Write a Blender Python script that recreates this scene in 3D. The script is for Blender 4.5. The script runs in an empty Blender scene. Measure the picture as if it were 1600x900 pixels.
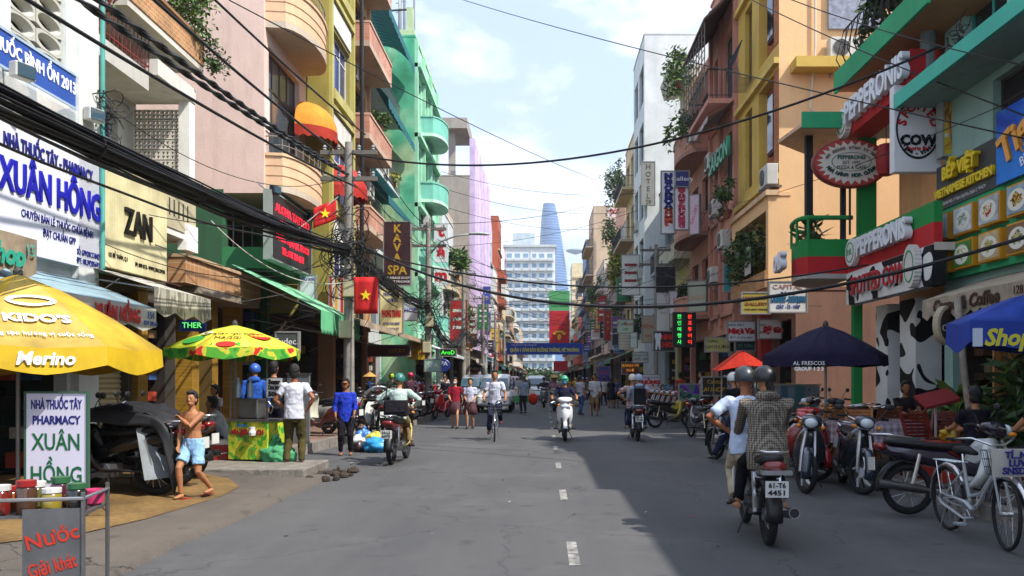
import bpy, bmesh, math, random
from mathutils import Vector, Matrix
R = math.radians
PI = math.pi
SC = bpy.context.scene
COL = SC.collection
F, H0 = 1300.0, 1.55
def xat(px, d): return (px - 850) * d / F
def zat(py, d): return H0 + (592 - py) * d / F
def at(px, py, d): return Vector((xat(px, d), d, zat(py, d)))

# ---------------------------------------------------------------- camera
cam = bpy.data.cameras.new("camera")
cam.sensor_width = 36.0
cam.lens = 36.0 * F / 1600.0
cam.shift_x = -50 / 1600.0
cam.shift_y = 142 / 1600.0
cam.clip_start = 0.1
cam.clip_end = 6000
co = bpy.data.objects.new("camera", cam)
COL.objects.link(co)
co.location = (0, 0, H0)
co.rotation_euler = (R(90), 0, 0)
SC.camera = co
# ---------------------------------------------------------------- sun, sky, exposure
SUN = Vector((0.54, -0.30, 0.79)).normalized()
EL = math.asin(SUN.z)
AZ = math.atan2(SUN.x, SUN.y)
sl = bpy.data.lights.new("sun", 'SUN')
sl.energy = 4.1
sl.angle = R(0.5)
sl.color = (1.0, 0.95, 0.87)
so = bpy.data.objects.new("sun", sl)
COL.objects.link(so)
so.location = (30, -20, 60)
so.rotation_euler = SUN.to_track_quat('Z', 'Y').to_euler()
w = bpy.data.worlds.new("World")
SC.world = w
w.use_nodes = True
nt = w.node_tree
nt.nodes.clear()
wo = nt.nodes.new('ShaderNodeOutputWorld')
bg = nt.nodes.new('ShaderNodeBackground')
bg.inputs['Strength'].default_value = 0.115
sky = nt.nodes.new('ShaderNodeTexSky')
sky.sky_type = 'NISHITA'
sky.sun_disc = False
sky.sun_elevation = EL
sky.sun_rotation = AZ
sky.air_density = 1.0
sky.dust_density = 1.3
sky.ozone_density = 1.2
tc = nt.nodes.new('ShaderNodeTexCoord')
mp = nt.nodes.new('ShaderNodeMapping')
mp.inputs['Scale'].default_value = (1.0, 1.0, 2.2)
mp.inputs['Location'].default_value = (0.35, 0.1, 0.25)
n1 = nt.nodes.new('ShaderNodeTexNoise')
n1.inputs['Scale'].default_value = 4.2
n1.inputs['Detail'].default_value = 9
n1.inputs['Roughness'].default_value = 0.58
rp = nt.nodes.new('ShaderNodeValToRGB')
rp.color_ramp.elements[0].position = 0.47
rp.color_ramp.elements[1].position = 0.70
mx = nt.nodes.new('ShaderNodeMix')
mx.data_type = 'RGBA'
mx.inputs['B'].default_value = (9.4, 9.6, 9.9, 1)
ad = nt.nodes.new('ShaderNodeMath')
ad.operation = 'MULTIPLY_ADD'
ad.inputs[1].default_value = 0.9
ad.inputs[2].default_value = 0.06
L = nt.links.new
L(tc.outputs['Generated'], mp.inputs['Vector'])
L(mp.outputs[0], n1.inputs['Vector'])
L(n1.outputs['Fac'], rp.inputs[0])
L(rp.outputs[0], ad.inputs[0])
L(ad.outputs[0], mx.inputs['Factor'])
hzm = nt.nodes.new('ShaderNodeMix')
hzm.data_type = 'RGBA'
hzm.inputs['Factor'].default_value = 0.5
hzm.inputs['B'].default_value = (4.3, 5.5, 8.4, 1)
L(sky.outputs[0], hzm.inputs['A'])
L(hzm.outputs['Result'], mx.inputs['A'])
L(mx.outputs['Result'], bg.inputs[0])
L(bg.outputs[0], wo.inputs[0])
SC.view_settings.view_transform = 'Standard'
SC.view_settings.look = 'None'
SC.view_settings.exposure = 0.88
SC.view_settings.gamma = 1.0
SC.view_settings.use_curve_mapping = False
SC.render.engine = 'CYCLES'
SC.cycles.use_denoising = True
SC.cycles.max_bounces = 6
SC.cycles.diffuse_bounces = 3
SC.cycles.glossy_bounces = 2
SC.cycles.transmission_bounces = 3
SC.cycles.transparent_max_bounces = 6
SC.cycles.volume_bounces = 0
SC.cycles.caustics_reflective = False
SC.cycles.caustics_refractive = False

# ---------------------------------------------------------------- materials
def lin(h):
    h = h.lstrip('#')
    o = []
    for i in (0, 2, 4):
        c = int(h[i:i + 2], 16) / 255.0
        o.append(c / 12.92 if c <= 0.04045 else ((c + 0.055) / 1.055) ** 2.4)
    return (o[0], o[1], o[2], 1.0)
_MC = {}
def newmat(name):
    m = bpy.data.materials.new(name)
    m.use_nodes = True
    t = m.node_tree
    return m, t, t.nodes['Principled BSDF'], t.nodes, t.links.new
def M(h, rough=0.7, metal=0.0, var=0.10, sc=1.3, bump=0.0, bs=30.0, dirt=0.0, emit=0.0, coat=0.0, spec=0.4, trans=0.0):
    """plain procedural surface: base colour with uneven tone, streaky dirt and a fine relief"""
    key = (h, rough, metal, var, sc, bump, bs, dirt, emit, coat, spec, trans)
    if key in _MC: return _MC[key]
    m, t, p, N, K = newmat('surface_' + h.lstrip('#'))
    c = lin(h)
    p.inputs['Roughness'].default_value = rough
    p.inputs['Metallic'].default_value = metal
    p.inputs['Specular IOR Level'].default_value = spec
    p.inputs['Coat Weight'].default_value = coat
    if trans:
        p.inputs['Transmission Weight'].default_value = trans
    tcn = N.new('ShaderNodeTexCoord')
    last = None
    if var > 0 or dirt > 0:
        nz = N.new('ShaderNodeTexNoise')
        nz.inputs['Scale'].default_value = sc
        nz.inputs['Detail'].default_value = 6
        nz.inputs['Roughness'].default_value = 0.62
        K(tcn.outputs['Object'], nz.inputs['Vector'])
        r = N.new('ShaderNodeMapRange')
        r.inputs['From Min'].default_value = 0.3
        r.inputs['From Max'].default_value = 0.7
        r.inputs['To Min'].default_value = 1 - 1.6 * var
        r.inputs['To Max'].default_value = 1 + 0.7 * var
        K(nz.outputs['Fac'], r.inputs['Value'])
        mm = N.new('ShaderNodeVectorMath')
        mm.operation = 'SCALE'
        mm.inputs[0].default_value = c[:3]
        K(r.outputs[0], mm.inputs['Scale'])
        last = mm.outputs[0]
    if dirt > 0:
        mp_ = N.new('ShaderNodeMapping')
        mp_.inputs['Scale'].default_value = (2.2, 2.2, 0.35)
        K(tcn.outputs['Object'], mp_.inputs['Vector'])
        n2 = N.new('ShaderNodeTexNoise')
        n2.inputs['Scale'].default_value = 1.7
        n2.inputs['Detail'].default_value = 8
        n2.inputs['Roughness'].default_value = 0.7
        K(mp_.outputs[0], n2.inputs['Vector'])
        r2 = N.new('ShaderNodeMapRange')
        r2.inputs['From Min'].default_value = 0.50
        r2.inputs['From Max'].default_value = 0.78
        r2.inputs['To Max'].default_value = dirt
        K(n2.outputs['Fac'], r2.inputs['Value'])
        mxx = N.new('ShaderNodeMix')
        mxx.data_type = 'RGBA'
        mxx.inputs['B'].default_value = (c[0] * .30 + .02, c[1] * .26 + .017, c[2] * .22 + .013, 1)
        K(r2.outputs[0], mxx.inputs['Factor'])
        K(last, mxx.inputs['A'])
        last = mxx.outputs['Result']
    if last is not None: K(last, p.inputs['Base Color'])
    else: p.inputs['Base Color'].default_value = c
    if bump > 0:
        n3 = N.new('ShaderNodeTexNoise')
        n3.inputs['Scale'].default_value = bs
        n3.inputs['Detail'].default_value = 4
        K(tcn.outputs['Object'], n3.inputs['Vector'])
        b = N.new('ShaderNodeBump')
        b.inputs['Strength'].default_value = bump
        b.inputs['Distance'].default_value = 0.03
        K(n3.outputs['Fac'], b.inputs['Height'])
        K(b.outputs[0], p.inputs['Normal'])
    if emit:
        p.inputs['Emission Color'].default_value = c
        p.inputs['Emission Strength'].default_value = emit
    _MC[key] = m
    return m
def paint(h, **k): return M(h, **{**dict(rough=.78, var=.12, sc=.8, dirt=.5, bump=.15, bs=18), **k})
def cloth(h, **k): return M(h, **{**dict(rough=.9, var=.18, sc=9, bump=.5, bs=14, spec=.15), **k})
def plast(h, **k): return M(h, **{**dict(rough=.32, var=.05, spec=.5), **k})
def gloss(h, **k): return M(h, **{**dict(rough=.25, var=.04, coat=.6, spec=.5), **k})
def metal(h='#9a9a98', **k): return M(h, **{**dict(rough=.35, metal=.9, var=.15, sc=6), **k})
def ink(h, **k): return M(h, **{**dict(rough=.5, var=0, spec=.3), **k})
def pat(kind, cols, **k):
    """patterned prints: checks, stripes, blotches, netting, brick, tiles"""
    key = (kind, tuple(cols), str(sorted(k.items())))
    if key in _MC: return _MC[key]
    m, t, p, N, K = newmat('pattern_' + kind)
    p.inputs['Roughness'].default_value = k.get('rough', .75)
    p.inputs['Specular IOR Level'].default_value = .3
    tcn = N.new('ShaderNodeTexCoord')
    mp_ = N.new('ShaderNodeMapping')
    mp_.inputs['Scale'].default_value = k.get('scale', (1, 1, 1))
    mp_.inputs['Rotation'].default_value = k.get('rot', (0, 0, 0))
    K(tcn.outputs['Object'], mp_.inputs['Vector'])
    c = [lin(x) for x in cols]
    V = mp_.outputs[0]
    def ramp(src, stops, const=True):
        r = N.new('ShaderNodeValToRGB')
        r.color_ramp.interpolation = 'CONSTANT' if const else 'LINEAR'
        e = r.color_ramp.elements
        while len(e) < len(stops): e.new(.5)
        for i, (q, cc) in enumerate(stops):
            e[i].position = q
            e[i].color = cc
        K(src, r.inputs[0])
        return r.outputs[0]
    if kind == 'stripe':
        s = N.new('ShaderNodeSeparateXYZ')
        K(V, s.inputs[0])
        f_ = N.new('ShaderNodeMath')
        f_.operation = 'FRACT'
        K(s.outputs[k.get('axis', 0)], f_.inputs[0])
        n_ = len(c)
        out = ramp(f_.outputs[0], [(i / n_, c[i]) for i in range(n_)])
    elif kind == 'check':
        s = N.new('ShaderNodeSeparateXYZ')
        K(V, s.inputs[0])
        tot = None
        for ax in k.get('axes', (0, 1, 2)):
            f_ = N.new('ShaderNodeMath')
            f_.operation = 'FRACT'
            K(s.outputs[ax], f_.inputs[0])
            g = N.new('ShaderNodeMath')
            g.operation = 'LESS_THAN'
            g.inputs[1].default_value = k.get('duty', .5)
            K(f_.outputs[0], g.inputs[0])
            if tot is None: tot = g.outputs[0]
            else:
                a_ = N.new('ShaderNodeMath')
                a_.operation = 'ADD'
                K(tot, a_.inputs[0])
                K(g.outputs[0], a_.inputs[1])
                tot = a_.outputs[0]
        dv = N.new('ShaderNodeMath')
        dv.operation = 'DIVIDE'
        dv.inputs[1].default_value = len(k.get('axes', (0, 1, 2))) + .01
        K(tot, dv.inputs[0])
        out = ramp(dv.outputs[0], [(0, c[0]), (1, c[1])], False)
    elif kind == 'blotch':
        nz = N.new('ShaderNodeTexNoise')
        nz.inputs['Scale'].default_value = k.get('s', 2.0)
        nz.inputs['Detail'].default_value = k.get('detail', 1.0)
        nz.inputs['Distortion'].default_value = k.get('dist', .6)
        K(V, nz.inputs['Vector'])
        st = k.get('stops') or [.3 + .4 * (i + .0) / (len(c)) for i in range(len(c))]
        out = ramp(nz.outputs['Fac'], list(zip(st, c)), k.get('const', True))
    elif kind == 'brick':
        bt = N.new('ShaderNodeTexBrick')
        bt.inputs['Color1'].default_value = c[0]
        bt.inputs['Color2'].default_value = c[1]
        bt.inputs['Mortar'].default_value = c[2]
        bt.inputs['Scale'].default_value = k.get('s', 4)
        bt.inputs['Mortar Size'].default_value = k.get('mortar', .02)
        bt.inputs['Brick Width'].default_value = k.get('bw', .5)
        bt.inputs['Row Height'].default_value = k.get('rh', .25)
        bt.offset = k.get('off', .5)
        if k.get('swap'):
            s = N.new('ShaderNodeSeparateXYZ')
            K(V, s.inputs[0])
            cb = N.new('ShaderNodeCombineXYZ')
            K(s.outputs[0], cb.inputs[0])
            K(s.outputs[2], cb.inputs[1])
            K(cb.outputs[0], bt.inputs['Vector'])
        else:
            K(V, bt.inputs['Vector'])
        out = bt.outputs['Color']
        b = N.new('ShaderNodeBump')
        b.inputs['Strength'].default_value = .5
        b.inputs['Distance'].default_value = .01
        b.invert = True
        K(bt.outputs['Fac'], b.inputs['Height'])
        K(b.outputs[0], p.inputs['Normal'])
    # wear over the print
    nz2 = N.new('ShaderNodeTexNoise')
    nz2.inputs['Scale'].default_value = k.get('ws', 1.5)
    nz2.inputs['Detail'].default_value = 7
    K(tcn.outputs['Object'], nz2.inputs['Vector'])
    r2 = N.new('ShaderNodeMapRange')
    r2.inputs['From Min'].default_value = .35
    r2.inputs['From Max'].default_value = .7
    r2.inputs['To Min'].default_value = 1 - k.get('wear', .25)
    r2.inputs['To Max'].default_value = 1.08
    K(nz2.outputs['Fac'], r2.inputs['Value'])
    sm = N.new('ShaderNodeVectorMath')
    sm.operation = 'SCALE'
    K(out, sm.inputs[0])
    K(r2.outputs[0], sm.inputs['Scale'])
    K(sm.outputs[0], p.inputs['Base Color'])
    _MC[key] = m
    return m
GLASS = M('#1c262b', rough=.06, var=.25, sc=.6, spec=.9)
GLASSB = M('#3d5563', rough=.05, var=.3, sc=.5, spec=1.0)
DARK = M('#17161a', rough=.8, var=.3)
BLACK = M('#0c0c0e', rough=.55, var=.1)
RUB = M('#141414', rough=.75, var=.2, sc=8)
STEEL = metal()
CHROME = metal('#c9c9cc', rough=.15, var=.05)
WHITE = paint('#dedcd6', dirt=.2)

# ---------------------------------------------------------------- mesh builder
class B:
    def __init__(s, mx=None):
        s.v, s.f, s.m, s.cur, s.mx = [], [], [], 0, mx
    def add(s, vs, fs):
        o = len(s.v)
        if s.mx is not None: vs = [s.mx @ Vector(q) for q in vs]
        s.v += [tuple(q) for q in vs]
        for q in fs:
            s.f.append(tuple(i + o for i in q))
            s.m.append(s.cur)
        return s
    def mat(s, i):
        s.cur = i
        return s
    def box(s, x0, x1, y0, y1, z0, z1):
        return s.add([(x0, y0, z0), (x1, y0, z0), (x1, y1, z0), (x0, y1, z0), (x0, y0, z1), (x1, y0, z1), (x1, y1, z1), (x0, y1, z1)],
                     [(3, 2, 1, 0), (4, 5, 6, 7), (0, 1, 5, 4), (1, 2, 6, 5), (2, 3, 7, 6), (3, 0, 4, 7)])
    def bar(s, p, q, w_, h_=None):
        """square bar from p to q"""
        p, q = Vector(p), Vector(q)
        return s.cyl(p, q, w_ * .7071, (h_ or w_) * .7071, 4)
    def quad(s, a, b, c, d): return s.add([a, b, c, d], [(0, 1, 2, 3)])
    def prism(s, poly, ax, a, b):
        n = len(poly)
        def P(u, v_, t):
            return (t, u, v_) if ax == 'x' else (u, t, v_) if ax == 'y' else (u, v_, t)
        vs = [P(u, v_, a) for u, v_ in poly] + [P(u, v_, b) for u, v_ in poly]
        fs = [tuple(range(n)), tuple(range(2 * n - 1, n - 1, -1))] + [(i, (i + 1) % n, n + (i + 1) % n, n + i) for i in range(n)]
        return s.add(vs, fs)
    def loft(s, rings, cap=True, closed=True):
        n = len(rings[0])
        vs = [q for r in rings for q in r]
        fs = []
        for i in range(len(rings) - 1):
            for j in range(n if closed else n - 1):
                k = (j + 1) % n
                fs.append((i * n + j, i * n + k, (i + 1) * n + k, (i + 1) * n + j))
        if cap:
            fs.append(tuple(range(n - 1, -1, -1)))
            fs.append(tuple((len(rings) - 1) * n + j for j in range(n)))
        return s.add(vs, fs)
    def tube(s, pts, r, n=6, cap=True, up=None):
        pts = [Vector(q) for q in pts]
        rs = r if isinstance(r, (list, tuple)) else [r] * len(pts)
        rings = []
        prev = None
        for i, q in enumerate(pts):
            t_ = (pts[min(i + 1, len(pts) - 1)] - pts[max(i - 1, 0)])
            if t_.length < 1e-9: t_ = Vector((0, 0, 1))
            t_.normalize()
            if prev is None:
                a = Vector(up) if up else (Vector((0, 0, 1)) if abs(t_.z) < .9 else Vector((1, 0, 0)))
                u = t_.cross(a).normalized()
            else:
                u = prev - t_ * prev.dot(t_)
                u = u.normalized() if u.length > 1e-6 else prev
            prev = u
            v_ = t_.cross(u)
            rr = rs[i]
            ra, rb = rr if isinstance(rr, tuple) else (rr, rr)
            rings.append([q + u * (math.cos(2 * PI * (j + .5) / n) * ra) + v_ * (math.sin(2 * PI * (j + .5) / n) * rb) for j in range(n)])
        return s.loft(rings, cap)
    def cyl(s, p, q, r0, r1=None, n=10, cap=True):
        return s.tube([p, q], [r0, r0 if r1 is None else r1], n, cap)
    def ell(s, c, r, nu=12, nv=8, mx=None):
        rx, ry, rz = r if isinstance(r, (tuple, list)) else (r, r, r)
        vs = [Vector((0, 0, -rz))]
        for i in range(1, nv):
            a = -PI / 2 + PI * i / nv
            for j in range(nu):
                b = 2 * PI * j / nu
                vs.append(Vector((rx * math.cos(a) * math.cos(b), ry * math.cos(a) * math.sin(b), rz * math.sin(a))))
        vs.append(Vector((0, 0, rz)))
        fs = [(0, 1 + (j + 1) % nu, 1 + j) for j in range(nu)]
        for i in range(nv - 2):
            for j in range(nu):
                a0 = 1 + i * nu
                fs.append((a0 + j, a0 + (j + 1) % nu, a0 + nu + (j + 1) % nu, a0 + nu + j))
        l = len(vs) - 1
        a0 = 1 + (nv - 2) * nu
        fs += [(a0 + j, a0 + (j + 1) % nu, l) for j in range(nu)]
        c = Vector(c)
        if mx is not None: vs = [mx @ q for q in vs]
        return s.add([q + c for q in vs], fs)
    def lathe(s, prof, n=16, c=(0, 0, 0), cap=True):
        c = Vector(c)
        return s.loft([[c + Vector((r_ * math.cos(2 * PI * j / n), r_ * math.sin(2 * PI * j / n), z)) for j in range(n)] for r_, z in prof], cap)
    def secY(s, secs, n=14, pw=2.6):
        """loft along y through superellipse sections (y, x, z, half width, half height)"""
        rings = []
        for q in secs:
            y, x, z, hw, hh = q[:5]
            ring = []
            for j in range(n):
                a = 2 * PI * j / n
                ca, sa = math.cos(a), math.sin(a)
                ring.append((x + hw * math.copysign(abs(ca) ** (2 / pw), ca), y, z + hh * math.copysign(abs(sa) ** (2 / pw), sa)))
            rings.append(ring)
        return s.loft(rings)
    def build(s, name, mats, parent=None, smooth=0, bevel=0, fix=True):
        me = bpy.data.meshes.new(name)
        me.from_pydata(s.v, [], s.f)
        mats = mats if isinstance(mats, (list, tuple)) else [mats]
        for q in mats: me.materials.append(q)
        if len(mats) > 1: me.polygons.foreach_set('material_index', s.m)
        if fix:
            bm = bmesh.new()
            bm.from_mesh(me)
            bmesh.ops.recalc_face_normals(bm, faces=bm.faces)
            bm.to_mesh(me)
            bm.free()
        if smooth:
            me.shade_smooth()
            if smooth > 1: me.set_sharp_from_angle(angle=R(smooth))
        o = bpy.data.objects.new(name, me)
        COL.objects.link(o)
        if parent is not None: o.parent = parent
        if bevel:
            b = o.modifiers.new('bevel', 'BEVEL')
            b.width = bevel
            b.segments = 2
            b.limit_method = 'ANGLE'
            b.angle_limit = R(40)
        return o
def tag(o, label=None, cat=None, group=None, kind=None):
    for k_, v_ in (('label', label), ('category', cat), ('group', group), ('kind', kind)):
        if v_: o[k_] = v_
    return o
def thing(name, label, cat, loc=(0, 0, 0), rz=0.0, group=None):
    o = bpy.data.objects.new(name, None)
    o.empty_display_size = .2
    COL.objects.link(o)
    o.location = loc
    o.rotation_euler = (0, 0, rz)
    return tag(o, label, cat, group)
def kids(o): return [c for c in bpy.data.objects if c.parent == o] if False else list(o.children)
def copy_tree(o, parent=None, recol=None):
    c = o.copy()
    COL.objects.link(c)
    c.parent = parent
    st = o.name.split('.')[0]
    if recol and st in recol and c.type == 'MESH':
        for s_ in c.material_slots[:1]:
            s_.link = 'OBJECT'
            s_.material = recol[st]
    for ch in o.children: copy_tree(ch, c, recol)
    return c
def clone(o, loc, rz, label, group=None, recol=None, sc=None):
    c = copy_tree(o, None, recol)
    c.location = loc
    c.rotation_euler = (0, 0, rz)
    if sc: c.scale = (sc, sc, sc)
    tag(c, label, None, group)
    return c
def text(s, parent, x, y, z, mat, size=.2, ex=.004, bold=0.0, w=None, align='C', rot=None, name='lettering', sx=1.0, shear=0.0, vert=False):
    """lettering in the plane of its parent's front (x right, z up, facing -y)"""
    cu = bpy.data.curves.new('t', 'FONT')
    if vert: s = '\n'.join(s)
    cu.body = s
    cu.size = size
    cu.extrude = ex
    cu.offset = bold
    cu.shear = shear
    cu.align_x = 'CENTER' if align == 'C' else 'LEFT' if align == 'L' else 'RIGHT'
    cu.align_y = 'CENTER'
    cu.resolution_u = 2
    if vert: cu.space_line = .8
    ob = bpy.data.objects.new('t', cu)
    me = bpy.data.meshes.new_from_object(ob)
    bpy.data.objects.remove(ob)
    bpy.data.curves.remove(cu)
    me.name = name
    k_ = sx
    if w and len(me.vertices):
        xs = [q.co.x for q in me.vertices]
        ww = max(xs) - min(xs)
        k_ = w / max(ww, .001)
    for q in me.vertices:
        q.co = (q.co.x * k_, -q.co.z, q.co.y)
    me.materials.append(mat)
    o = bpy.data.objects.new(name, me)
    COL.objects.link(o)
    o.parent = parent
    o.location = (x, y, z)
    if rot: o.rotation_euler = rot
    return o
# ---------------------------------------------------------------- ground, road, pavements
def asphalt(name, base, patch, crack=.5):
    m, t, p, N, K = newmat(name)
    tcn = N.new('ShaderNodeTexCoord')
    V = tcn.outputs['Object']
    def nz(s_, d_=6, r_=.6, vec=V):
        q = N.new('ShaderNodeTexNoise')
        q.inputs['Scale'].default_value = s_
        q.inputs['Detail'].default_value = d_
        q.inputs['Roughness'].default_value = r_
        K(vec, q.inputs['Vector'])
        return q.outputs['Fac']
    def rmp(v_, a, b, c, d):
        q = N.new('ShaderNodeMapRange')
        for k_, x in zip(('From Min', 'From Max', 'To Min', 'To Max'), (a, b, c, d)): q.inputs[k_].default_value = x
        K(v_, q.inputs['Value'])
        return q.outputs[0]
    def mix(f_, a, b):
        q = N.new('ShaderNodeMix')
        q.data_type = 'RGBA'
        K(f_, q.inputs['Factor'])
        for nm, x in (('A', a), ('B', b)):
            if isinstance(x, tuple): q.inputs[nm].default_value = x
            else: K(x, q.inputs[nm])
        return q.outputs['Result']
    mpg = N.new('ShaderNodeMapping')
    mpg.inputs['Scale'].default_value = (1.0, .22, 1)
    K(V, mpg.inputs['Vector'])
    c = mix(rmp(nz(.8, 7, .65, mpg.outputs[0]), .35, .68, 0, 1), lin(base), lin(patch))
    c = mix(rmp(nz(.35, 5, .7), .52, .66, 0, .45), c, tuple(x * 1.5 for x in lin(patch)[:3]) + (1,))
    c = mix(rmp(nz(160, 2, .5), .42, .72, 0, .55), c, tuple(min(1, x * 2.2) for x in lin(patch)[:3]) + (1,))
    c = mix(rmp(nz(3.1, 3, .5), .62, .72, 0, .4), c, tuple(x * .45 for x in lin(base)[:3]) + (1,))
    if crack:
        vo = N.new('ShaderNodeTexVoronoi')
        vo.feature = 'DISTANCE_TO_EDGE'
        vo.inputs['Scale'].default_value = .33
        wv = N.new('ShaderNodeVectorMath')
        wv.operation = 'ADD'
        n4 = N.new('ShaderNodeTexNoise')
        n4.inputs['Scale'].default_value = 1.6
        n4.inputs['Detail'].default_value = 5
        K(V, n4.inputs['Vector'])
        K(V, wv.inputs[0])
        K(n4.outputs['Color'], wv.inputs[1])
        K(wv.outputs[0], vo.inputs['Vector'])
        c = mix(rmp(vo.outputs['Distance'], .0, .006, crack, 0), c, tuple(x * .3 for x in lin(base)[:3]) + (1,))
    K(c, p.inputs['Base Color'])
    p.inputs['Roughness'].default_value = .82
    p.inputs['Specular IOR Level'].default_value = .35
    b = N.new('ShaderNodeBump')
    b.inputs['Strength'].default_value = .35
    b.inputs['Distance'].default_value = .01
    K(nz(120, 3), b.inputs['Height'])
    K(b.outputs[0], p.inputs['Normal'])
    return m
ASPH = asphalt('asphalt', '#393a3c', '#4b4a4a')
PAVE = asphalt('pavement_concrete', '#3d3935', '#524b44', 1.0)
KERB = M('#7c766e', rough=.85, var=.25, sc=5, dirt=.6, bump=.5, bs=25)
def sheet(name, pts, mat, kind='structure', parent=None):
    b = B().add(pts, [tuple(range(len(pts)))])
    o = b.build(name, mat, parent)
    if parent is None: o['kind'] = kind
    return o
sheet('ground', [(-1500, -60, -.05), (1500, -60, -.05), (1500, 2600, -.05), (-1500, 2600, -.05)], M('#5f5c58', rough=.9, var=.3, sc=.02))
sheet('road', [(-5.2, -12, 0), (5.2, -12, 0), (5.2, 250, 0), (-5.2, 250, 0)], ASPH)
# left pavement: a worn concrete ramp falling to the road, then a raised kerb farther on
b = B()
ys = [-8 + 1.05 * i for i in range(21)]
r_ = random.Random(3)
rings = []
for y in ys:
    j = r_.uniform(-.07, .07)
    rings.append([(-9.5, y, .16), (-6.2, y, .155), (-5.0, y, .14), (-4.2, y, .10 + j * .1), (-3.75, y, .075), (-3.38 + j, y, .055), (-3.34 + j, y, -.03)])
b.loft(rings, cap=False, closed=False)
pl = tag(b.build('pavement_left', PAVE, smooth=1), kind='structure')
TILE = pat('brick', ['#8f7142', '#7b6139', '#4c3f2d'], s=9.0, bw=.5, rh=.5, mortar=.03, off=0, wear=.45, ws=1.2)
b = B()
rings = []
for y, xe in ((7.2, -4.7), (7.8, -4.3), (8.6, -4.12), (9.5, -4.05), (10.4, -4.0), (11.2, -4.1), (11.9, -4.5), (12.4, -5.1)):
    prof_ = [(-9.4, .16), (-6.2, .155), (-5.0, .14), (-4.2, .10), (-3.75, .075)]
    def zz(x):
        for (xa_, za_), (xb_, zb_) in zip(prof_, prof_[1:]):
            if xa_ <= x <= xb_: return za_ + (zb_ - za_) * (x - xa_) / (xb_ - xa_)
    rings.append([(x, y, zz(x) + .008) for x in (-9.4, -6.2, min(-5.2, xe - .3), min(-4.6, xe - .15), xe)])
tag(b.loft(rings, cap=False, closed=False).build('tiled_forecourt', TILE), kind='structure')
# drain slab, gutter hole with rubble
b = B().box(-6.2, -3.62, 12.55, 14.0, .03, .19)
dr = tag(b.build('drain_slab', KERB, bevel=.02), kind='structure')
b = B()
for i in range(34):
    b.ell((r_.uniform(-3.62, -3.1), r_.uniform(12.5, 13.9), .03), (r_.uniform(.03, .1), r_.uniform(.03, .09), r_.uniform(.02, .07)), 7, 5)
tag(b.build('gutter_rubble', M('#3a3029', rough=.95, var=.4, sc=9), smooth=0), 'brown broken stones and mud in the gutter beside the drain slab', 'rubble', kind='stuff')
# farther pavements with kerb stones
PAVE2 = pat('brick', ['#8d6f60', '#7e6558', '#574a42'], s=5.0, bw=.5, rh=.5, mortar=.02, off=0, wear=.4)
sheet('pavement_left_far', [(-12, 15.6, .19), (-5.05, 15.6, .19), (-4.3, 30, .19), (-4.15, 250, .19), (-12, 250, .19)], PAVE2)
sheet('pavement_right', [(4.95, -8, .14), (13, -8, .14), (13, 250, .14), (4.95, 250, .14)], PAVE)
def kerbs(name, path, w_, z, n):
    root = bpy.data.objects.new(name, None)
    COL.objects.link(root)
    root['kind'] = 'structure'
    r2 = random.Random(5)
    for i in range(n):
        (x0, y0), (x1, y1) = path(i), path(i + 1)
        j = r2.uniform(-.012, .012)
        bb = B()
        s_ = 1 if w_ > 0 else -1
        bb.add([(x0 + j, y0 + .008, -.03), (x0 + w_ + j, y0 + .008, -.03), (x1 + w_ + j, y1 - .008, -.03), (x1 + j, y1 - .008, -.03),
                (x0 + j + .02 * s_, y0 + .008, z + j), (x0 + w_ + j, y0 + .008, z + j), (x1 + w_ + j, y1 - .008, z + j), (x1 + j + .02 * s_, y1 - .008, z + j)],
               [(3, 2, 1, 0), (4, 5, 6, 7), (0, 1, 5, 4), (1, 2, 6, 5), (2, 3, 7, 6), (3, 0, 4, 7)])
        bb.build('kerb_stone', KERB, root)
def pL(i):
    y = 15.6 + i * 1.0
    return ((-4.95 + .75 * min(1, (y - 15.6) / 14.4) if y < 30 else -4.2 + .05), y)
kerbs('kerb_left', pL, -.2, .2, 80)
kerbs('kerb_right', lambda i: (4.85, 5 + i * 1.0), .22, .15, 80)
# centre line
WL = M('#8f8d88', rough=.75, var=.55, sc=9)
root = bpy.data.objects.new('road_marking', None)
COL.objects.link(root)
root['kind'] = 'structure'
for k in range(30):
    y = 7.4 + 3.73 * k
    sheet('dash', [(.21, y - .5, .004), (.305, y - .5, .004), (.305, y + .5, .004), (.21, y + .5, .004)], WL, parent=root)
# litter by the rubbish bags and along the gutter
b = B()
for i in range(90):
    if i < 55: x, y = r_.gauss(-3.4, .45), r_.gauss(17.2, 1.3)
    else: x, y = r_.uniform(-3.2, 4.5), r_.uniform(7, 20)
    s_ = r_.uniform(.008, .035)
    a = r_.uniform(0, PI)
    b.mat(i % 4).add([(x + s_ * math.cos(a + q), y + s_ * math.sin(a + q), .006 + .01 * (q > 2)) for q in (0, 1.4, PI, 4.5)], [(0, 1, 2, 3)])
tag(b.build('litter', [M('#cfccc2', var=0), M('#6f8f4a', var=0), M('#a98a52', var=0), M('#9d4a48', var=0)], fix=False), 'scattered paper and food scraps lying on the asphalt', 'litter', kind='stuff')
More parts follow.
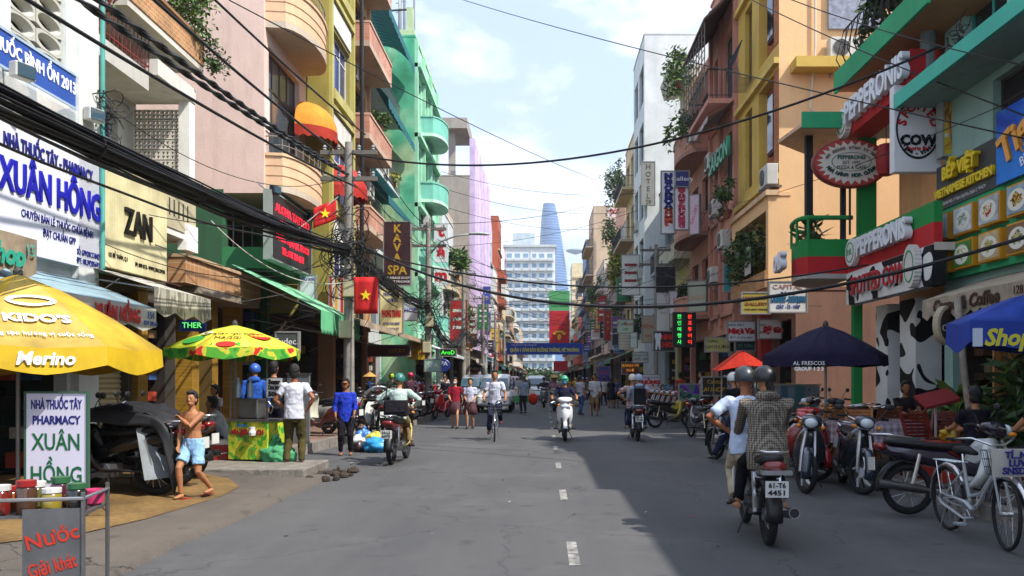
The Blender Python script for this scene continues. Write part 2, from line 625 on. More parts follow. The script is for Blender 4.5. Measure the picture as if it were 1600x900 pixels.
# ---------------------------------------------------------------- house kit
# local frame of a street front: x along the front, z up, -y towards the street
class House:
    def __init__(s, side, y0, y1, X, Ht, wall, label, depth=9.0, name='house', side_mat=None, base=0.0, group=None, cat='house'):
        s.side, s.y0, s.y1, s.X, s.H, s.W, s.D = side, y0, y1, X, Ht, y1 - y0, depth
        s.wallm, s.sidem, s.z0 = wall, side_mat or wall, base
        s.e = thing(name, label, cat, (X, y0 if side == 'L' else y1, 0), R(90) if side == 'L' else R(-90), group)
        s.op = []
    def lx(s, Y): return Y - s.y0 if s.side == 'L' else s.y1 - Y
    def span(s, Ya, Yb):
        a, b = s.lx(Ya), s.lx(Yb)
        return (min(a, b), max(a, b))
    def P(s, x, out, z):
        """world point of local (x, -out, z)"""
        if s.side == 'L': return Vector((s.X + out, s.y0 + x, z))
        return Vector((s.X - out, s.y1 - x, z))
    def rz(s): return R(90) if s.side == 'L' else R(-90)
    def hole(s, x0, x1, z0, z1, d=.2): s.op.append((x0, x1, z0, z1, d))
    def window(s, x0, x1, z0, z1, n=2, fr=None, glass=None, d=.2, trans=True, sill=None, name='window', kind='glass'):
        s.hole(x0, x1, z0, z1, d)
        fr = fr or M('#6b6862')
        t_ = .05
        b = B()
        b.box(x0, x1, d - .07, d - .02, z0, z0 + t_).box(x0, x1, d - .07, d - .02, z1 - t_, z1)
        b.box(x0, x0 + t_, d - .068, d - .022, z0 + t_, z1 - t_).box(x1 - t_, x1, d - .068, d - .022, z0 + t_, z1 - t_)
        wd = (x1 - x0 - 2 * t_) / n
        for i in range(1, n): b.box(x0 + t_ + i * wd - .02, x0 + t_ + i * wd + .02, d - .066, d - .024, z0 + t_, z1 - t_)
        zt = z1 - (z1 - z0) * .27
        if trans and z1 - z0 > 1.3: b.box(x0 + t_, x1 - t_, d - .064, d - .026, zt - .02, zt + .02)
        o = b.build(name, fr, s.e)
        for i in range(n):
            B().box(x0 + t_ + i * wd + .02, x0 + t_ + (i + 1) * wd - .02, d - .045, d - .03, z0 + t_, z1 - t_).build('pane', glass or GLASS, o)
        if sill: B().box(x0 - .08, x1 + .08, -.1, .05, z0 - .09, z0 - .002).build('sill', sill, o)
        return o
    def shutter(s, x0, x1, z0, z1, mat, d=.15):
        s.hole(x0, x1, z0, z1, d)
        b = B()
        n = int((z1 - z0) / .09)
        for i in range(n):
            z = z0 + (z1 - z0) * i / n
            h_ = (z1 - z0) / n
            b.add([(x0, d, z), (x1, d, z), (x1, d - .035, z + h_ * .5), (x0, d - .035, z + h_ * .5), (x1, d, z + h_), (x0, d, z + h_)], [(0, 1, 2, 3), (3, 2, 4, 5)])
        return b.build('roller_shutter', mat, s.e, fix=False)
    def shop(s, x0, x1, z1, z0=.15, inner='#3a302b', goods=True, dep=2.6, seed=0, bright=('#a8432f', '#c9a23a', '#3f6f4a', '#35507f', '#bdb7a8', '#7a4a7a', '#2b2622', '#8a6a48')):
        s.hole(x0, x1, z0, z1, .2)
        rr = random.Random(seed + int(x0 * 10) + int(s.y0 * 7))
        b = B()
        y1 = dep
        b.quad((x0, y1, z0), (x1, y1, z0), (x1, y1, z1), (x0, y1, z1))
        b.quad((x0, .2, z0), (x0, y1, z0), (x0, y1, z1), (x0, .2, z1)).quad((x1, .2, z0), (x1, y1, z0), (x1, y1, z1), (x1, .2, z1))
        b.quad((x0, .2, z1), (x1, .2, z1), (x1, y1, z1), (x0, y1, z1)).quad((x0, .2, z0), (x1, .2, z0), (x1, y1, z0), (x0, y1, z0))
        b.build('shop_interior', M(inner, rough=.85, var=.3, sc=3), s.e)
        if goods:
            b = B()
            for sd in (0, 1, 2):
                for lv in range(int((z1 - z0 - .3) / .42)):
                    z = z0 + .12 + lv * .42
                    ln = (x1 - x0) if sd == 2 else dep - .4
                    q = .06
                    while q < ln - .15:
                        wd = rr.uniform(.1, .34)
                        hh = rr.uniform(.12, .36)
                        b.mat(rr.randrange(len(bright)))
                        if sd == 0: b.box(x0 + .02, x0 + rr.uniform(.15, .38), .3 + q, .3 + q + wd, z, z + hh)
                        elif sd == 1: b.box(x1 - rr.uniform(.15, .38), x1 - .02, .3 + q, .3 + q + wd, z, z + hh)
                        else: b.box(x0 + q, x0 + min(q + wd, ln - .05), dep - rr.uniform(.15, .35), dep - .02, z, z + hh)
                        q += wd + rr.uniform(.01, .08)
            tag(b.build('shop_goods', [M(c, var=.25, sc=12, rough=.6) for c in bright], s.e), kind='stuff')
    def slab(s, name, x0, x1, o0, o1, z0, z1, mat, bevel=0):
        return B().box(x0, x1, -o1, -o0, z0, z1).build(name, mat, s.e, bevel=bevel)
    def plan(s, x0, x1, out, shape):
        if shape == 'curve':
            n = 12
            return [((x0 + x1) / 2 - (x1 - x0) / 2 * math.cos(PI * i / n), -out * (.35 + .65 * math.sin(PI * i / n)) if 0 < i < n else 0) for i in range(n + 1)]
        return [(x0, 0), (x0, -out), (x1, -out), (x1, 0)]
    def balcony(s, x0, x1, z, out, shape='box', rail='bars', mat=None, railm=None, th=.16, rh=.95, under=None):
        mat = mat or s.wallm
        railm = railm or M('#2b2b2d', rough=.5)
        pl_ = s.plan(x0, x1, out, shape)
        o = B().prism(pl_, 'z', z - th, z).build('balcony', under or mat, s.e)
        if rail == 'solid':
            inner = s.plan(x0 + .1, x1 - .1, out - .1, shape)
            b = B()
            n = len(pl_)
            vs = []
            for (x, y), (xi, yi) in zip(pl_, inner): vs += [(x, y, z + .002), (x, y, z + rh), (xi, yi, z + rh), (xi, yi, z + .002)]
            fs = []
            for i in range(n - 1):
                for j in range(4): fs.append((i * 4 + j, (i + 1) * 4 + j, (i + 1) * 4 + (j + 1) % 4, i * 4 + (j + 1) % 4))
            b.add(vs, fs).build('parapet', mat, o)
            b = B()
            b.tube([(x, y, z + rh + .03) for x, y in pl_], .05, 4).build('coping', railm if railm else mat, o)
        elif rail == 'bars':
            b = B()
            b.tube([(x, y, z + rh) for x, y in pl_], .025, 5)
            b.tube([(x, y, z + .1) for x, y in pl_], .015, 4)
            for i in range(len(pl_) - 1):
                a, c = Vector(pl_[i]), Vector(pl_[i + 1])
                n = max(1, int((c - a).length / .13))
                for k_ in range(n):
                    q = a.lerp(c, k_ / n)
                    b.cyl((q.x, q.y, z), (q.x, q.y, z + rh), .009, n=4, cap=False)
            b.build('railing', railm, o)
        return o
    def roof_parapet(s, h_=.7, mat=None):
        mat = mat or s.wallm
        b = B()
        b.box(0, s.W, 0, .15, s.H, s.H + h_).box(0, s.W, s.D - .15, s.D, s.H, s.H + h_)
        b.box(0, .15, .15, s.D - .15, s.H, s.H + h_).box(s.W - .15, s.W, .15, s.D - .15, s.H, s.H + h_)
        return b.build('roof_parapet', mat, s.e)
    def done(s):
        b = B()
        W, Hh, z0 = s.W, s.H, s.z0
        xs = sorted({0, W} | {round(q, 4) for o in s.op for q in o[:2]})
        zs = sorted({z0, Hh} | {round(q, 4) for o in s.op for q in o[2:4]})
        for i in range(len(xs) - 1):
            for j in range(len(zs) - 1):
                cx, cz = (xs[i] + xs[i + 1]) / 2, (zs[j] + zs[j + 1]) / 2
                if cx < 0 or cx > W or cz < z0 or cz > Hh: continue
                if any(o[0] < cx < o[1] and o[2] < cz < o[3] for o in s.op): continue
                b.quad((xs[i], 0, zs[j]), (xs[i + 1], 0, zs[j]), (xs[i + 1], 0, zs[j + 1]), (xs[i], 0, zs[j + 1]))
        for x0, x1, za, zb, d in s.op:
            b.quad((x0, 0, za), (x0, d, za), (x0, d, zb), (x0, 0, zb)).quad((x1, 0, za), (x1, 0, zb), (x1, d, zb), (x1, d, za))
            b.quad((x0, 0, za), (x1, 0, za), (x1, d, za), (x0, d, za)).quad((x0, 0, zb), (x0, d, zb), (x1, d, zb), (x1, 0, zb))
        b.build('wall', s.wallm, s.e, fix=False)
        b = B()
        D = s.D
        b.quad((0, 0, z0), (0, D, z0), (0, D, Hh), (0, 0, Hh)).quad((W, 0, z0), (W, 0, Hh), (W, D, Hh), (W, D, z0))
        b.quad((0, D, z0), (W, D, z0), (W, D, Hh), (0, D, Hh))
        if z0 > 0: b.quad((0, 0, z0), (W, 0, z0), (W, D, z0), (0, D, z0))
        b.build('side_wall', s.sidem, s.e, fix=False)
        B().box(-.02, W + .02, -.04, D, Hh + .002, Hh + .1).build('roof', s.sidem, s.e)
        return s
# ---------------------------------------------------------------- things hung on fronts
def sign(label, loc, rz, w_, h_, face, lines=(), t_=.08, frame=None, name='shop_sign', cat='sign', group=None, brackets=0, edge=None):
    """box sign; loc is the middle of its front, lines = (text, size, x, z, material, options)"""
    e = thing(name, label, cat, loc, rz, group)
    B().box(-w_ / 2, w_ / 2, 0, t_, -h_ / 2, h_ / 2).build('panel', face, e, bevel=.004)
    if frame:
        b = B()
        f_ = .035
        b.box(-w_ / 2 - f_, w_ / 2 + f_, -.015, t_ + .01, h_ / 2, h_ / 2 + f_).box(-w_ / 2 - f_, w_ / 2 + f_, -.015, t_ + .01, -h_ / 2 - f_, -h_ / 2)
        b.box(-w_ / 2 - f_, -w_ / 2, -.014, t_ + .009, -h_ / 2, h_ / 2).box(w_ / 2, w_ / 2 + f_, -.014, t_ + .009, -h_ / 2, h_ / 2)
        b.build('frame', frame, e)
    for q in lines:
        o = q[5] if len(q) > 5 else {}
        ex = o.get('ex', .004)
        text(q[0], e, q[2], -.003 - ex, q[3], q[4], size=q[1], **o)
    if brackets:
        for sg in (-.3, .3):
            x_ = w_ / 2 if brackets > 0 else -w_ / 2
            B().bar((x_, t_ / 2, sg * h_), (x_ + brackets, t_ / 2, sg * h_), .03).build('bracket', STEEL, e)
    return e
def awning(label, side, Ya, Yb, Xw, zw, Xo, zo, mat, val=.25, valm=None, scallop=.16, name='awning', cat='awning', lines=(), arms=True, group=None, curve=0.0, under=None):
    """sloping cloth from the wall (Xw, zw) out to (Xo, zo) between depths Ya and Yb"""
    sgn = 1 if side == 'L' else -1
    out = (Xo - Xw) * sgn
    e = thing(name, label, cat, (Xw, Ya if side == 'L' else Yb, 0), R(90) if side == 'L' else R(-90), group)
    W = Yb - Ya
    n = 5
    prof = []
    for i in range(n + 1):
        t_ = i / n
        prof.append((-out * t_, zw + (zo - zw) * t_ + curve * math.sin(PI * t_)))
    b = B()
    nx = max(3, int(W / .4))
    rr = random.Random(int(Ya * 10))
    vs, fs = [], []
    for i in range(nx + 1):
        sag = 0 if i % 2 == 0 else .02
        for (y, z) in prof: vs.append((W * i / nx, y, z - sag * (1 - abs(2 * (y / -out if out else 0) - 1)) + rr.uniform(-.006, .006)))
    m_ = n + 1
    for i in range(nx):
        for j in range(n): fs.append((i * m_ + j, (i + 1) * m_ + j, (i + 1) * m_ + j + 1, i * m_ + j + 1))
    o = b.add(vs, fs).build('canopy', mat, e, smooth=1)
    sm = o.modifiers.new('thick', 'SOLIDIFY')
    sm.thickness = .012
    if val:
        b = B()
        k_ = max(2, int(W / scallop))
        vs, fs = [], []
        for i in range(k_ * 2 + 1):
            x = W * i / (k_ * 2)
            wv = rr.uniform(-.012, .012)
            vs += [(x, -out - .008, zo - .002), (x, -out - .01 + wv, zo - val * (.78 + .22 * (i % 2)))]
        for i in range(k_ * 2): fs.append((2 * i, 2 * i + 1, 2 * i + 3, 2 * i + 2))
        b.add(vs, fs)
        o = b.build('valance', valm or mat, e)
        o.modifiers.new('thick', 'SOLIDIFY').thickness = .006
    if arms:
        for x in (.06, W - .06):
            B().cyl((x, 0, zw - .25), (x, -out + .03, zo - .03), .015, n=5).build('support_arm', STEEL, e)
            B().cyl((x, 0, zw - .9), (x, -out * .6, zw + (zo - zw) * .6 - .05), .012, n=5).build('support_arm', STEEL, e)
    for q in lines:
        o = q[5] if len(q) > 5 else {}
        text(q[0], e, q[2] if q[2] >= 0 else W + q[2], -out - .03, zo - q[3], q[4], size=q[1], **o)
    return e
_ac = []
def aircon(label, loc, rz, group='air conditioner units on the fronts'):
    if _ac: return clone(_ac[0], loc, rz, label, group)
    e = thing('air_conditioner', label, 'air conditioner', loc, rz, group)
    B().box(-.4, .4, .0, .3, 0, .56).build('casing', M('#c2c0b8', rough=.5, var=.1, dirt=.35), e, bevel=.015)
    b = B()
    b.cyl((-.1, -.012, .28), (-.1, 0, .28), .22, n=20)
    b.build('fan_recess', M('#4d4c4a', var=.2), e)
    b = B()
    for k in range(1, 6): b.tube([(-.1 + .043 * k * math.cos(a * PI / 8), -.02, .28 + .043 * k * math.sin(a * PI / 8)) for a in range(17)], .004, 4, cap=False)
    b.build('fan_grille', M('#8a8982'), e)
    for x in (-.3, .3): B().box(x - .02, x + .02, -.05, .42, -.05, -.002).bar((x, .36, -.4), (x, .0, -.05), .03).build('bracket', STEEL, e)
    _ac.append(e)
    return e
def leafmesh(rr, n, rad, size, center=(0, 0, 0), drop=0.0, elong=1.6, hollow=.3):
    b = B()
    c = Vector(center)
    cl = [Vector((rr.gauss(0, .45), rr.gauss(0, .45), rr.gauss(0, .45))) for _ in range(max(4, n // 45))]
    for i in range(n):
        k_ = rr.choice(cl)
        p = k_ + Vector((rr.gauss(0, .2), rr.gauss(0, .2), rr.gauss(0, .2)))
        if p.length > 1.15: p *= 1.15 / p.length
        q = c + Vector((p.x * rad[0], p.y * rad[1], p.z * rad[2] - drop * rr.random() ** 2))
        u = Vector((rr.uniform(-1, 1), rr.uniform(-1, 1), rr.uniform(-.8, .6))).normalized()
        v_ = u.cross(Vector((rr.uniform(-1, 1), rr.uniform(-1, 1), rr.uniform(-1, 1)))).normalized()
        s_ = size * rr.uniform(.6, 1.3)
        b.mat(0 if rr.random() < .6 else 1 if rr.random() < .7 else 2)
        b.add([q, q + u * s_ * elong * .5 + v_ * s_ * .35, q + u * s_ * elong, q + u * s_ * elong * .5 - v_ * s_ * .35], [(0, 1, 2, 3)])
    return b
LEAF = [M('#47642a', rough=.55, var=.3, sc=3), M('#6b8a35', rough=.55, var=.25, sc=3), M('#2c4520', rough=.6, var=.3, sc=3)]
LEAFD = [M('#30481f', rough=.55, var=.3, sc=3), M('#4c6a2c', rough=.55, var=.25, sc=3), M('#1f3218', rough=.6, var=.3, sc=3)]
LEAFY = [M('#7d8c2d', rough=.55, var=.3, sc=3), M('#a39b33', rough=.55, var=.25, sc=3), M('#54692a', rough=.6, var=.3, sc=3)]
def plant(label, loc, rad, n=300, size=.09, mats=None, seed=1, pot=True, drop=0.0, elong=1.6, name='potted_plant', cat='plant', group=None, stem=True):
    rr = random.Random(seed)
    e = thing(name, label, cat, loc, 0, group)
    pz = .0
    if pot:
        pz = .26
        B().lathe([(.10, 0), (.15, .24), (.165, .24), (.165, .27), (.13, .27), (.12, .24)], 12).build('pot', M('#7b4a36', var=.3, dirt=.4), e)
    if stem:
        b = B()
        for k in range(5):
            a = rr.uniform(0, 6.3)
            b.tube([(0, 0, pz), (.2 * rad[0] * math.cos(a), .2 * rad[1] * math.sin(a), pz + rad[2] * .5), (.6 * rad[0] * math.cos(a), .6 * rad[1] * math.sin(a), pz + rad[2] * rr.uniform(.8, 1.5))], [.015, .01, .004], 5)
        b.build('stem', M('#54452f'), e)
    leafmesh(rr, n, rad, size, (0, 0, pz + rad[2]), drop, elong).build('foliage', mats or LEAF, e, fix=False)
    return e
# ---------------------------------------------------------------- left side, near to far
def merge(G, A):
    for ch in list(G.e.children):
        ch.parent = A.e
        v_ = A.e.matrix_basis.inverted() @ G.e.matrix_basis @ Vector(ch.location)
        ch.location = v_
    bpy.data.objects.remove(G.e)
CREAM = paint('#d8d2c0')
# pharmacy
h = House('L', 5.6, 12.95, -7.05, 10.5, paint('#cfd6d2'), 'white pharmacy house with pierced round-hole blocks at the left edge', side_mat=paint('#c4c8c4'))
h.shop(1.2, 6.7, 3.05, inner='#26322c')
x0 = h.lx(11.0)
h.hole(x0, x0 + 1.28, 5.95, 7.63, .25)
def breeze():
    b = B()
    n = 20
    def rect(a): 
        c, s_ = math.cos(a), math.sin(a)
        k_ = 1 / max(abs(c) / .31, abs(s_) / .135)
        return (c * k_, s_ * k_)
    r0 = [rect(2 * PI * i / n) for i in range(n)]
    r1 = [(.275 * math.cos(2 * PI * i / n), .112 * math.sin(2 * PI * i / n)) for i in range(n)]
    r2 = [(.2 * math.cos(2 * PI * i / n), .075 * math.sin(2 * PI * i / n)) for i in range(n)]
    b.loft([[(x, .12, z) for x, z in r0], [(x, 0, z) for x, z in r0], [(x, 0, z) for x, z in r1], [(x, .1, z) for x, z in r2], [(x, .16, z) for x, z in r2]], cap=False)
    return b
first = None
for i in range(2):
    for j in range(6):
        if first is None:
            o = first = breeze().build('breeze_block', paint('#b9b7ab', dirt=.6), h.e, smooth=30)
        else:
            o = first.copy()
            COL.objects.link(o)
        o.location = (x0 + .32 + .64 * i, .06, 6.09 + .28 * j)
B().box(x0 - .1, x0 + 1.4, .5, .55, 5.9, 7.7).build('screen_backing', DARK, h.e)
h.window(x0 - 2.6, x0 - .8, 5.9, 7.6, 3)
h.slab('column', h.lx(12.4), h.lx(12.95) - .002, 0, .12, 0, 10.4, paint('#d5d8d2'))
B().tube([(h.lx(12.97), -.17, 3.2), (h.lx(12.97), -.17, 10.4)], .035, 8).build('downpipe', M('#4f9a90', var=.2), h.e)
h.slab('floor_band', 0, h.lx(12.38), 0, .08, 5.0, 5.5, paint('#dcdcd4'))
h.done()
NAVY = ink('#1e2270')
sign('large white pharmacy signboard with raised dark blue letters above the shop', (-6.93, 9.85, 4.07), R(90), 6.5, 1.69, M('#d3d5de', rough=.4, var=.04), [
    ('NHÀ THUỐC TÂY - PHARMACY', .25, 1.85, .56, NAVY, dict(w=2.1, ex=.008, bold=.004)),
    ('XUÂN HỒNG', .58, 1.93, .1, ink('#16189a'), dict(w=2.42, ex=.012, bold=.014)),
    ('CHUYÊN BÁN LẺ THUỐC CHỮA BỆNH', .15, 2.05, -.32, NAVY, dict(w=1.75)),
    ('ĐẠT CHUẨN GPP', .15, 2.05, -.5, NAVY, dict(w=.8)),
    ('SỐ: GPM20CCHND', .12, 2.8, -.63, NAVY, dict(w=.62)), ('ĐT: 08.39205691', .12, 2.8, -.76, NAVY, dict(w=.62))], t_=.12)
sign('blue and white banner tied along the pharmacy wall above its sign', (-6.98, 10.5, 5.82), R(90), 3.9, .46, M('#2a4fa0', rough=.5, var=.1), [
    ('ĐIỂM BÁN THUỐC BÌNH ỔN 2013', .24, .45, .03, ink('#e8e8ee'), dict(w=2.9, bold=.006))], t_=.02, name='banner', cat='banner', frame=M('#9fb4c8'))
sign('white lower strip of the cloth banner on the pharmacy wall', (-6.97, 10.5, 5.38), R(90), 3.9, .36, pat('blotch', ['#d7d8d4', '#b9c0c4', '#e4e2da'], s=1.4), t_=.02, name='banner', cat='banner')
awning('beige old awning end with green lettering above the yellow parasol', 'L', 7.2, 10.0, -7.0, 3.4, -6.1, 3.22, M('#9a8b76', rough=.9, var=.3, sc=3, dirt=.5), val=.52, scallop=.5, lines=[('Shop', .34, -.62, .26, ink('#2f9a82'), dict(bold=.012, shear=.2)), ('15', .2, -.16, .16, ink('#4f9a92')), ], arms=False)
awning('faded blue tarpaulin awning with red lettering beside the pharmacy', 'L', 8.6, 12.75, -7.0, 3.05, -5.95, 2.62, M('#7f97a0', rough=.85, var=.25, sc=2), val=.36, valm=M('#b4b4ac', rough=.9, var=.2), scallop=.8, lines=[('XUÂN HỒNG', .27, -1.15, .17, ink('#b02a2e'), dict(bold=.01, w=1.25)), ('154', .15, -.22, .12, ink('#35508f')), ('039 20569', .1, -.22, .24, ink('#35508f'))])
# boutique house with the cream sign (upper part set back, balcony, screen)
h = House('L', 13.0, 16.93, -8.3, 10.8, paint('#cbc9bf'), 'white boutique house with pale blue balcony and pierced screen', base=3.36, depth=8)
h.window(.3, 1.9, 7.2, 9.2, 3)
h.window(2.35, 3.2, 4.75, 6.75, 2, fr=M('#c9ccd0'), glass=M('#26407e', rough=.25, var=.2))
h.window(.4, 1.7, 4.75, 6.4, 2, fr=M('#c9ccd0'))
LB = paint('#a9c9d0', dirt=.25)
h.balcony(0, 2.2, 7.15, 1.08, mat=LB, under=paint('#b7b5ac'), th=.34, rail='bars', railm=M('#7a2b26'), rh=.9)
h.slab('balcony_beam', 2.26, 3.92, .0, 1.22, 7.13, 7.42, paint('#d8d6cc'))
h.slab('column', 3.66, 3.92, .98, 1.2, 4.32, 7.13, paint('#e2e0d8', dirt=.15))
h.slab('balcony', 1.5, 3.92, .0, 1.2, 4.3, 4.42, paint('#dddbd2'))
h.slab('parapet', 1.5, 3.92, 1.1, 1.22, 4.425, 5.12, paint('#b3aa8c'))
h.slab('coping', 3.4, 3.925, 1.08, 1.26, 4.1, 4.62, paint('#e6e4de', dirt=.1))
for i in range(5):
    h.slab('parapet_slot', 2.7 + .2 * i, 2.75 + .2 * i, 1.215, 1.228, 4.66, 4.98, M('#4a4538'))
# pierced screen between the two columns, facing up the street
blk = None
for i in range(5):
    for j in range(9):
        if blk is None:
            b = B()
            for a, c, d, e_ in ((-.09, .09, .07, .09), (-.09, .09, -.09, -.07), (-.09, -.07, -.07, .07), (.07, .09, -.07, .07), (-.07, .07, -.012, .012), (-.012, .012, -.07, -.012), (-.012, .012, .012, .07)):
                b.box(0, .09, a, c, d, e_)
            o = blk = b.build('screen_block', paint('#d3cfc2', dirt=.3), h.e)
        else:
            o = blk.copy()
            COL.objects.link(o)
        o.location = (3.72, -.88 + .185 * i - .0, 5.23 + .205 * j)
h.slab('planter', .9, 4.0, .5, 1.36, 7.92, 8.36, pat('brick', ['#b98a5c', '#a9764a', '#cbb08c'], s=3.2, swap=True))
h.slab('planter_soffit', .9, 4.0, .0, 1.34, 7.8, 7.915, paint('#cfcabd'))
h.slab('planter_coping', .86, 4.04, .48, 1.42, 8.362, 8.42, paint('#8f6a48'))
h.done()
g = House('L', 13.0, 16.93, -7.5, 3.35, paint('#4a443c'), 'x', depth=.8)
g.shutter(.9, 2.0, .17, 3.1, M('#c9b98a', rough=.5, var=.1, dirt=.2))
g.hole(.1, .8, .17, 3.1, .3)
B().box(.1, .8, .3, .32, .17, 3.1).build('shop_door', M('#1d1f22', rough=.3), g.e)
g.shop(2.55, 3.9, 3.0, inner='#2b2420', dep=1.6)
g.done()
YT = pat('brick', ['#b78a24', '#9c7420', '#6b5426'], s=16, bw=.5, rh=.5, mortar=.05, off=0, swap=True, wear=.35)
B().box(2.12, 2.5, -.12, .02, .15, 3.3).build('tiled_pillar', YT, g.e)
B().box(-.02, .08, -.1, .02, .15, 3.3).build('tiled_pillar', YT, g.e)
merge(g, h)
sign('cream corrugated boutique signboard with black raised letters', (-6.98, 14.25, 4.165), R(90), 2.3, 1.64, pat('stripe', ['#d8cfa2', '#cfc598', '#d8cfa2', '#d2c89b'], scale=(9, 9, 9), wear=.3, ws=2), [
    ('ZAN', .62, .05, .0, ink('#15140f'), dict(ex=.02, bold=.01, w=.95)),
    ('152 ĐỀ THÁM, Q.1', .1, -.62, -.62, ink('#1c1a16'), dict(w=.6)), ('ĐT: 0909 68 25 - WWW.ZAN.COM.VN', .1, .5, -.66, ink('#1c1a16'), dict(w=1.1))], t_=.55)
awning('white striped awning with printed valance below the cream sign', 'L', 12.8, 14.95, -7.4, 3.42, -6.0, 2.98, pat('stripe', ['#bdb8ad', '#8f8a80', '#bdb8ad'], scale=(3, 3, 3)), val=.46, valm=pat('blotch', ['#a9a69a', '#7e7b72', '#b9b6aa'], s=6, detail=3, scale=(1, 1, .4)), scallop=.6)
plant('bushy green tree overhanging the brick planter on the upper left balcony', (-7.25, 16.6, 8.3), (.66, .62, .85), 2600, .075, mats=LEAF + [LEAFY[0]], seed=4, pot=False, name='balcony_tree', cat='tree')
plant('grey green creeper drooping below the brick planter', (-6.75, 16.95, 7.75), (.28, .3, .35), 420, .06, mats=LEAFD, seed=5, pot=False, drop=.2, name='creeper', cat='creeper')
plant('small red flowering plant on the pale blue balcony rail', (-7.3, 13.6, 7.15), (.3, .3, .4), 200, .07, mats=[M('#8f2f2a'), LEAF[0], LEAF[2]], seed=6)
# low shop with yellow tiled pillars
h = House('L', 16.97, 20.75, -8.0, 3.9, paint('#5b3a34'), 'low dark red shop with yellow tiled pillars behind the green parasol', depth=7)
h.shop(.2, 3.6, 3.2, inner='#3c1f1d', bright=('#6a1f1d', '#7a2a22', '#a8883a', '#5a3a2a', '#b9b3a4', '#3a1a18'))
for y in (17.7, 18.75, 20.3): B().box(h.lx(y), h.lx(y) + .34, -.52, -.16, .18, 3.4).build('tiled_pillar', YT, h.e)
h.slab('tiled_ledge', -.6, 3.7, .6, .95, 3.45, 3.95, pat('brick', ['#b58a5f', '#a4744c', '#c7ab8a'], s=2.6, bw=.5, rh=.5, off=0, swap=True))
h.slab('ledge_coping', -.62, 3.72, .58, 1.0, 3.952, 4.02, paint('#b59a78'))
h.slab('ceiling', 0, 3.7, .0, .94, 3.3, 3.44, paint('#8a7f6e'))
h.done()
sign('small dark blue lit sign with green lettering under the awning', (-6.6, 15.6, 2.55), 0, .5, .22, M('#14204a', rough=.3), [('THER', .15, 0, 0, M('#59d26a', emit=.6, var=0), {})], t_=.06)
# pink house with overhanging upper floors
PINK = paint('#d8bcae', dirt=.35, var=.10, sc=.5)
PEACH = paint('#d9b48f', dirt=.3)
h = House('L', 20.8, 24.45, -7.0, 16.5, PINK, 'tall pink plastered house with curved balconies and a blank cracked side wall', base=6.2, depth=8)
h.window(.35, 3.0, 6.65, 10.0, 4, fr=M('#5a463c'), glass=M('#46525a', rough=.12, var=.3, spec=.8))
h.window(.35, 3.0, 11.0, 13.6, 4, fr=M('#6e6a64'), glass=GLASSB)
h.balcony(.1, 3.5, 6.42, .8, 'curve', 'solid', mat=PEACH, railm=PEACH, rh=.75, under=paint('#bcae9c'))
h.balcony(.1, 3.5, 10.55, .95, 'curve', 'solid', mat=PEACH, railm=PEACH, rh=.8, under=paint('#bcae9c'))
for z, q in ((6.42, .8), (10.55, .95)):
    for k in (.25, .5): B().tube([(x, y - .006, z + k) for x, y in h.plan(.1, 3.5, q, 'curve')], .012, 4).build('moulding', paint('#b08a6a'), h.e)
    b = B()
    pl_ = h.plan(.14, 3.46, q - .04, 'curve')
    b.tube([(x, y, z + 1.25) for x, y in pl_], .022, 5).tube([(x, y, z + 1.03) for x, y in pl_], .014, 5)
    for x, y in pl_[1:-1]: b.cyl((x, y, z + .8), (x, y, z + 1.25), .012, n=5)
    b.build('railing', M('#8f8a80', metal=.5), h.e)
h.slab('white_reveal', .1, .34, 0, .03, 7.8, 8.6, paint('#e2ddd4'))
h.done()
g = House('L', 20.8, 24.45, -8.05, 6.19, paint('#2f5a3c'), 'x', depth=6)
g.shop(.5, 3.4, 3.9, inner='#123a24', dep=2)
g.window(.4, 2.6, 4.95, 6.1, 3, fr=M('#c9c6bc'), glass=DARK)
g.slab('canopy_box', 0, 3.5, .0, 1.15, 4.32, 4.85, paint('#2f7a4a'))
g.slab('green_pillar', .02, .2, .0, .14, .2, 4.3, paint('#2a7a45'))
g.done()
merge(g, h)
sign('tall white vertical signboard by the green shop front of the pink house', (-7.78, 20.75, 2.95), 0, .42, 2.2, M('#cfcac0', var=.15), [('CHER.ME', .3, 0, 0, ink('#6b2a38'), dict(rot=(0, R(90), 0), w=1.9))], t_=.05)
LEDR = M('#ff2038', emit=.9, var=0)
sign('black electronic signboard with red text on the front of the pink house', (-6.6, 21.9, 5.3), R(90), 3.4, 1.62, M('#2b2a2e', rough=.35, var=.1), [
    ('ALOHA TATTOO', .3, 0, .48, LEDR, dict(w=2.9)), ('PHUN XĂM NGHỆ THUẬT', .25, 0, .12, LEDR, dict(w=2.7)), ('146 BÙI VIỆN, Q.1, TP.HCM', .25, 0, -.22, LEDR, dict(w=2.8)), ('TEL: 090 764 6677', .25, 0, -.53, LEDR, dict(w=1.9))], t_=.2, frame=M('#9aa39c', metal=.4))
awning('pale green cloth awning with fringe in front of the pink house', 'L', 19.2, 23.2, -7.2, 4.2, -5.15, 3.15, M('#78b98e', rough=.85, var=.12, sc=3), val=.55, scallop=.12, valm=M('#5fae7d', rough=.9, var=.2))
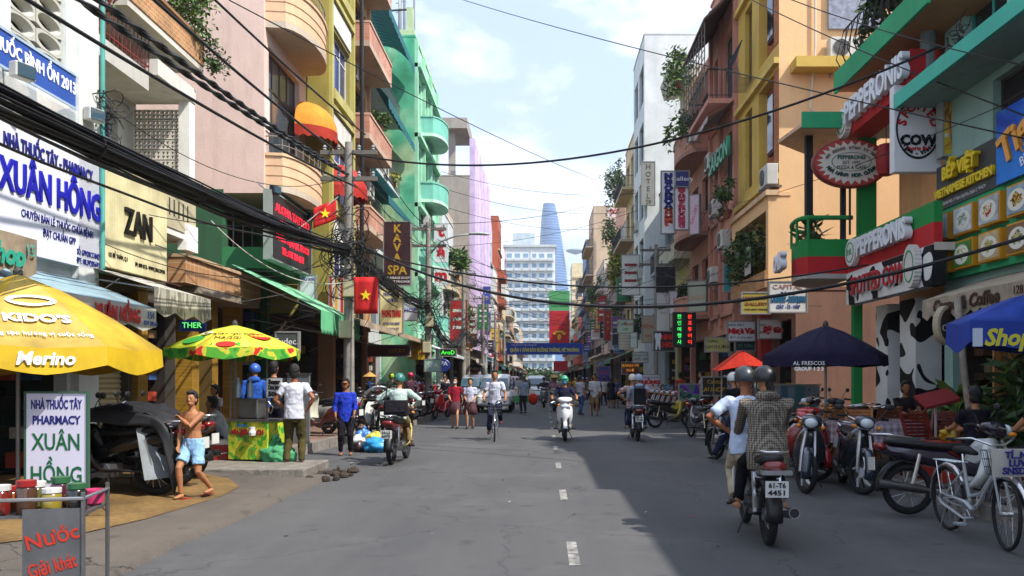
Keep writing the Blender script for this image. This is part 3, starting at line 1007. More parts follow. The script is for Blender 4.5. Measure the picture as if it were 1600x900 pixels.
# dome awning
def dome(label, side, X, Y, z, rad, out, mats, name='dome_awning'):
    e = thing(name, label, 'awning', (X, Y, z), R(90) if side == 'L' else R(-90))
    n, m_ = 12, 6
    b = B()
    rings = []
    for j in range(m_ + 1):
        a = PI / 2 * j / m_
        rings.append([(-rad * math.cos(PI * i / n) * math.cos(a), -out * math.sin(PI * i / n) * math.cos(a) - .001, rad * .95 * math.sin(a)) for i in range(n + 1)])
    b.loft(rings, cap=False, closed=False).build('canopy', mats[0], e, smooth=1)
    b = B()
    vs, fs = [], []
    for i in range(n * 2 + 1):
        a = PI * i / (2 * n)
        p = (-rad * math.cos(a), -out * math.sin(a))
        vs += [(p[0], p[1], 0), (p[0], p[1], -.28 - .06 * (i % 2))]
    for i in range(n * 2): fs.append((2 * i, 2 * i + 1, 2 * i + 3, 2 * i + 2))
    b.add(vs, fs).build('valance', mats[1], e)
    return e
dome('orange dome awning with red valance between pink and olive houses', 'L', -6.9, 23.9, 8.62, .9, .95, [M('#cf8626', rough=.85, var=.18, sc=3, bump=.3, bs=5), M('#a02a16', rough=.85, var=.15)])
dome('lower orange dome awning with red valance beside the pole top', 'L', -6.35, 25.6, 7.35, .8, .9, [M('#a8200e', rough=.6, var=.1), M('#a01d0c', rough=.7, var=.1)])
# olive house
OL = paint('#9c9252', dirt=.6)
h = House('L', 24.5, 27.6, -6.33, 17.5, OL, 'narrow olive yellow house with dark blue framed windows', depth=8, side_mat=paint('#978c42', dirt=.6), base=3.4)
for z in (3.9, 7.0, 10.3, 13.6):
    h.window(.35, 2.6, z, z + 1.75, 3, fr=M('#d2d0c6'), glass=M('#1d2f6e', rough=.15, var=.3, spec=.7))
    h.slab('window_surround', .2, 2.8, .0, .14, z - .42, z - .12, paint('#b5ac68'))
    h.slab('white_panel', .35, 2.6, .0, .05, z + 1.85, z + 2.5, paint('#d8d6cc'))
    h.slab('lintel', .15, 2.85, .0, .12, z + 2.56, z + 2.7, paint('#b5ac68'))
for x in (.04, 2.86): h.slab('pilaster', x, x + .2, .0, .08, 3.4, 17.2, paint('#aea55c'))
h.done()
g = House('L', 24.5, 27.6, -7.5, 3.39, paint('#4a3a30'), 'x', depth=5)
g.shop(.2, 2.9, 3.1, inner='#2f2420')
b = B()
for i in range(12):
    b.bar((.2 + .225 * i, -.03, .25), (.2 + .225 * (i + 1), -.03, .75), .014).bar((.2 + .225 * (i + 1), -.045, .25), (.2 + .225 * i, -.045, .75), .014)
    for k in range(1, 4): b.bar((.2 + .225 * i, -.03, .25 + .5 * k), (.2 + .225 * (i + 1), -.03, .75 + .5 * k), .014).bar((.2 + .225 * (i + 1), -.045, .25 + .5 * k), (.2 + .225 * i, -.045, .75 + .5 * k), .014)
b.build('lattice_gate', M('#4a463e', rough=.5, metal=.4), g.e)
g.done()
merge(g, h)
B(Matrix.Translation((-6.1, 27.75, 0))).tube([(0, 0, 3), (.03, .02, 9), (0, 0, 17.5)], .07, 8).build('black_drainpipe', BLACK, h.e).matrix_parent_inverse = h.e.matrix_basis.inverted()
# peach house with stacked balconies
h = House('L', 27.65, 33.2, -7.0, 18.0, paint('#b8936f', dirt=.4), 'peach brown house with stacked pink tiled balconies', depth=8)
PT = pat('brick', ['#c78c72', '#b97a62', '#d8b8a4'], s=4, swap=True)
for z in (3.7, 6.9, 10.1, 13.3, 16.4):
    h.window(.5, 2.2, z + .1, z + 2.2, 2)
    h.window(3.0, 5.0, z + .1, z + 2.4, 3, fr=M('#4a3a30'))
    if z > 5: h.balcony(1.2, 5.4, z, .95, 'box', 'solid', mat=PT, railm=paint('#cfa890'), rh=.62, under=paint('#c2a892'), th=.2)
h.shop(.3, 5.2, 3.2)
for x in (.0, 2.5, 5.3): h.slab('pilaster', x, x + .22, .0, .1, 3.4, 17.8, paint('#c29c74'))
h.done()
plant('leafy green plant in a pot on the peach balcony', (-6.3, 31.8, 10.9), (.35, .5, .4), 260, .12, mats=LEAF, seed=8, drop=.3)
aircon('air conditioner high on the peach brown house', (-6.75, 29.9, 12.4), R(90))
# recessed pale house with three teal awnings
h = House('L', 33.25, 40.4, -7.9, 16.5, paint('#b9bdbc', dirt=.4), 'recessed grey white house with three teal awnings', depth=7)
TEAL = pat('stripe', ['#1d5f66', '#2b7a80', '#1d5f66', '#174d55'], scale=(2.6, 2.6, 2.6), wear=.15)
for k, z in enumerate((3.9, 7.2, 10.6, 13.9)):
    h.window(.6, 3.0, z, z + 2.2, 3, fr=M('#8e9494'), glass=GLASSB)
    h.window(3.8, 6.6, z, z + 2.2, 3, fr=M('#8e9494'), glass=GLASSB)
    if k: h.balcony(.3, 6.8, z - .2, .95, 'box', 'bars', mat=paint('#c9ccc8'), railm=M('#5d6466'))
h.shop(.4, 6.8, 3.2)
h.done()
for k, z in enumerate((8.95, 12.85, 16.6)):
    awning('%s of three teal striped awnings stacked on the grey white house' % ('lowest', 'middle', 'topmost')[k], 'L', 33.4, 40.2, -7.85, z + 1.05, -6.25, z, TEAL, val=.4, scallop=.5, curve=.3, arms=False)
for k, (y, z) in enumerate(((34.6, 10.55), (36.4, 10.4))):
    aircon('air conditioner on the grey white house, %s under the middle teal awning' % ('nearer one', 'farther one')[k], (-6.85, y, z), R(90))
plant('pair of spiky balcony plants below the middle teal awning', (-7.0, 38.6, 10.4), (.4, .8, .35), 300, .14, mats=LEAFY, seed=9)
# green house
GR = pat('blotch', ['#bccb96', '#a9cfa4', '#58b48c', '#45a47c'], s=.35, detail=6, stops=[0, .45, .53, .62], const=False, scale=(1, 1, .6))
MINT = paint('#a4d6ba', dirt=.25)
h = House('L', 40.5, 48.6, -6.3, 18.2, MINT, 'tall mint green house with round turquoise balconies and a peeling side wall', depth=8, side_mat=GR)
TQ = paint('#76c0ac', dirt=.35)
for z in (4.0, 7.4, 10.8, 14.2):
    for x in (.5, 2.9, 5.3): h.window(x, x + 1.7, z + .1, z + 2.3, 2, fr=M('#cfe6da'), glass=GLASSB)
    h.balcony(2.2, 5.9, z + .0, 1.15, 'curve', 'solid', mat=TQ, railm=TQ, rh=.8, under=paint('#bcdccb'))
    h.slab('cornice', 0, 8.1, .0, .3, z + 2.55, z + 2.75, paint('#9fd4b4'))
for x in (.0, 2.4, 5.0, 7.8): h.slab('pilaster', x, x + .28, .0, .16, 3.4, 18.1, paint('#93cdaa'))
h.shop(.4, 7.6, 3.1)
h.roof_parapet(.35, paint('#b3c79a'))
h.slab('roof_post', .1, .4, -2.6, -2.3, 18.3, 19.6, paint('#b3c79a'))
h.slab('roof_post', .1, .4, -.4, -.1, 18.3, 19.7, paint('#b3c79a'))
B().cyl((.25, 2.6, 19.5), (.25, .2, 19.65), .05, n=6).build('roof_rail', M('#3a3432'), h.e)
h.done()
for k, (x, hh, r0) in enumerate(((-8.6, 3.0, .05), (-8.0, 3.2, .05), (-7.0, 4.9, .09), (-6.55, 5.2, .06), (-7.3, 3.3, .12))):
    e = thing('roof_mast', ('leftmost thin mast', 'second thin mast', 'tall thick mast', 'rightmost latticed mast', 'short white panel mast')[k] + ' on the roof of the mint green house', 'antenna', (x, 41.4 + .2 * k, 18.3), 0, 'masts on the green roof')
    b = B().cyl((0, 0, 0), (0, 0, hh), r0, r0 * .7, 8)
    for q in range(3): b.cyl((-.22, 0, hh * (.55 + .14 * q)), (.22, 0, hh * (.6 + .14 * q)), .02, n=5)
    b.build('pole', M('#8b9196', metal=.4, rough=.5), e)
    B().box(-.06, .06, -.1, -.04, hh * .6, hh).build('antenna_panel', M('#c7c9c8'), e)
# ---------------------------------------------------------------- right side, near to far
GRN = paint('#12803a', dirt=.2)
GRN2 = paint('#2a9a68', dirt=.2)
RED = paint('#b01a1e', dirt=.2)
TEALW = paint('#8fb0a8', dirt=.3)
# café house at the right edge
h = House('R', 8.2, 14.85, 7.15, 9.2, TEALW, 'pale teal café house with big food board at the right edge', depth=8, side_mat=TEALW)
h.shop(.3, 6.2, 3.1, inner='#2a1f18', bright=('#5a3a22', '#7a5530', '#2f3a26', '#3a2a1c', '#8a7a5a', '#4a2a1c'))
h.window(.7, 2.0, 7.3, 8.9, 2, fr=M('#2f8a7a'), glass=GLASS)
h.window(1.6, 3.2, 4.9, 6.3, 2, fr=M('#3a3230'), glass=DARK)
h.window(4.0, 6.0, 7.3, 8.9, 3, fr=M('#2f8a7a'), glass=GLASS)
h.slab('floor_slab', -.1, 6.7, .0, .8, 6.42, 6.6, paint('#7f9a94'))
h.slab('slab_fascia', -.12, 6.72, .802, .86, 6.4, 6.66, paint('#45b39c', dirt=.15))
B().cyl((.0, -.3, 6.67), (.0, -.3, 8.6), .13, n=12).build('column', paint('#6a7476'), h.e)
h.done()
g = House('R', -9, 8.1, 7.3, 9.0, paint('#b9ad98'), 'plain beige shophouse added just outside the view to shade the right', depth=8)  # unseen house, put in to cast shade over the near right of the road
for x in (1, 5, 9, 13): g.window(x, x + 2.2, 4.4, 6.4, 3)
g.done()
# the food board
def foodmat(k):
    sets = [['#c9c2b4', '#b9b2a0', '#6f5a48', '#c94a30', '#e8e4d8'], ['#7a9a3a', '#a8b050', '#4f7a2a', '#d8cf90', '#3f5a22'], ['#cfd8da', '#4f8a3a', '#b9c6c4', '#6b4a2c', '#e6e2d2'], ['#d8d4c0', '#3f9a3a', '#c9b23a', '#e2dcc8', '#a83a22'],
            ['#b9302a', '#8a1f1c', '#d8c8a8', '#4a6a2a', '#c95a3a'], ['#d2c8a8', '#b98a4a', '#7a9a3a', '#c9b48a', '#5a3a22'], ['#6b3a22', '#8a5030', '#d2b23a', '#4f2a18', '#c9b98a'], ['#8a6a40', '#c9b48a', '#5a7a3a', '#6b4a2c', '#d8cbb0']]
    return pat('blotch', sets[k], s=5 + .3 * k, detail=3, dist=1.2, stops=[0, .42, .5, .56, .64], wear=.1)
e = thing('food_board', 'green signboard with two rows of framed food pictures above the café awning', 'signboard', (7.0, 13.45, 3.89), R(-90))
B().box(-1.35, 3.2, 0, .12, -.62, .62).build('panel', GRN2, e)
I_ = ink
ORG = M('#c98a1e', rough=.5, var=.12)
k = 0
for i in range(5):
    for j in range(2):
        x, z = -.98 + .8 * i, .27 - .56 * j
        if k == 8: k = 0
        b = B().box(x - .31, x + .31, -.14, -.002, z - .23, z + .23)
        f_ = b.build('picture_frame', ORG, e)
        B().box(x - .28, x + .28, -.155, -.141, z - .2, z + .2).build('food_picture', M(('#b9c6cc', '#6a8a3a', '#c2d0d6', '#4f8a3a', '#a8b4b8', '#c9b48a', '#8fa8b4', '#7a5a3a')[k], rough=.4, var=.3, sc=4), f_)
        B().prism([(x + .02 * (k % 3 - 1) + .23 * math.cos(2 * PI * q / 24), z - .01 + .16 * math.sin(2 * PI * q / 24)) for q in range(24)], 'y', -.159, -.156).build('printed_plate', I_('#d6d4ca'), f_)
        B().prism([(x + .02 * (k % 3 - 1) + (.13 + .04 * math.sin(q * 2.3 + k)) * math.cos(2 * PI * q / 18), z + (.09 + .03 * math.sin(q * 1.7 + k)) * math.sin(2 * PI * q / 18)) for q in range(18)], 'y', -.163, -.16).build('printed_food', foodmat(k), f_)
        k += 1
YEL = M('#e0c21e', rough=.4, var=.05)
sign('charcoal restaurant signboard with raised yellow letters over the food pictures', (6.98, 13.75, 4.9), R(-90), 2.1, .78, M('#33333a', rough=.4, var=.1), [
    ('BẾP VIỆT', .3, -.1, .17, YEL, dict(w=1.1, ex=.05, bold=.012)), ('VIETNAMESE KITCHEN', .2, -.05, -.12, YEL, dict(w=1.9, ex=.03, bold=.008)), ('128 Bùi Viện, P. Phạm Ngũ Lão, Quận 1, TPHCM', .08, -.1, -.3, ink('#b9b9b9'), dict(w=1.4))], t_=.15)
e = sign('blue beer signboard with slanting orange lettering at the right edge', (6.9, 11.95, 5.05), R(-90), 1.5, 1.1, pat('blotch', ['#1d2f8f', '#1f4fb9', '#2f7ad0'], s=1.2, detail=2, const=False), [
    ('Tiger', .62, .02, .1, M('#e09a3a', rough=.4, var=.05), dict(rot=(0, R(-22), 0), bold=.02, ex=.02)), ('BEER', .2, .1, -.3, ink('#dfe6f2'), dict(rot=(0, R(-22), 0)))], t_=.1)
def lightbox(label, c, w_, h_, t_, face, lines, side=None):
    return sign(label, c, 0, w_, h_, face, lines, t_=t_, frame=M('#9aa09c', metal=.4), brackets=.25)
e = lightbox('tall projecting sign printed with yellow curry and brown pastries', (7.27, 14.6, 6.35), .5, 1.72, .22, pat('blotch', ['#cfd2cc', '#d2b42a', '#c99a22', '#8a5a28', '#b98a50', '#4f7a2e'], s=3.2, detail=3, dist=1.4, stops=[0, .36, .45, .52, .6, .68]), [('Crepe', .12, 0, .75, ink('#6a6a70'), {})])
b = B()
for i in range(6): b.ell((-.17 + .07 * i, -.012, -.42 + .03 * (i % 2)), (.03, .012, .26), 8, 6, Matrix.Rotation(R(-8 + 3 * i), 3, 'Y'))
b.build('printed_pastries', M('#b98a4a', var=.2), e)
e = thing('round_logo_sign', 'white projecting light box with a black ring and red lettering', 'sign', (6.72, 14.95, 6.05), 0)
B().box(-.43, .43, 0, .2, -.78, .78).build('panel', M('#d2d3d6', rough=.35, var=.03), e, bevel=.01)
b = B()
b.loft([[(r0 * math.cos(2 * PI * i / 40), y, r0 * 1.38 * math.sin(2 * PI * i / 40)) for i in range(40)] for r0, y in ((.40, -.002), (.40, -.012), (.37, -.012), (.37, -.002))], cap=False)
b.build('ring', ink('#121214'), e)
def arc_text(s, parent, r0, rz_, a0, a1, size, mat, y=-.012, flip=False, cx=0, cz=0, sq=1.0):
    n = len(s)
    for i, ch in enumerate(s):
        if ch == ' ': continue
        a = R(a0 + (a1 - a0) * (i / max(1, n - 1)))
        text(ch, parent, cx + r0 * math.cos(a), y, cz + rz_ * math.sin(a), mat, size=size, rot=(0, -(a - PI / 2) if not flip else -(a + PI / 2), 0), bold=.008, name='letter', sx=sq)
arc_text('SPOTTED', e, .29, .40, 165, 15, .21, ink('#b01c20'))
arc_text('Saigon - Vietnam', e, .32, .45, 205, 335, .085, ink('#22222a'), flip=True)
text('COW', e, 0, -.012, -.22, ink('#15151a'), size=.25, bold=.014)
text('Sports Bar', e, 0, -.012, -.36, ink('#b01c20'), size=.1, bold=.004)
# pizza house
h = House('R', 13.85, 17.8, 7.6, 10.3, paint('#cf9a68'), 'green and red pizza house with cow print band and projecting corner balcony', depth=8, side_mat=paint('#c98f60'))
COW = pat('blotch', ['#0d0d0f', '#d6d6d4'], s=1.7, detail=0, dist=.9, stops=[0, .43], wear=.12)
h.shop(.3, 3.7, 3.0, inner='#221a18', z0=.3)
h.slab('cow_print_wall', .0, .6, .0, .5, .15, 3.1, COW)
h.slab('cow_print_wall', 1.2, 1.9, .0, .5, .15, 3.1, COW)
h.slab('green_column', -.4, -.22, .7, .88, .15, 3.7, GRN)
xa = h.lx(17.8)
W = h.W
h.slab('balcony', xa, W, .0, 1.1, 3.7, 3.83, paint('#b9b2a8'))
h.slab('green_band', xa + .004, W - .01, .96, 1.1, 4.17, 4.52, GRN)
h.slab('red_band', xa + .004, W - .01, .96, 1.102, 3.81, 4.168, RED)
h.slab('cow_print_band', xa + .02, W - .01, .9, 1.14, 3.12, 3.79, COW)
# the projecting rounded wing
b = B()
def wingplan(o_, r0):
    return [(xa, -o_)] + [(.4 + .9 - .9 * math.sin(R(90 * i / 6)) * 1.0, -(o_ + 0) if False else -(1.1 + (o_ - 1.1))) for i in range(0)]
pts = [(xa, -1.0), (xa, -2.0)] + [(.45 + xa * 0 + (xa - .9) * (1 - i / 5.0) ** 1.0 * 0 + (xa - .45 - .0) * math.cos(R(90 * i / 6)) * .0, 0) for i in range(0)]
wing = [(xa, -1.0), (xa, -1.95), (xa - .08, -2.05)] + [(xa - .3 - 1.6 * math.sin(R(15 * i)), -1.2 - .9 * math.cos(R(15 * i))) for i in range(0, 7)] + [(xa - 2.5, -1.0)]
B().prism(wing, 'z', 3.7, 3.8).build('wing_floor', paint('#a8a49c'), h.e)
for nm, z0_, z1_, mm, q in (('wing_red_band', 3.8, 4.17, RED, .0), ('wing_green_band', 4.172, 4.54, GRN, .003)):
    b = B()
    vs, fs = [], []
    for x, y in wing[:-1]: vs += [(x + q, y - q, z0_), (x + q, y - q, z1_), (x - .08, y + .08, z1_), (x - .08, y + .08, z0_)]
    for i in range(len(wing) - 2):
        for j in range(4): fs.append((i * 4 + j, (i + 1) * 4 + j, (i + 1) * 4 + (j + 1) % 4, i * 4 + (j + 1) % 4))
    b.add(vs, fs).build(nm, mm, h.e)
b = B()
b.tube([(x, y, 5.0) for x, y in wing[:-1]], .05, 6)
for x, y in wing[1:-1:2]: b.cyl((x, y, 4.5), (x, y, 5.0), .03, n=6)
b.build('wing_rail', GRN, h.e)
B().box(xa - .9, xa - .75, -1.75, -1.6, 3.83, 7.0).build('wing_post', M('#1f1f20'), h.e)
B().box(xa - .2, xa - .1, -1.2, -1.1, 3.83, 7.0).build('wing_post', M('#1f1f20'), h.e)
B().box(xa - .06, xa + .04, -.9, -.5, 3.83, 6.7).build('green_post', GRN, h.e)
B().prism([(xa + .02, -.8), (xa + .02, -2.05), (xa - 1.4, -2.2), (xa - 2.6, -1.0), (xa - 2.6, -.0), (xa, 0)], 'z', 6.98, 7.06).build('wing_roof', paint('#c9a98a'), h.e)
B().box(xa + .022, xa + .09, -2.1, -.9, 6.9, 7.24).build('roof_fascia', GRN2, h.e)
# upper red sign beam and slab
h.slab('sign_beam', xa - .1, W - .9, .6, 1.12, 6.72, 7.4, RED)
h.slab('sign_soffit', xa - .1, W - .9, .0, .59, 6.72, 6.8, paint('#b9b4aa'))
h.slab('upper_slab', xa - .1, W + .3, .0, 1.3, 7.72, 7.9, paint('#a8744a'))
h.slab('upper_fascia', xa - .12, W + .3, 1.302, 1.36, 7.68, 8.12, GRN2)
h.window(xa + .3, xa + 1.4, 8.1, 10.2, 2, fr=M('#c9a07a'), glass=GLASS)
h.window(xa + 2.0, xa + 3.2, 8.1, 10.2, 2, fr=M('#c9a07a'), glass=GLASS)
b = B()
for i in range(24):
    x = xa + .2 + .16 * i
    b.tube([(x, -1.2, 7.9), (x, -1.42 + .1 * (i % 2), 8.3), (x, -1.26, 8.9)], .012, 4)
b.tube([(xa + .2, -1.26, 8.9), (xa + 4, -1.26, 8.9)], .02, 5)
b.build('railing', M('#161618'), h.e)
h.done()
LW = M('#d6d8de', rough=.35, var=.04)
e = thing('raised_lettering', 'white raised letters on the upper red beam of the pizza house', 'sign', (6.46, 16.1, 7.06), R(-90))
text('PEPPERONIS', e, .0, -.075, .04, LW, size=.62, ex=.07, bold=.02, w=2.85)
e = thing('raised_lettering', 'white raised letters on the green and red band under the balcony', 'sign', (6.48, 15.75, 4.2), R(-90))
text('PEPPERONIS', e, .0, -.08, .0, LW, size=.5, ex=.07, bold=.02, w=2.3)
e = thing('raised_lettering', 'white raised letters on the rounded end of the corner balcony', 'sign', (5.52, 18.75, 4.15), R(-97))
text('ONIS', e, .0, -.2, .0, LW, size=.5, ex=.07, bold=.02, w=1.1)
e = thing('raised_lettering', 'red raised letters with white edges on the cow print band', 'sign', (6.44, 16.05, 3.44), R(-90))
text('SPOTTED COW', e, 0, -.02, 0, LW, size=.52, ex=.01, bold=.02, w=2.6)
text('SPOTTED COW', e, 0, -.06, 0, M('#b01a20', rough=.4, var=.05), size=.52, ex=.012, bold=.004, w=2.56)
def badge(label, loc, rz, r0, sq=1.0, gear=24, face='#dcdcd8', rim='#dcdcd8', t_=.12):
    e = thing('round_badge', label, 'sign', loc, rz, 'round badges on the pizza house')
    b = B()
    ring = [(r0 * (1 + .05 * (i % 2)) * math.cos(PI * i / gear), r0 * sq * (1 + .05 * (i % 2)) * math.sin(PI * i / gear)) for i in range(gear * 2)]
    b.prism(ring, 'y', -t_, 0)
    b.build('disc', M(rim, rough=.4), e)
    b = B()
    b.loft([[(q * math.cos(2 * PI * i / 28), y, q * sq * math.sin(2 * PI * i / 28)) for i in range(28)] for q, y in ((r0 * .78, -t_ - .001), (r0 * .78, -t_ - .01), (r0 * .7, -t_ - .01), (r0 * .7, -t_ - .001))], cap=False)
    b.build('ring', ink('#2f8a5a'), e)
    return e
e = badge('round white cog badge at the far end of the upper red beam', (6.46, 17.75, 7.0), R(-90), .3)
text('P.K', e, 0, -.135, 0, ink('#3a8a62'), size=.2)
e = badge('round white cog badge left of the letters on the balcony band', (6.48, 17.3, 4.18), R(-90), .27)
text('P.K', e, 0, -.135, 0, ink('#3a8a62'), size=.18)
e = badge('oval cow-print badge at the near end of the cow print band', (6.44, 14.42, 3.5), R(-90), .24, 1.5, 30, '#d8d4cc', '#c9c6c0')
# oval restaurant sign, lanterns
e = thing('oval_sign', 'large oval restaurant sign with red saw-tooth border over the corner balcony', 'sign', (6.47, 17.55, 6.1), 0)
def ovalring(b, a0, a1, y):
    pass
B().loft([[(.78 * k_ * math.cos(2 * PI * i / 48), y, .5 * k_ * math.sin(2 * PI * i / 48)) for i in range(48)] for k_, y in ((1.04, .1), (1.04, -.0), (1.0, -.03))], cap=True).build('panel', M('#7a2a22', rough=.5), e)
B().prism([(.76 * math.cos(2 * PI * i / 48), .485 * math.sin(2 * PI * i / 48)) for i in range(48)], 'y', -.036, -.031).build('red_border', ink('#a8423a'), e)
B().prism([((.73 if i % 2 else .60) * math.cos(2 * PI * i / 52), (.465 if i % 2 else .37) * math.sin(2 * PI * i / 52)) for i in range(52)], 'y', -.042, -.037).build('saw_tooth_face', M('#c9c4b8', rough=.5, var=.05), e)
b = B()
b.loft([[(k_ * .42 * math.cos(2 * PI * i / 40), y, k_ * .2 * math.sin(2 * PI * i / 40) + .02) for i in range(40)] for k_, y in ((1, -.043), (1, -.05), (.96, -.05), (.96, -.043))], cap=False)
b.build('inner_ring', ink('#2f6a52'), e)
text('PEPPERONIS', e, 0, -.05, .11, ink('#2a5a4a'), size=.11, bold=.003)
text('EST 1992', e, 0, -.05, .0, ink('#5a5a58'), size=.1)
text('PIZZA & CAFE', e, 0, -.05, -.1, ink('#4a5a52'), size=.1)
arc_text('CHI NHÁNH CÔNG TY TNHH', e, .55, .31, 160, 20, .07, ink('#7a6a60'), y=-.05)
arc_text('NHÀ HÀNG HOA QUỲNH', e, .53, .27, 205, 335, .1, ink('#2a4a42'), y=-.05, flip=True)
B().cyl((0, .05, -.5), (0, .05, -1.5), .025, n=6).build('post', M('#1d1d1e'), e)
for k, (x, y, z) in enumerate(((6.95, 16.9, 6.0), (6.85, 15.9, 6.2))):
    e = thing('red_lantern', ('red lantern in front of the oval sign', 'red lantern next to the white light box')[k], 'lantern', (x, y, z), 0, 'red lanterns under the beam')
    B().lathe([(.06, -.33), (.15, -.3), (.19, -.15), (.2, 0), (.19, .15), (.15, .3), (.06, .33)], 14).build('shade', M('#8f1416', rough=.6, var=.15), e, smooth=40)
    B().cyl((0, 0, .33), (0, 0, .7), .008, n=4).build('cord', BLACK, e)
awning('beige scalloped crêpe and coffee awning over the café front', 'R', 10.2, 13.5, 7.1, 3.15, 6.15, 2.82, M('#a39682', rough=.9, var=.25, sc=3, dirt=.4), val=.34, scallop=.3, lines=[('Crepe & Coffee', .26, 1.35, .15, ink('#3a2018'), dict(bold=.01, w=1.9, shear=.15)), ('128', .16, 2.75, .12, ink('#3a2018'))])
plant('dark leafy plants on the upper balcony of the pizza house', (6.6, 16.3, 7.95), (.4, 1.0, .6), 900, .12, mats=LEAFD, seed=12)
plant('tall spiky plant on the corner balcony beside the oval sign', (5.85, 18.3, 3.85), (.22, .22, .5), 120, .13, mats=LEAFD, seed=13, elong=3)
plant('low spiky plant behind the green rail of the corner balcony', (6.3, 18.4, 3.85), (.3, .25, .35), 120, .12, mats=LEAFD, seed=14, elong=3)
# orange house
OR = paint('#e0b684', dirt=.12, var=.06)
YP = paint('#c9a94e', dirt=.25)
h = House('R', 22.3, 27.0, 6.3, 17.5, YP, 'tall orange house with yellow pilasters, brick panels and a blank sunlit side wall', side_mat=OR, depth=12, base=3.94)
BRK = pat('brick', ['#a05a34', '#b87044', '#8a6a50'], s=5, swap=True, mortar=.015, wear=.25)
for z in (4.3, 7.4, 10.6, 13.8):
    x1 = h.W
    h.hole(x1 - 2.1, x1 - .45, z, z + 2.5, .25)
    B().box(x1 - 2.1, x1 - .45, .25, .3, z, z + 2.5).build('brick_panel', BRK, h.e)
    b = B().box(x1 - 1.55, x1 - .85, .1, .2, z + .5, z + 2.2)
    f_ = b.build('window', M('#4a2420'), h.e)
    B().box(x1 - 1.48, x1 - .92, .08, .098, z + .58, z + 2.12).build('pane', GLASS, f_)
    B().box(x1 - .44, x1 - .02, -.02, -.001, z, z + 2.5).build('brick_strip', BRK, h.e)
    h.window(.9, 1.8, z, z + 2.4, 1, fr=M('#8a6a2a'), glass=M('#5f4a1e', rough=.4, var=.3))
    h.slab('cornice', 0, x1, .0, .14, z + 2.62, z + 2.78, paint('#d2b45e'))
b = B()
for i in range(14):
    b.tube([(1.0 + .1 * i, 0, 10.5), (1.0 + .1 * i, -.45, 10.5), (1.0 + .1 * i, -.62, 11.0), (1.0 + .1 * i, -.42, 11.6)], .009, 4)
b.tube([(1.0, -.42, 11.6), (2.3, -.42, 11.6)], .02, 5)
b.build('railing', M('#222c3a'), h.e)
h.done()
# lower loggia of the orange house
g = House('R', 22.26, 26.6, 6.0, 6.45, OR, 'x', depth=.6, base=3.95)
g.hole(.5, 4.1, 4.5, 6.1, .5)
g.slab('loggia_coping', -.05, 4.4, -.3, .08, 6.46, 6.6, paint('#d2b08a'))
g.slab('tiled_sill', .3, 4.34, .001, .1, 4.0, 4.45, pat('brick', ['#b98a5a', '#a8794a', '#c9a884'], s=3, bw=.5, rh=.5, off=0, swap=True))
g.done()
merge(g, h)
B(Matrix.Translation((0, 0, 0))).box(6.6, 9.2, 21.75, 22.29, 9.72, 10.0).build('side_ledge', YP, h.e).matrix_parent_inverse = h.e.matrix_basis.inverted()
B().box(7.6, 9.0, 22.2, 22.32, 10.9, 12.5).build('side_window', M('#8d93a0', rough=.3, var=.3, sc=8), h.e).matrix_parent_inverse = h.e.matrix_basis.inverted()
B().tube([(7.25, 22.22, 12.8), (7.25, 22.22, 10.4), (7.1, 22.2, 8.8), (7.3, 22.2, 8.6)], .03, 6).build('cable_duct', M('#c9c2b4'), h.e).matrix_parent_inverse = h.e.matrix_basis.inverted()
aircon('air conditioner on the orange side wall ledge, left one', (7.95, 21.95, 10.02), 0)
aircon('air conditioner on the orange side wall ledge, right one', (8.95, 21.95, 10.02), 0)
aircon('air conditioner low on the street front of the orange house', (5.95, 22.6, 6.75), R(-90))
plant('dense green plants filling the loggia of the orange house', (5.95, 24.6, 4.6), (.35, 1.5, .7), 1500, .11, mats=LEAFD + [LEAF[1]], seed=15, pot=False, drop=.3, name='loggia_plants')
plant('green balcony plants on the dark railing of the orange house', (5.75, 26.2, 6.6), (.3, .5, .5), 300, .12, mats=LEAFD, seed=16)
# ground floor under the loggia
sign('white notice board hung among the loggia plants', (5.86, 24.0, 4.95), R(-90), .62, .8, M('#c9c9c6', var=.1), [('PHÒNG', .16, 0, .22, ink('#a8403a'), {}), ('CHO THUÊ', .12, 0, .02, ink('#a8403a'), {}), ('0908 15', .12, 0, -.16, ink('#3a3a4a'), {})], t_=.03)
b_ = House('R', 22.31, 27.0, 6.75, 3.93, paint('#7a5a4a'), 'x', depth=6)
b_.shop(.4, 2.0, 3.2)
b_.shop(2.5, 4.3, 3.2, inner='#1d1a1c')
b_.slab('red_pillar', 2.02, 2.4, .0, .35, .14, 3.9, paint('#8f1f1a'))
b_.done()
merge(b_, h)
SAL = paint('#c98f7c', dirt=.35)
SAL2 = paint('#bd8472', dirt=.4)
h = House('R', 27.05, 31.3, 6.3, 15.5, SAL, 'salmon pink house with arched windows and green lettering', depth=8)
for z in (4.2, 7.6, 11.0):
    h.window(.5, 1.5, z, z + 2.2, 1, fr=M('#5a463e'))
    h.window(2.2, 3.7, z, z + 2.3, 2, fr=M('#5a463e'), glass=GLASSB)
    h.slab('sill_band', 0, 4.25, .0, .12, z - .5, z - .35, SAL2)
h.balcony(.3, 3.9, 10.8, .9, 'box', 'bars', railm=M('#2a2426'))
h.shop(.3, 3.9, 3.1)
for x in (.0, 1.75, 4.0): h.slab('pilaster', x, x + .24, .0, .12, 3.4, 15.3, SAL2)
h.done()
b = B()
e = thing('iron_canopy', 'lattice roof canopy over the top balcony of the salmon pink house', 'canopy', (0, 0, 0))
B().prism([(6.3, 14.4), (5.2, 13.3), (5.2, 13.2), (6.3, 14.3)], 'y', 27.1, 31.2).build('roof_sheet', M('#5a4640', rough=.8, var=.3), e)
for i in range(9): b.bar((5.25, 27.2 + .5 * i, 11.0), (5.25, 27.2 + .5 * i, 13.2), .03)
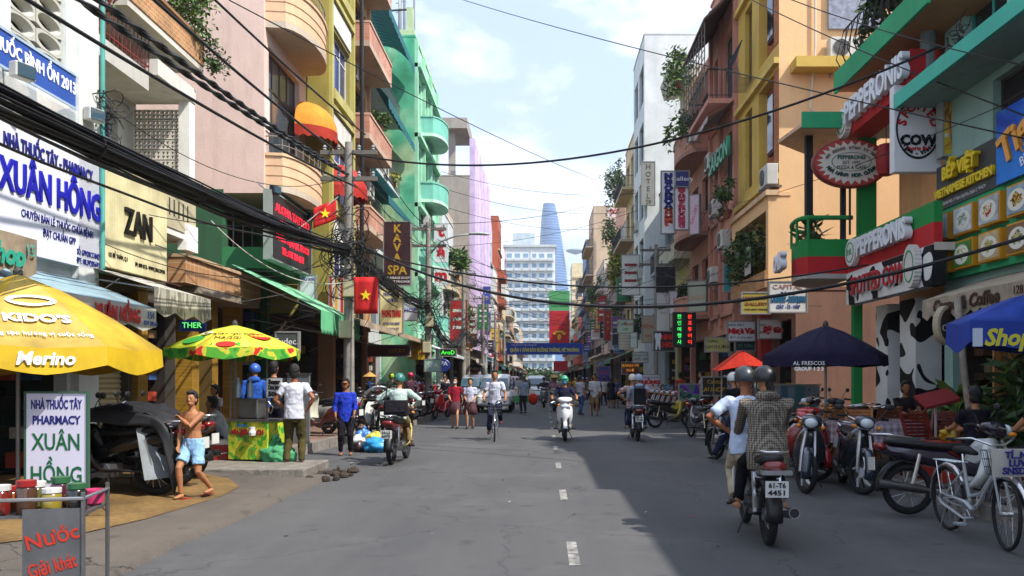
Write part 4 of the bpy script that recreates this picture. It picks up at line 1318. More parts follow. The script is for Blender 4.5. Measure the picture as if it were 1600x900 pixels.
for i in range(9): b.bar((5.25, 27.2, 11.1 + .25 * i), (5.25, 31.2, 11.1 + .25 * i), .02)
b.build('lattice', M('#6f6a66', metal=.3), e)
awning('small red white and blue striped awning on the salmon pink house', 'R', 27.2, 29.6, 6.25, 10.7, 5.35, 10.15, pat('stripe', ['#a8302a', '#d2cfc8', '#3a5f8a', '#d2cfc8'], scale=(2.5, 2.5, 2.5)), val=.2, arms=False)
e = thing('raised_lettering', 'green raised letters hung on the salmon pink house front', 'sign', (6.0, 28.3, 9.05), R(-90))
text('SAIGON', e, 0, -.05, 0, M('#1f8a62', rough=.4), size=.85, ex=.05, bold=.02, w=3.0)
for k, (y, z) in enumerate(((28.2, 6.0), (30.5, 9.2), (30.0, 5.0))): aircon('air conditioner on the salmon pink house, ' + ('low near end', 'high far end', 'low far end')[k], (5.95, y, z), R(-90))
h = House('R', 31.35, 36.2, 6.35, 13.5, SAL2, 'dusky pink house with stacked half-round balconies', depth=8)
for z in (4.0, 7.2, 10.4):
    h.window(.5, 2.0, z + .1, z + 2.3, 2, fr=M('#4a3a36'))
    h.window(2.8, 4.3, z + .1, z + 2.3, 2, fr=M('#4a3a36'))
    h.balcony(.4, 4.5, z, 1.0, 'curve', 'solid', mat=SAL, railm=SAL, rh=.7, under=paint('#a87a6a'))
h.shop(.3, 4.5, 3.1)
h.roof_parapet(.5)
h.done()
plant('bushy fern hanging over the upper half-round pink balcony', (5.6, 33.2, 10.6), (.6, 1.2, .6), 900, .14, mats=LEAF, seed=17, drop=.5)
plant('plants on the top balcony edge of the dusky pink house', (5.6, 34.5, 13.6), (.6, 1.6, .7), 900, .14, mats=LEAF + [LEAFY[0]], seed=18, drop=1.0)
plant('small plant on the lowest half-round pink balcony', (5.6, 33.5, 4.2), (.35, .6, .45), 260, .12, mats=LEAFD, seed=19)
for k, (y, z) in enumerate(((32.0, 10.5), (32.2, 7.3))): aircon('air conditioner on the dusky pink house, ' + ('upper', 'lower')[k] + ' balcony', (5.55, y, z + .1), R(-90))
h = House('R', 36.25, 41.5, 6.6, 12.5, paint('#d2c084', dirt=.35), 'cream yellow house behind the projecting clinic signs', depth=8)
for z in (4.0, 7.0, 10.0):
    h.window(.5, 2.2, z + .1, z + 2.1, 2)
    h.window(3.0, 4.8, z + .1, z + 2.1, 2)
    h.balcony(.3, 5.0, z, .9, 'box', 'solid', mat=paint('#b9b4a0'), rh=.6)
h.shop(.3, 4.9, 3.1)
h.done()
h = House('R', 41.55, 45.5, 6.6, 11.0, paint('#8f9ea2', dirt=.3), 'blue grey narrow house beyond the cream yellow one', depth=8)
for z in (4.0, 7.2):
    h.window(.4, 3.4, z + .1, z + 2.3, 3, glass=GLASSB)
    h.balcony(.2, 3.7, z, .8, 'box', 'bars')
h.shop(.3, 3.6, 3.1)
h.done()
h = House('R', 45.55, 51.0, 5.5, 20.4, paint('#d0d3d2', dirt=.2), 'tall white house with a blank side wall and projecting top balcony', depth=10)
for z in (4, 7.2, 10.4, 13.6, 16.8):
    h.window(.5, 2.3, z + .1, z + 2.2, 2, glass=GLASSB)
    h.window(3.0, 5.0, z + .1, z + 2.2, 2, glass=GLASSB)
h.shop(.3, 5.0, 3.1)
h.done()
e = thing('roof_shelter', 'grey concrete shelter slab projecting below the white house roof', 'roof', (0, 0, 0))
B().prism([(6.2, 15.9), (8.6, 16.3), (8.6, 16.8), (6.0, 16.6)], 'y', 40.0, 43.0).build('slab', paint('#b0a89a'), e)
B().box(7.0, 8.4, 41.6, 42.8, 12, 16.1).build('support', paint('#a89c8a'), e)
# ---------------------------------------------------------------- farther houses of the street
WORDS = ['first', 'second', 'third', 'fourth', 'fifth', 'sixth', 'seventh', 'eighth', 'ninth', 'tenth', 'eleventh', 'twelfth', 'thirteenth', 'fourteenth', 'fifteenth', 'sixteenth', 'seventeenth', 'eighteenth', 'nineteenth', 'twentieth']
def auto_house(side, y0, y1, X, Ht, col, seed, label, det=True, awn=True):
    rr = random.Random(seed)
    wm = paint(col, dirt=.4)
    h = House(side, y0, y1, X, Ht, wm, label, depth=rr.uniform(7, 10), group='houses farther down the street')
    trim = paint(rr.choice(['#cfcac0', '#b9a88c', '#8f8a80', '#c2b49a', '#a8b0b0']))
    W = h.W
    n = max(1, int(W / 2.6))
    wd = W / n
    z = 3.8
    bt = rr.choice(['bars', 'solid', 'none', 'solid', 'bars'])
    shp = rr.choice(['box', 'box', 'curve'])
    gl = rr.choice([GLASS, GLASSB, GLASSB])
    while z + 2.6 < Ht:
        for i in range(n):
            a = wd * i + wd * .16
            h.window(a, a + wd * .68, z + .15, z + 2.3, 2, fr=trim, glass=gl, trans=False)
        if bt != 'none' and rr.random() < .8: h.balcony(.2, W - .2, z, rr.uniform(.6, 1.0), shp, bt, mat=rr.choice([wm, trim]), rh=.7)
        else: h.slab('cornice', 0, W, 0, .18, z - .15, z, trim)
        z += 3.2
    h.shop(.3, W - .3, 3.0, goods=det, seed=seed)
    if rr.random() < .5: h.roof_parapet(.5, trim)
    h.done()
    sg = 1 if side == 'L' else -1
    if awn:
        ac_ = rr.choice(['#4a7a5a', '#9a8a72', '#7a3a30', '#b9b2a2', '#35607a', '#c2b8a0', '#8a7a5c'])
        awning(('%s street awning on the %s of the road, counted towards the tower' % (WORDS[auto_house.n[side]], 'left' if side == 'L' else 'right')), side, y0 + .3, y1 - .3, X, 3.35, X + sg * rr.uniform(1.3, 2.0), 2.75, M(ac_, rough=.85, var=.2, sc=2), val=.25, scallop=.3, arms=False)
        auto_house.n[side] += 1
    return h
auto_house.n = {'L': 0, 'R': 0}
LF = [(48.7, 54.5, -5.95, 11.4, '#c6cccd', 'white house right behind the mint green one'),
      (54.6, 62.8, -6.2, 9.6, '#b98f6a', 'low tan house in front of the purple netting'),
      (80.5, 88, -5.5, 17.0, '#bcc8d0', 'pale blue grey house just past the purple netting'),
      (88.1, 96, -5.4, 13.5, '#d2d2cc', 'white house between the blue grey and the red brown house'),
      (96.1, 103, -5.3, 20.3, '#a8543a', 'slim red brown house rising above the left row'),
      (103.1, 112, -5.2, 12, '#c9b48a', 'sandy house after the red brown one'),
      (112.1, 124, -5.2, 14.5, '#c4c6c2', 'light grey house in the far left row'),
      (124.1, 138, -5.1, 11, '#b08a72', 'clay coloured house in the far left row'),
      (138.1, 154, -5.1, 13, '#d0cdb8', 'ivory house in the far left row'),
      (154.1, 175, -5.1, 10.5, '#98a6ac', 'slate blue house in the far left row'),
      (175.1, 205, -5.2, 12, '#c0a890', 'beige end house of the left row')]
for i, (a, c, X, Ht, col, lb) in enumerate(LF): auto_house('L', a, c, X, Ht, col, 100 + i, lb, i < 5)
RF = [(51.05, 57, 5.6, 16.8, '#c9b58a', 'beige hotel house behind the vertical grey sign'),
      (57.05, 63.5, 5.7, 12.5, '#b0b4ac', 'grey house overgrown with climbing plants'),
      (63.55, 72, 6.2, 15.8, '#d2a884', 'peach house with a plant filled roof terrace'),
      (72.05, 80, 5.8, 11.5, '#a8a294', 'drab stone coloured house in the right row'),
      (80.05, 92, 5.8, 13.0, '#c9c4b0', 'off white house in front of the tall gabled one'),
      (94, 104, 5.6, 21.0, '#b9a48c', 'tall buff house with a red lettered rooftop sign'),
      (104.1, 114, 5.3, 18.5, '#7f9ab4', 'slim blue house beyond the buff one'),
      (114.1, 126, 5.2, 12, '#c25a4a', 'red and yellow fronted house in the far right row'),
      (126.1, 142, 5.2, 13.5, '#c9b98f', 'straw coloured house in the far right row'),
      (142.1, 162, 5.1, 11, '#b8bcb8', 'pale grey house in the far right row'),
      (162.1, 205, 5.1, 13, '#c8ae8c', 'tan end house of the right row')]
for i, (a, c, X, Ht, col, lb) in enumerate(RF): auto_house('R', a, c, X, Ht, col, 200 + i, lb, i < 4)
# concrete shell wrapped in purple netting
CON = paint('#9b948a', dirt=.5)
h = House('L', 63, 80.3, -5.65, 16.9, CON, 'unfinished grey concrete building wrapped in purple netting', depth=9)
for z in (4, 7.2, 10.4, 13.6):
    for x in (1, 6, 11.5): h.window(x, x + 3.5, z, z + 2.2, 2)
h.shop(.5, 16.5, 3.2)
b = B().box(1, 1.5, 1.2, 1.7, 17, 20.6)
b.build('roof_post', CON, h.e)
B().box(.2, 5.0, .2, 6.0, 20.6, 21.4).build('roof_slab', CON, h.e)
B().box(1, 1.4, 4.8, 5.2, 17, 20.6).build('roof_post', CON, h.e)
NET = pat('stripe', ['#c4b0d2', '#cdbcda', '#bba6cb', '#c8b6d6'], scale=(.9, .9, .9), wear=.2)
b = B()
rr = random.Random(4)
rings = []
for i in range(24):
    x = .2 + 16.8 * i / 23
    o_ = -.25 - .18 * (i % 2) - rr.uniform(0, .12)
    rings.append([(x, o_ + .3 * math.sin(z_ * 1.1) * .3, z_) for z_ in (3.8, 6, 8.5, 11, 13.5, 16, 18.2, 19.8)])
b.loft(rings, cap=False, closed=False).build('safety_netting', NET, h.e, smooth=1)
b = B()
b.quad((.15, -.4, 3.8), (.15, 0, 3.8), (.15, 0, 19.8), (.15, -.4, 19.8)).build('netting_return', NET, h.e)
h.done()
# greenery on the right row
for k, (x, y, z, rx, ry, rz_, n, lb) in enumerate([(5.6, 64.5, 15.8, 1.0, 1.2, 1.3, 900, 'leafy shrub on the peach roof terrace, nearer end'), (5.9, 69, 15.9, .9, 1.5, 1.6, 900, 'leafy shrub on the peach roof terrace, farther end'),
        (5.0, 58.5, 8.0, .6, 1.3, 1.6, 1100, 'climbing plant on the grey overgrown house, middle storey'), (5.0, 60.5, 4.6, .6, 1.6, 1.4, 1000, 'climbing plant on the grey overgrown house, low over the shop signs'), (5.1, 62.5, 11.2, .6, 1.2, 1.4, 800, 'climbing plant on the grey overgrown house, top storey'),
        (4.9, 74, 6.8, .7, 1.6, 1.3, 800, 'yellowish bush hanging from the drab stone coloured house'), (5.0, 84, 9, .7, 1.8, 1.5, 700, 'bush on the balcony of the off white house'), (5.3, 47.5, 4.4, .4, .8, .5, 400, 'small dark bush over the white house shop front')]):
    plant(lb, (x, y, z), (rx, ry, rz_), n, .17, mats=(LEAF, LEAFD, LEAFY)[k % 3 if k != 0 else 1], seed=40 + k, pot=False, drop=.8, name='climbing_plant', group='greenery on the right hand houses')
for k, (x, y, z, lb) in enumerate([(-5.4, 52, 4.6, 'potted palm on the white house balcony by the street lamp'), (-5.6, 57.5, 4.3, 'leafy pot plant on the low tan house roof edge'), (-5.2, 50, 7.6, 'pot plant on the upper balcony of the white left house')]):
    plant(lb, (x, y, z), (.6, .8, .8), 420, .2, mats=LEAFY if k == 0 else LEAF, seed=60 + k, elong=2.4)
# dark green canopy of the beige hotel
awning('dark green roof shade on the beige hotel house', 'R', 66, 70, 6.2, 10.9, 4.9, 9.6, pat('stripe', ['#1c5148', '#2a6a5c'], scale=(2, 2, 2)), val=.6, scallop=.5)
# white apartment block closing the street
BW = paint('#d6d9d8', dirt=.12)
e = thing('apartment_block', 'white many-windowed apartment block closing the far end of the street', 'building', (-12.5, 262, 0), 0)
W_, H_ = 16.0, 43.0
b = B().box(0, W_, 0, 14, 0, H_)
b.build('wall', BW, e)
B().box(-.4, W_ + .4, -.6, 14, H_ + .01, H_ + .8).build('roof', paint('#b9bfc0'), e)
B().box(2.5, 9.5, 3, 9, H_ + .81, H_ + 5).build('roof_house', paint('#b4c0c8'), e)
wb = B().box(0, 1.5, -.12, -.02, 0, 1.5)
win = None
for r_i in range(13):
    for c_i in range(6):
        if win is None:
            win = o = B().box(0, 1.6, -.1, -.01, 0, 1.6).build('window', M('#7f9cb2', rough=.15, var=.2, sc=.3), e)
        else:
            o = win.copy()
            COL.objects.link(o)
        o.location = (.8 + 2.55 * c_i, 0, 1.6 + 3.15 * r_i)
        if r_i == 0 and c_i == 0:
            bal = q = B().box(-.2, 2.0, -1.1, 0, -.35, .55).build('balcony', paint('#c9cfd0'), e)
        else:
            q = bal.copy()
            COL.objects.link(q)
        q.location = (.8 + 2.55 * c_i, -.004, 1.2 + 3.15 * r_i)
B().box(.0, .5, -.3, -.02, 0, H_ - .1).build('pier', paint('#d2b4b0'), e)
B().box(8.3, 8.7, -.3, -.02, 0, H_ - .1).build('pier', paint('#d8dcdc'), e)
e = thing('glass_office', 'pale blue glass block left of the white apartment block', 'building', (-19.5, 266, 0), 0)
b = B().box(0, 6.6, 0, 12, 0, 35)
b.build('wall', M('#7fa6c2', rough=.2, var=.1), e)
for k in range(11): B().box(-.1, 6.7, -.15, 12, 1 + 3.1 * k, 1.6 + 3.1 * k).build('floor_band', paint('#c2d0d8'), e)
e = thing('beige_block', 'plain beige block behind the right row of houses', 'building', (7.2, 215, 0), 0)
B().box(0, 14, 0, 12, 0, 31.5).build('wall', paint('#d2c4a0'), e)
for k in range(9): B().box(-.15, 14, -.25, 0, 2 + 3.2 * k, 2.4 + 3.2 * k).build('floor_band', paint('#b9a988'), e)
for k in range(8):
    for c_i in range(4): B().box(1 + 3.3 * c_i, 2.6 + 3.3 * c_i, -.06, -.002, 2.9 + 3.2 * k, 4.6 + 3.2 * k).build('window', GLASS, e)
# glass skyscraper with helipad
e = thing('skyscraper', 'tall tapering blue glass skyscraper with a round helipad', 'skyscraper', (18, 1240, 0), 0)
GT = M('#2c5c94', rough=.18, var=.08, sc=.02, spec=.8)
prof = [(0, 21, 20), (40, 23.5, 22), (90, 24.5, 23), (130, 24, 22), (170, 21.5, 20), (210, 17.5, 17), (240, 13.5, 14), (262, 9.5, 10)]
n = 28
rings = []
for z, rx, ry in prof:
    sh = -8 + 3.5 * math.sin(z / 262 * 1.2) - 2
    rings.append([(sh + 10 + rx * math.cos(2 * PI * i / n) * (1 if math.cos(2 * PI * i / n) > 0 else .9) - z * .055, ry * math.sin(2 * PI * i / n), z) for i in range(n)])
B().loft(rings).build('glass_shaft', GT, e, smooth=50)
for k in range(1, 64):
    z = k * 4.05
    for q in range(len(prof) - 1):
        if prof[q][0] <= z <= prof[q + 1][0]:
            t_ = (z - prof[q][0]) / (prof[q + 1][0] - prof[q][0])
            ra = [Vector(a).lerp(Vector(c), t_) for a, c in zip(rings[q], rings[q + 1])]
            cx = sum((v_.x for v_ in ra)) / n
            b = B()
            r1 = [Vector((cx + (v_.x - cx) * 1.012, v_.y * 1.012, z)) for v_ in ra]
            b.loft([r1, [v_ + Vector((0, 0, .7)) for v_ in r1]], cap=False)
            b.build('floor_band', M('#7fa6cc', rough=.3, var=.05), e)
            break
B().lathe([(2, 186), (13, 190), (14.5, 191), (14.5, 192.4), (0.5, 192.4)], 28, (29, -6, 0)).build('helipad', M('#9fb2bf', rough=.4), e)
B().box(16, 18.5, -21, -10, 0, 60).build('fin', GT, e)
e = thing('podium_tower', 'lower glass block at the foot of the skyscraper', 'building', (2, 1100, 0), 0)
B().box(0, 20, 0, 20, 0, 78).build('wall', M('#4f86bd', rough=.15, var=.1), e)
# small plain projecting signs of the far rows
rr = random.Random(23)
SC_ = [('#b02a2a', 'red'), ('#d2d0c8', 'white'), ('#2a4a9a', 'blue'), ('#d2b23a', 'yellow'), ('#2a7a4a', 'green'), ('#26242a', 'black'), ('#c2682a', 'orange'), ('#7a4a8a', 'purple')]
for side in 'LR':
    for i in range(14):
        y = 47 + 4.2 * i + rr.uniform(-1, 1)
        c_, cn = SC_[(i * 3 + (side == 'R')) % 8]
        w_, h_ = rr.uniform(.5, 1.0), rr.uniform(.8, 2.6)
        z = rr.uniform(3.4, 6.5) + h_ / 2
        e = sign('%s %s panel sign hung over the far %s pavement, counted from the near end' % (WORDS[i], cn, 'left' if side == 'L' else 'right'), ((-5.0 if side == 'L' else 5.0) + rr.uniform(-.2, .3) * (1 if side == 'L' else -1), y, z), 0, w_, h_, M(c_, rough=.45, var=.08), t_=.12, group='small signs of the far rows', frame=M('#8a8a86', metal=.3))
        for k in range(3):
            B().box(-w_ * .35, w_ * .35, -.006, -.001, h_ * (.22 - .2 * k), h_ * (.22 - .2 * k) + h_ * .07).build('print_line', M('#dcdad2' if cn != 'white' and cn != 'yellow' else '#8a2a2a', var=.2), e)
# low wood of trees at the far end of the street
b = leafmesh(random.Random(9), 3000, (20, 4, 2.4), .8, (0, 250, 2.6))
tag(b.build('far_trees', LEAFD, fix=False), 'dark mass of trees under the white apartment block', 'trees', kind='stuff')
# haze
b = B().box(-900, 900, -40, 1600, -1.1, 285)
hz = tag(b.build('haze', M('#ffffff')), 'thin pale daylight haze filling the air', 'haze', kind='stuff')
m, t, p, N, K = newmat('haze_air')
N.remove(p)
pv = N.new('ShaderNodeVolumePrincipled')
pv.inputs['Color'].default_value = (.86, .92, 1.0, 1)
pv.inputs['Density'].default_value = .00036
pv.inputs['Anisotropy'].default_value = .3
K(pv.outputs[0], N['Material Output'].inputs['Volume'])
hz.data.materials.clear()
hz.data.materials.append(m)
# ---------------------------------------------------------------- poles and cables
CONC = M('#8f8a82', rough=.9, var=.25, sc=4, dirt=.5, bump=.4)
CAB = M('#0e0e10', rough=.55, var=.2)
def upole(label, X, Y, top, seed, boxes=True, r0=.14):
    e = thing('utility_pole', label, 'utility pole', (X, Y, 0), 0, 'concrete utility poles')
    B().lathe([(r0 * 1.15, 0), (r0, 1.0), (r0 * .7, top)], 14).build('shaft', CONC, e, smooth=40)
    for k, z in enumerate((top - .25, top - .9)):
        B().box(-.7, .7, -.05, .05, z - .05, z + .05).build('cross_arm', M('#6a645c'), e)
        for x in (-.6, -.25, .25, .6): B().lathe([(.03, 0), (.05, .03), (.03, .06), (.05, .09), (.02, .14)], 8, (x, 0, z + .05)).build('insulator', M('#8a8f90'), e)
    if boxes:
        for k, z in enumerate((2.55, 3.55)):
            B().box(-.17 + .1 * k, .13 + .1 * k, -.36, -.12, z, z + .42).build('meter_box', M('#b3ac8c', rough=.6, var=.15, dirt=.4), e, bevel=.02)
    return e
def catenary(p, q, sag, n=24):
    p, q = Vector(p), Vector(q)
    return [p.lerp(q, i / n) - Vector((0, 0, sag * 4 * (i / n) * (1 - i / n))) for i in range(n + 1)]
def cable(label, p, q, sag, r0=.012, group=None, mat=None, twist=False):
    pts = catenary(p, q, sag, 28)
    b = B().tube(pts, r0, 5)
    if twist:
        for k in range(2):
            pp = []
            for i, v_ in enumerate(catenary(p, q, sag, 120)):
                a = i * .9 + k * PI
                pp.append(v_ + Vector((math.cos(a) * r0 * 1.2, 0, math.sin(a) * r0 * 1.2)))
            b.tube(pp, r0 * .8, 4)
    o = b.build('overhead_cable', mat or CAB, smooth=1)
    return tag(o, label, 'cable', group)
poles = [(-4.83, 20.6, 7.4, 'tall concrete pole behind the man in the blue shirt'), (-4.48, 32.2, 7.6, 'concrete pole under the street lamp arm'), (-4.45, 46, 7.6, 'third concrete pole on the left kerb'), (-4.4, 60, 7.6, 'fourth concrete pole on the left kerb'), (-4.4, 75, 7.6, 'fifth concrete pole on the left kerb'), (-4.4, 92, 7.6, 'sixth concrete pole on the left kerb')]
for i, (x, y, t_, lb) in enumerate(poles): upole(lb, x, y, t_, i, i < 2)
for i, (x, y, lb) in enumerate([(5.05, 37.5, 'concrete pole on the right kerb beside the white dental boards'), (5.05, 62, 'second concrete pole on the right kerb'), (5.05, 88, 'third concrete pole on the right kerb')]): upole(lb, x, y, 7.6, 20 + i, False, .11)
# heavy bundle along the left kerb, strand by strand
def bundle(label, p, q, sag, n, rad, seed, r0=(.008, .018)):
    rr = random.Random(seed)
    e = thing('cable_bundle', label, 'cable bundle', (0, 0, 0), 0, 'heavy cable bundles on the left')
    base = catenary(p, q, sag, 22)
    for k in range(n):
        a, rd = rr.uniform(0, 6.3), rad * math.sqrt(rr.random())
        ph = rr.uniform(0, 6.3)
        loose = rr.random() < .1
        pts = []
        for i, v_ in enumerate(base):
            t_ = i / 22
            w_ = 1 + (1.2 if loose else .2) * math.sin(PI * t_) + .25 * math.sin(ph + 5 * t_)
            aa = a + 1.6 * t_ + .3 * math.sin(ph + 9 * t_)
            pts.append(v_ + Vector((math.cos(aa) * rd * .8 * w_, 0, math.sin(aa) * rd * w_ - (.12 * math.sin(PI * t_) if loose else 0) + .012 * math.sin(ph + 30 * t_))))
        B().tube(pts, rr.uniform(*r0), 5).build('strand', CAB if rr.random() < .9 else M('#3a3a3c', rough=.6), e, smooth=1)
    if rad > .1:
        for k in range(6):
            v_ = base[3 + 3 * k]
            B().tube([v_ + Vector((math.cos(t_) * rad * .9, 0, math.sin(t_) * rad * 1.05)) for t_ in [2 * PI * i / 12 for i in range(13)]], .012, 4).build('tie', CAB, e)
    return e
bundle('thick black bundle of cables sagging across the left shop signs', (-4.85, 1.0, 4.05), (-4.83, 20.5, 4.72), .28, 44, .13, 1)
bundle('black cable bundle between the first and second left poles', (-4.83, 20.7, 4.72), (-4.48, 32.2, 4.35), .2, 30, .17, 2)
bundle('black cable bundle drooping beyond the second left pole', (-4.48, 32.2, 4.3), (-4.45, 46, 4.2), 1.0, 22, .2, 3)
bundle('black cable bundle between third and fourth left poles', (-4.45, 46, 4.3), (-4.4, 60, 4.4), .5, 16, .18, 4)
bundle('distant black cable bundle past the fourth left pole', (-4.4, 60, 4.4), (-4.4, 92, 4.4), .6, 12, .18, 5)
def tangle(label, c, rad, n, seed):
    rr = random.Random(seed)
    b = B()
    c = Vector(c)
    for k in range(n):
        o_ = c + Vector((rr.gauss(0, .3) * rad, rr.gauss(0, .3) * rad, rr.gauss(0, .6) * rad))
        R0 = rr.uniform(.15, .55) * rad
        u = Vector((rr.uniform(-1, 1), rr.uniform(-1, 1), rr.uniform(-1, 1))).normalized()
        v_ = u.orthogonal().normalized()
        w_ = u.cross(v_)
        a1 = rr.uniform(3, 8)
        ph = rr.uniform(0, 6)
        b.tube([o_ + v_ * (R0 * math.cos(ph + a1 * i / 14)) + w_ * (R0 * rr.uniform(.9, 1.1) * math.sin(ph + a1 * i / 14)) - Vector((0, 0, .3 * rad * i / 14)) for i in range(15)], rr.uniform(.006, .014), 4)
    return tag(b.build('cable_tangle', CAB, smooth=1), label, 'cables', kind='stuff')
tangle('knot of loose black wires round the first left pole', (-4.83, 20.55, 4.6), .85, 70, 1)
tangle('knot of loose black wires round the second left pole', (-4.45, 32.1, 4.3), .9, 60, 2)
tangle('knot of loose grey wires round the third left pole', (-4.45, 45.9, 4.6), 1.2, 50, 3)
tangle('small coil of black wires at the far left pole', (-4.4, 60, 4.6), 1.1, 40, 4)
tangle('small coil of wires under the upper slab of the pizza house', (6.7, 13.3, 7.0), .3, 22, 5)
tangle('loose wires and ribbons on the corner column of the pharmacy', (-6.85, 13.0, 5.75), .35, 26, 6)
for k, (z0_, z1_, r0) in enumerate(((6.6, 7.25, .026), (5.95, 6.75, .026), (5.75, 6.6, .024), (5.35, 6.3, .024), (7.3, 7.6, .02))):
    cable('%s of five black cables rising from upper left to the first pole' % ('topmost but one', 'thick twisted second', 'third', 'lowest', 'topmost')[k], (-4.85 - .08 * k, 1.0, z0_ - .45), (-4.83 + .2 * (k - 2), 20.6, z1_), .25, r0, 'cables into the first pole', twist=k in (1, 2))
for i in range(5):
    (xa_, ya_, _, _), (xb_, yb_, _, _) = poles[i], poles[i + 1]
    for k in range(5):
        cable('thin black cable strung high between the left poles', (xa_ - .6 + .3 * k, ya_, 7.2 - .65 * (k % 2)), (xb_ - .6 + .3 * k, yb_, 7.3 - .65 * (k % 2)), .25 + .08 * k, .012, 'high cables between left poles')
ov = [('long thin cable crossing the sky from top centre to the right edge', at(715, -3, 30), at(1640, 225, 11.5), .15, .012),
      ('thin cable from the upper left falling across the sky to the far right houses', at(358, 0, 14), at(985, 300, 50), .3, .012),
      ('thick cable from the first pole sweeping over the street to the pizza house', at(548, 240, 20.6), at(1470, 72, 13.9), .95, .024),
      ('thick low cable sagging from the first pole across to the café front', at(556, 380, 20.6), at(1640, 358, 11.2), 1.3, .03),
      ('second low cable beside the thick one across the street', at(556, 388, 20.6), at(1400, 405, 16.5), .75, .02),
      ('thin cable from the top right corner over the orange house', at(1165, -5, 20), at(1640, 195, 11.5), .1, .012),
      ('thin cable from the top edge to the right edge above the food board', at(1230, -3, 16), at(1640, 110, 11), .1, .010),
      ('pale thin wire from the food board towards the salmon house', at(1610, 145, 11.8), at(1070, 330, 33), .35, .008),
      ('thin cable over the middle of the street left of the skyscraper', at(690, 268, 44), at(1010, 300, 50), .6, .014),
      ('thin cable over the street just below the skyscraper top', at(680, 290, 46), at(985, 330, 58), .7, .014),
      ('thin cable over the street in front of the apartment roof', at(670, 315, 44), at(975, 352, 62), .8, .014),
      ('cable rising from the left pole towards the right roof terrace', at(670, 350, 32), at(1008, 290, 52), .6, .013),
      ('cable rising towards the vertical hotel sign', at(700, 385, 46), at(1020, 320, 50), .5, .013)]
for lb, p, q, sg, r0 in ov: cable(lb, p, q, sg, r0)
rr = random.Random(11)
for k in range(26):
    d0, d1 = rr.uniform(34, 95), rr.uniform(34, 95)
    cable('one of many thin wires crossing the far street', (-4.4, d0, rr.uniform(5.2, 7.5)), (5.3, d1, rr.uniform(4.5, 8.0)), rr.uniform(.2, .9), .011, 'thin wires over the far street')
rr = random.Random(12)
for k in range(9): cable('one of several thin wires drooping to the left shop fronts', (-4.83, 20.6, rr.uniform(4.3, 6.8)), (rr.uniform(-7.6, -6.6), rr.uniform(12, 30), rr.uniform(3.2, 6)), rr.uniform(.2, .7), .008, 'drooping service wires on the left')
for k in range(8): cable('one of several thin wires drooping to the right house fronts', (5.05, 37.5, rr.uniform(5, 7.4)), (rr.uniform(5.6, 6.3), rr.uniform(22, 34), rr.uniform(4, 9)), rr.uniform(.2, .7), .009, 'drooping service wires on the right')
cable('white thin cord looping from the pink house to the green parasol', at(330, 345, 18), at(545, 440, 20.4), .5, .012, mat=M('#b9b5aa'))
# street lamp
e = thing('street_lamp', 'grey street lamp on a curved arm from the second left pole', 'street lamp', (-4.48, 32.2, 6.3), 0)
B().tube([(0, 0, 0), (.5, -.1, .55), (1.1, -.2, .75), (1.7, -.3, .8)], .035, 7).build('arm', M('#9aa09c', metal=.4), e, smooth=1)
B().secY([(-.0, 0, 0, .02, .02), (.08, 0, .01, .09, .04), (.4, 0, .02, .12, .06), (.7, 0, .0, .08, .05), (.8, 0, 0, .02, .02)], 12).build('lamp_head', M('#a8b4b0', rough=.4), e, smooth=1)
e.children[1].location = (1.6, -.3, .8)
e.children[1].rotation_euler = (0, 0, R(-90))
# floodlights on the left fronts
for k, (p, lb) in enumerate(((at(147, 180, 12.6), 'white floodlight arm on the pharmacy corner'), (at(430, 297, 20.3), 'black floodlight above the electronic sign'), (at(486, 338, 23.3), 'black floodlight at the far end of the electronic sign'), (at(35, 112, 10.6), 'white floodlight in front of the blue banner'))):
    e = thing('floodlight', lb, 'floodlight', p, R(70), 'floodlights over the left signs')
    B().box(-.14, .14, -.07, .07, -.1, .1).build('housing', M('#b9b9b2' if k in (0, 3) else '#26262a', rough=.4), e, bevel=.02)
    B().box(-.12, .12, -.085, -.072, -.08, .08).build('glass', GLASSB, e)
    B().tube([(0, .07, 0), (0, .3, .05), (0, .5, .2)], .015, 5).build('bracket', STEEL, e)
# ---------------------------------------------------------------- flags and banners
def flagcloth(label, loc, rz, w_, h_, wave, star=True, tilt=0.0):
    e = thing('flag', label, 'flag', loc, rz)
    b = B()
    n = 10
    b.loft([[(w_ * i / n, wave * math.sin(i * .9 + j * .3), -h_ * j / 6 - tilt * w_ * (i / n)) for i in range(n + 1)] for j in range(7)], cap=False, closed=False)
    o = b.build('cloth', M('#b81414', rough=.75, var=.12, sc=4), e, smooth=1)
    o.modifiers.new('thick', 'SOLIDIFY').thickness = .006
    st = [((.5 * w_ + (.24 if i % 2 == 0 else .095) * w_ * math.sin(PI * i / 5)), -.5 * h_ - .5 * tilt * w_ + (.24 if i % 2 == 0 else .095) * w_ * math.cos(PI * i / 5)) for i in range(10)]
    B().prism(st, 'y', -wave - .02, -wave - .012).build('star', ink('#e0c81e'), e)
    return e
flagcloth('red flag with a yellow star hanging beside the first pole', at(553, 433, 20.0), 0, .58, .88, .02)
e = flagcloth('smaller red starred flag slanting from the balcony by the electronic sign', at(490, 325, 22.5), R(20), .6, .55, .03, tilt=-.45)
B().cyl((-.4, .0, -.6), (.65, .0, .35), .015, n=6).build('staff', M('#a8a29a'), e)
e = sign('long blue banner with yellow words strung across the street', (xat(851, 60), 60, zat(545, 60)), 0, 5.45, .84, M('#1a3a9c', rough=.6, var=.08), [('QUẬN 1 ĐẢM BẢO ĐƯỜNG THÔNG, HÈ THOÁNG', .36, 0, -.1, ink('#d8d23a'), dict(w=5.0, bold=.012)), ('ỦY BAN NHÂN DÂN PHƯỜNG PHẠM NGŨ LÃO', .14, -1.5, .27, ink('#c9cfe2'), dict(w=1.8))], t_=.02, name='street_banner', cat='banner')
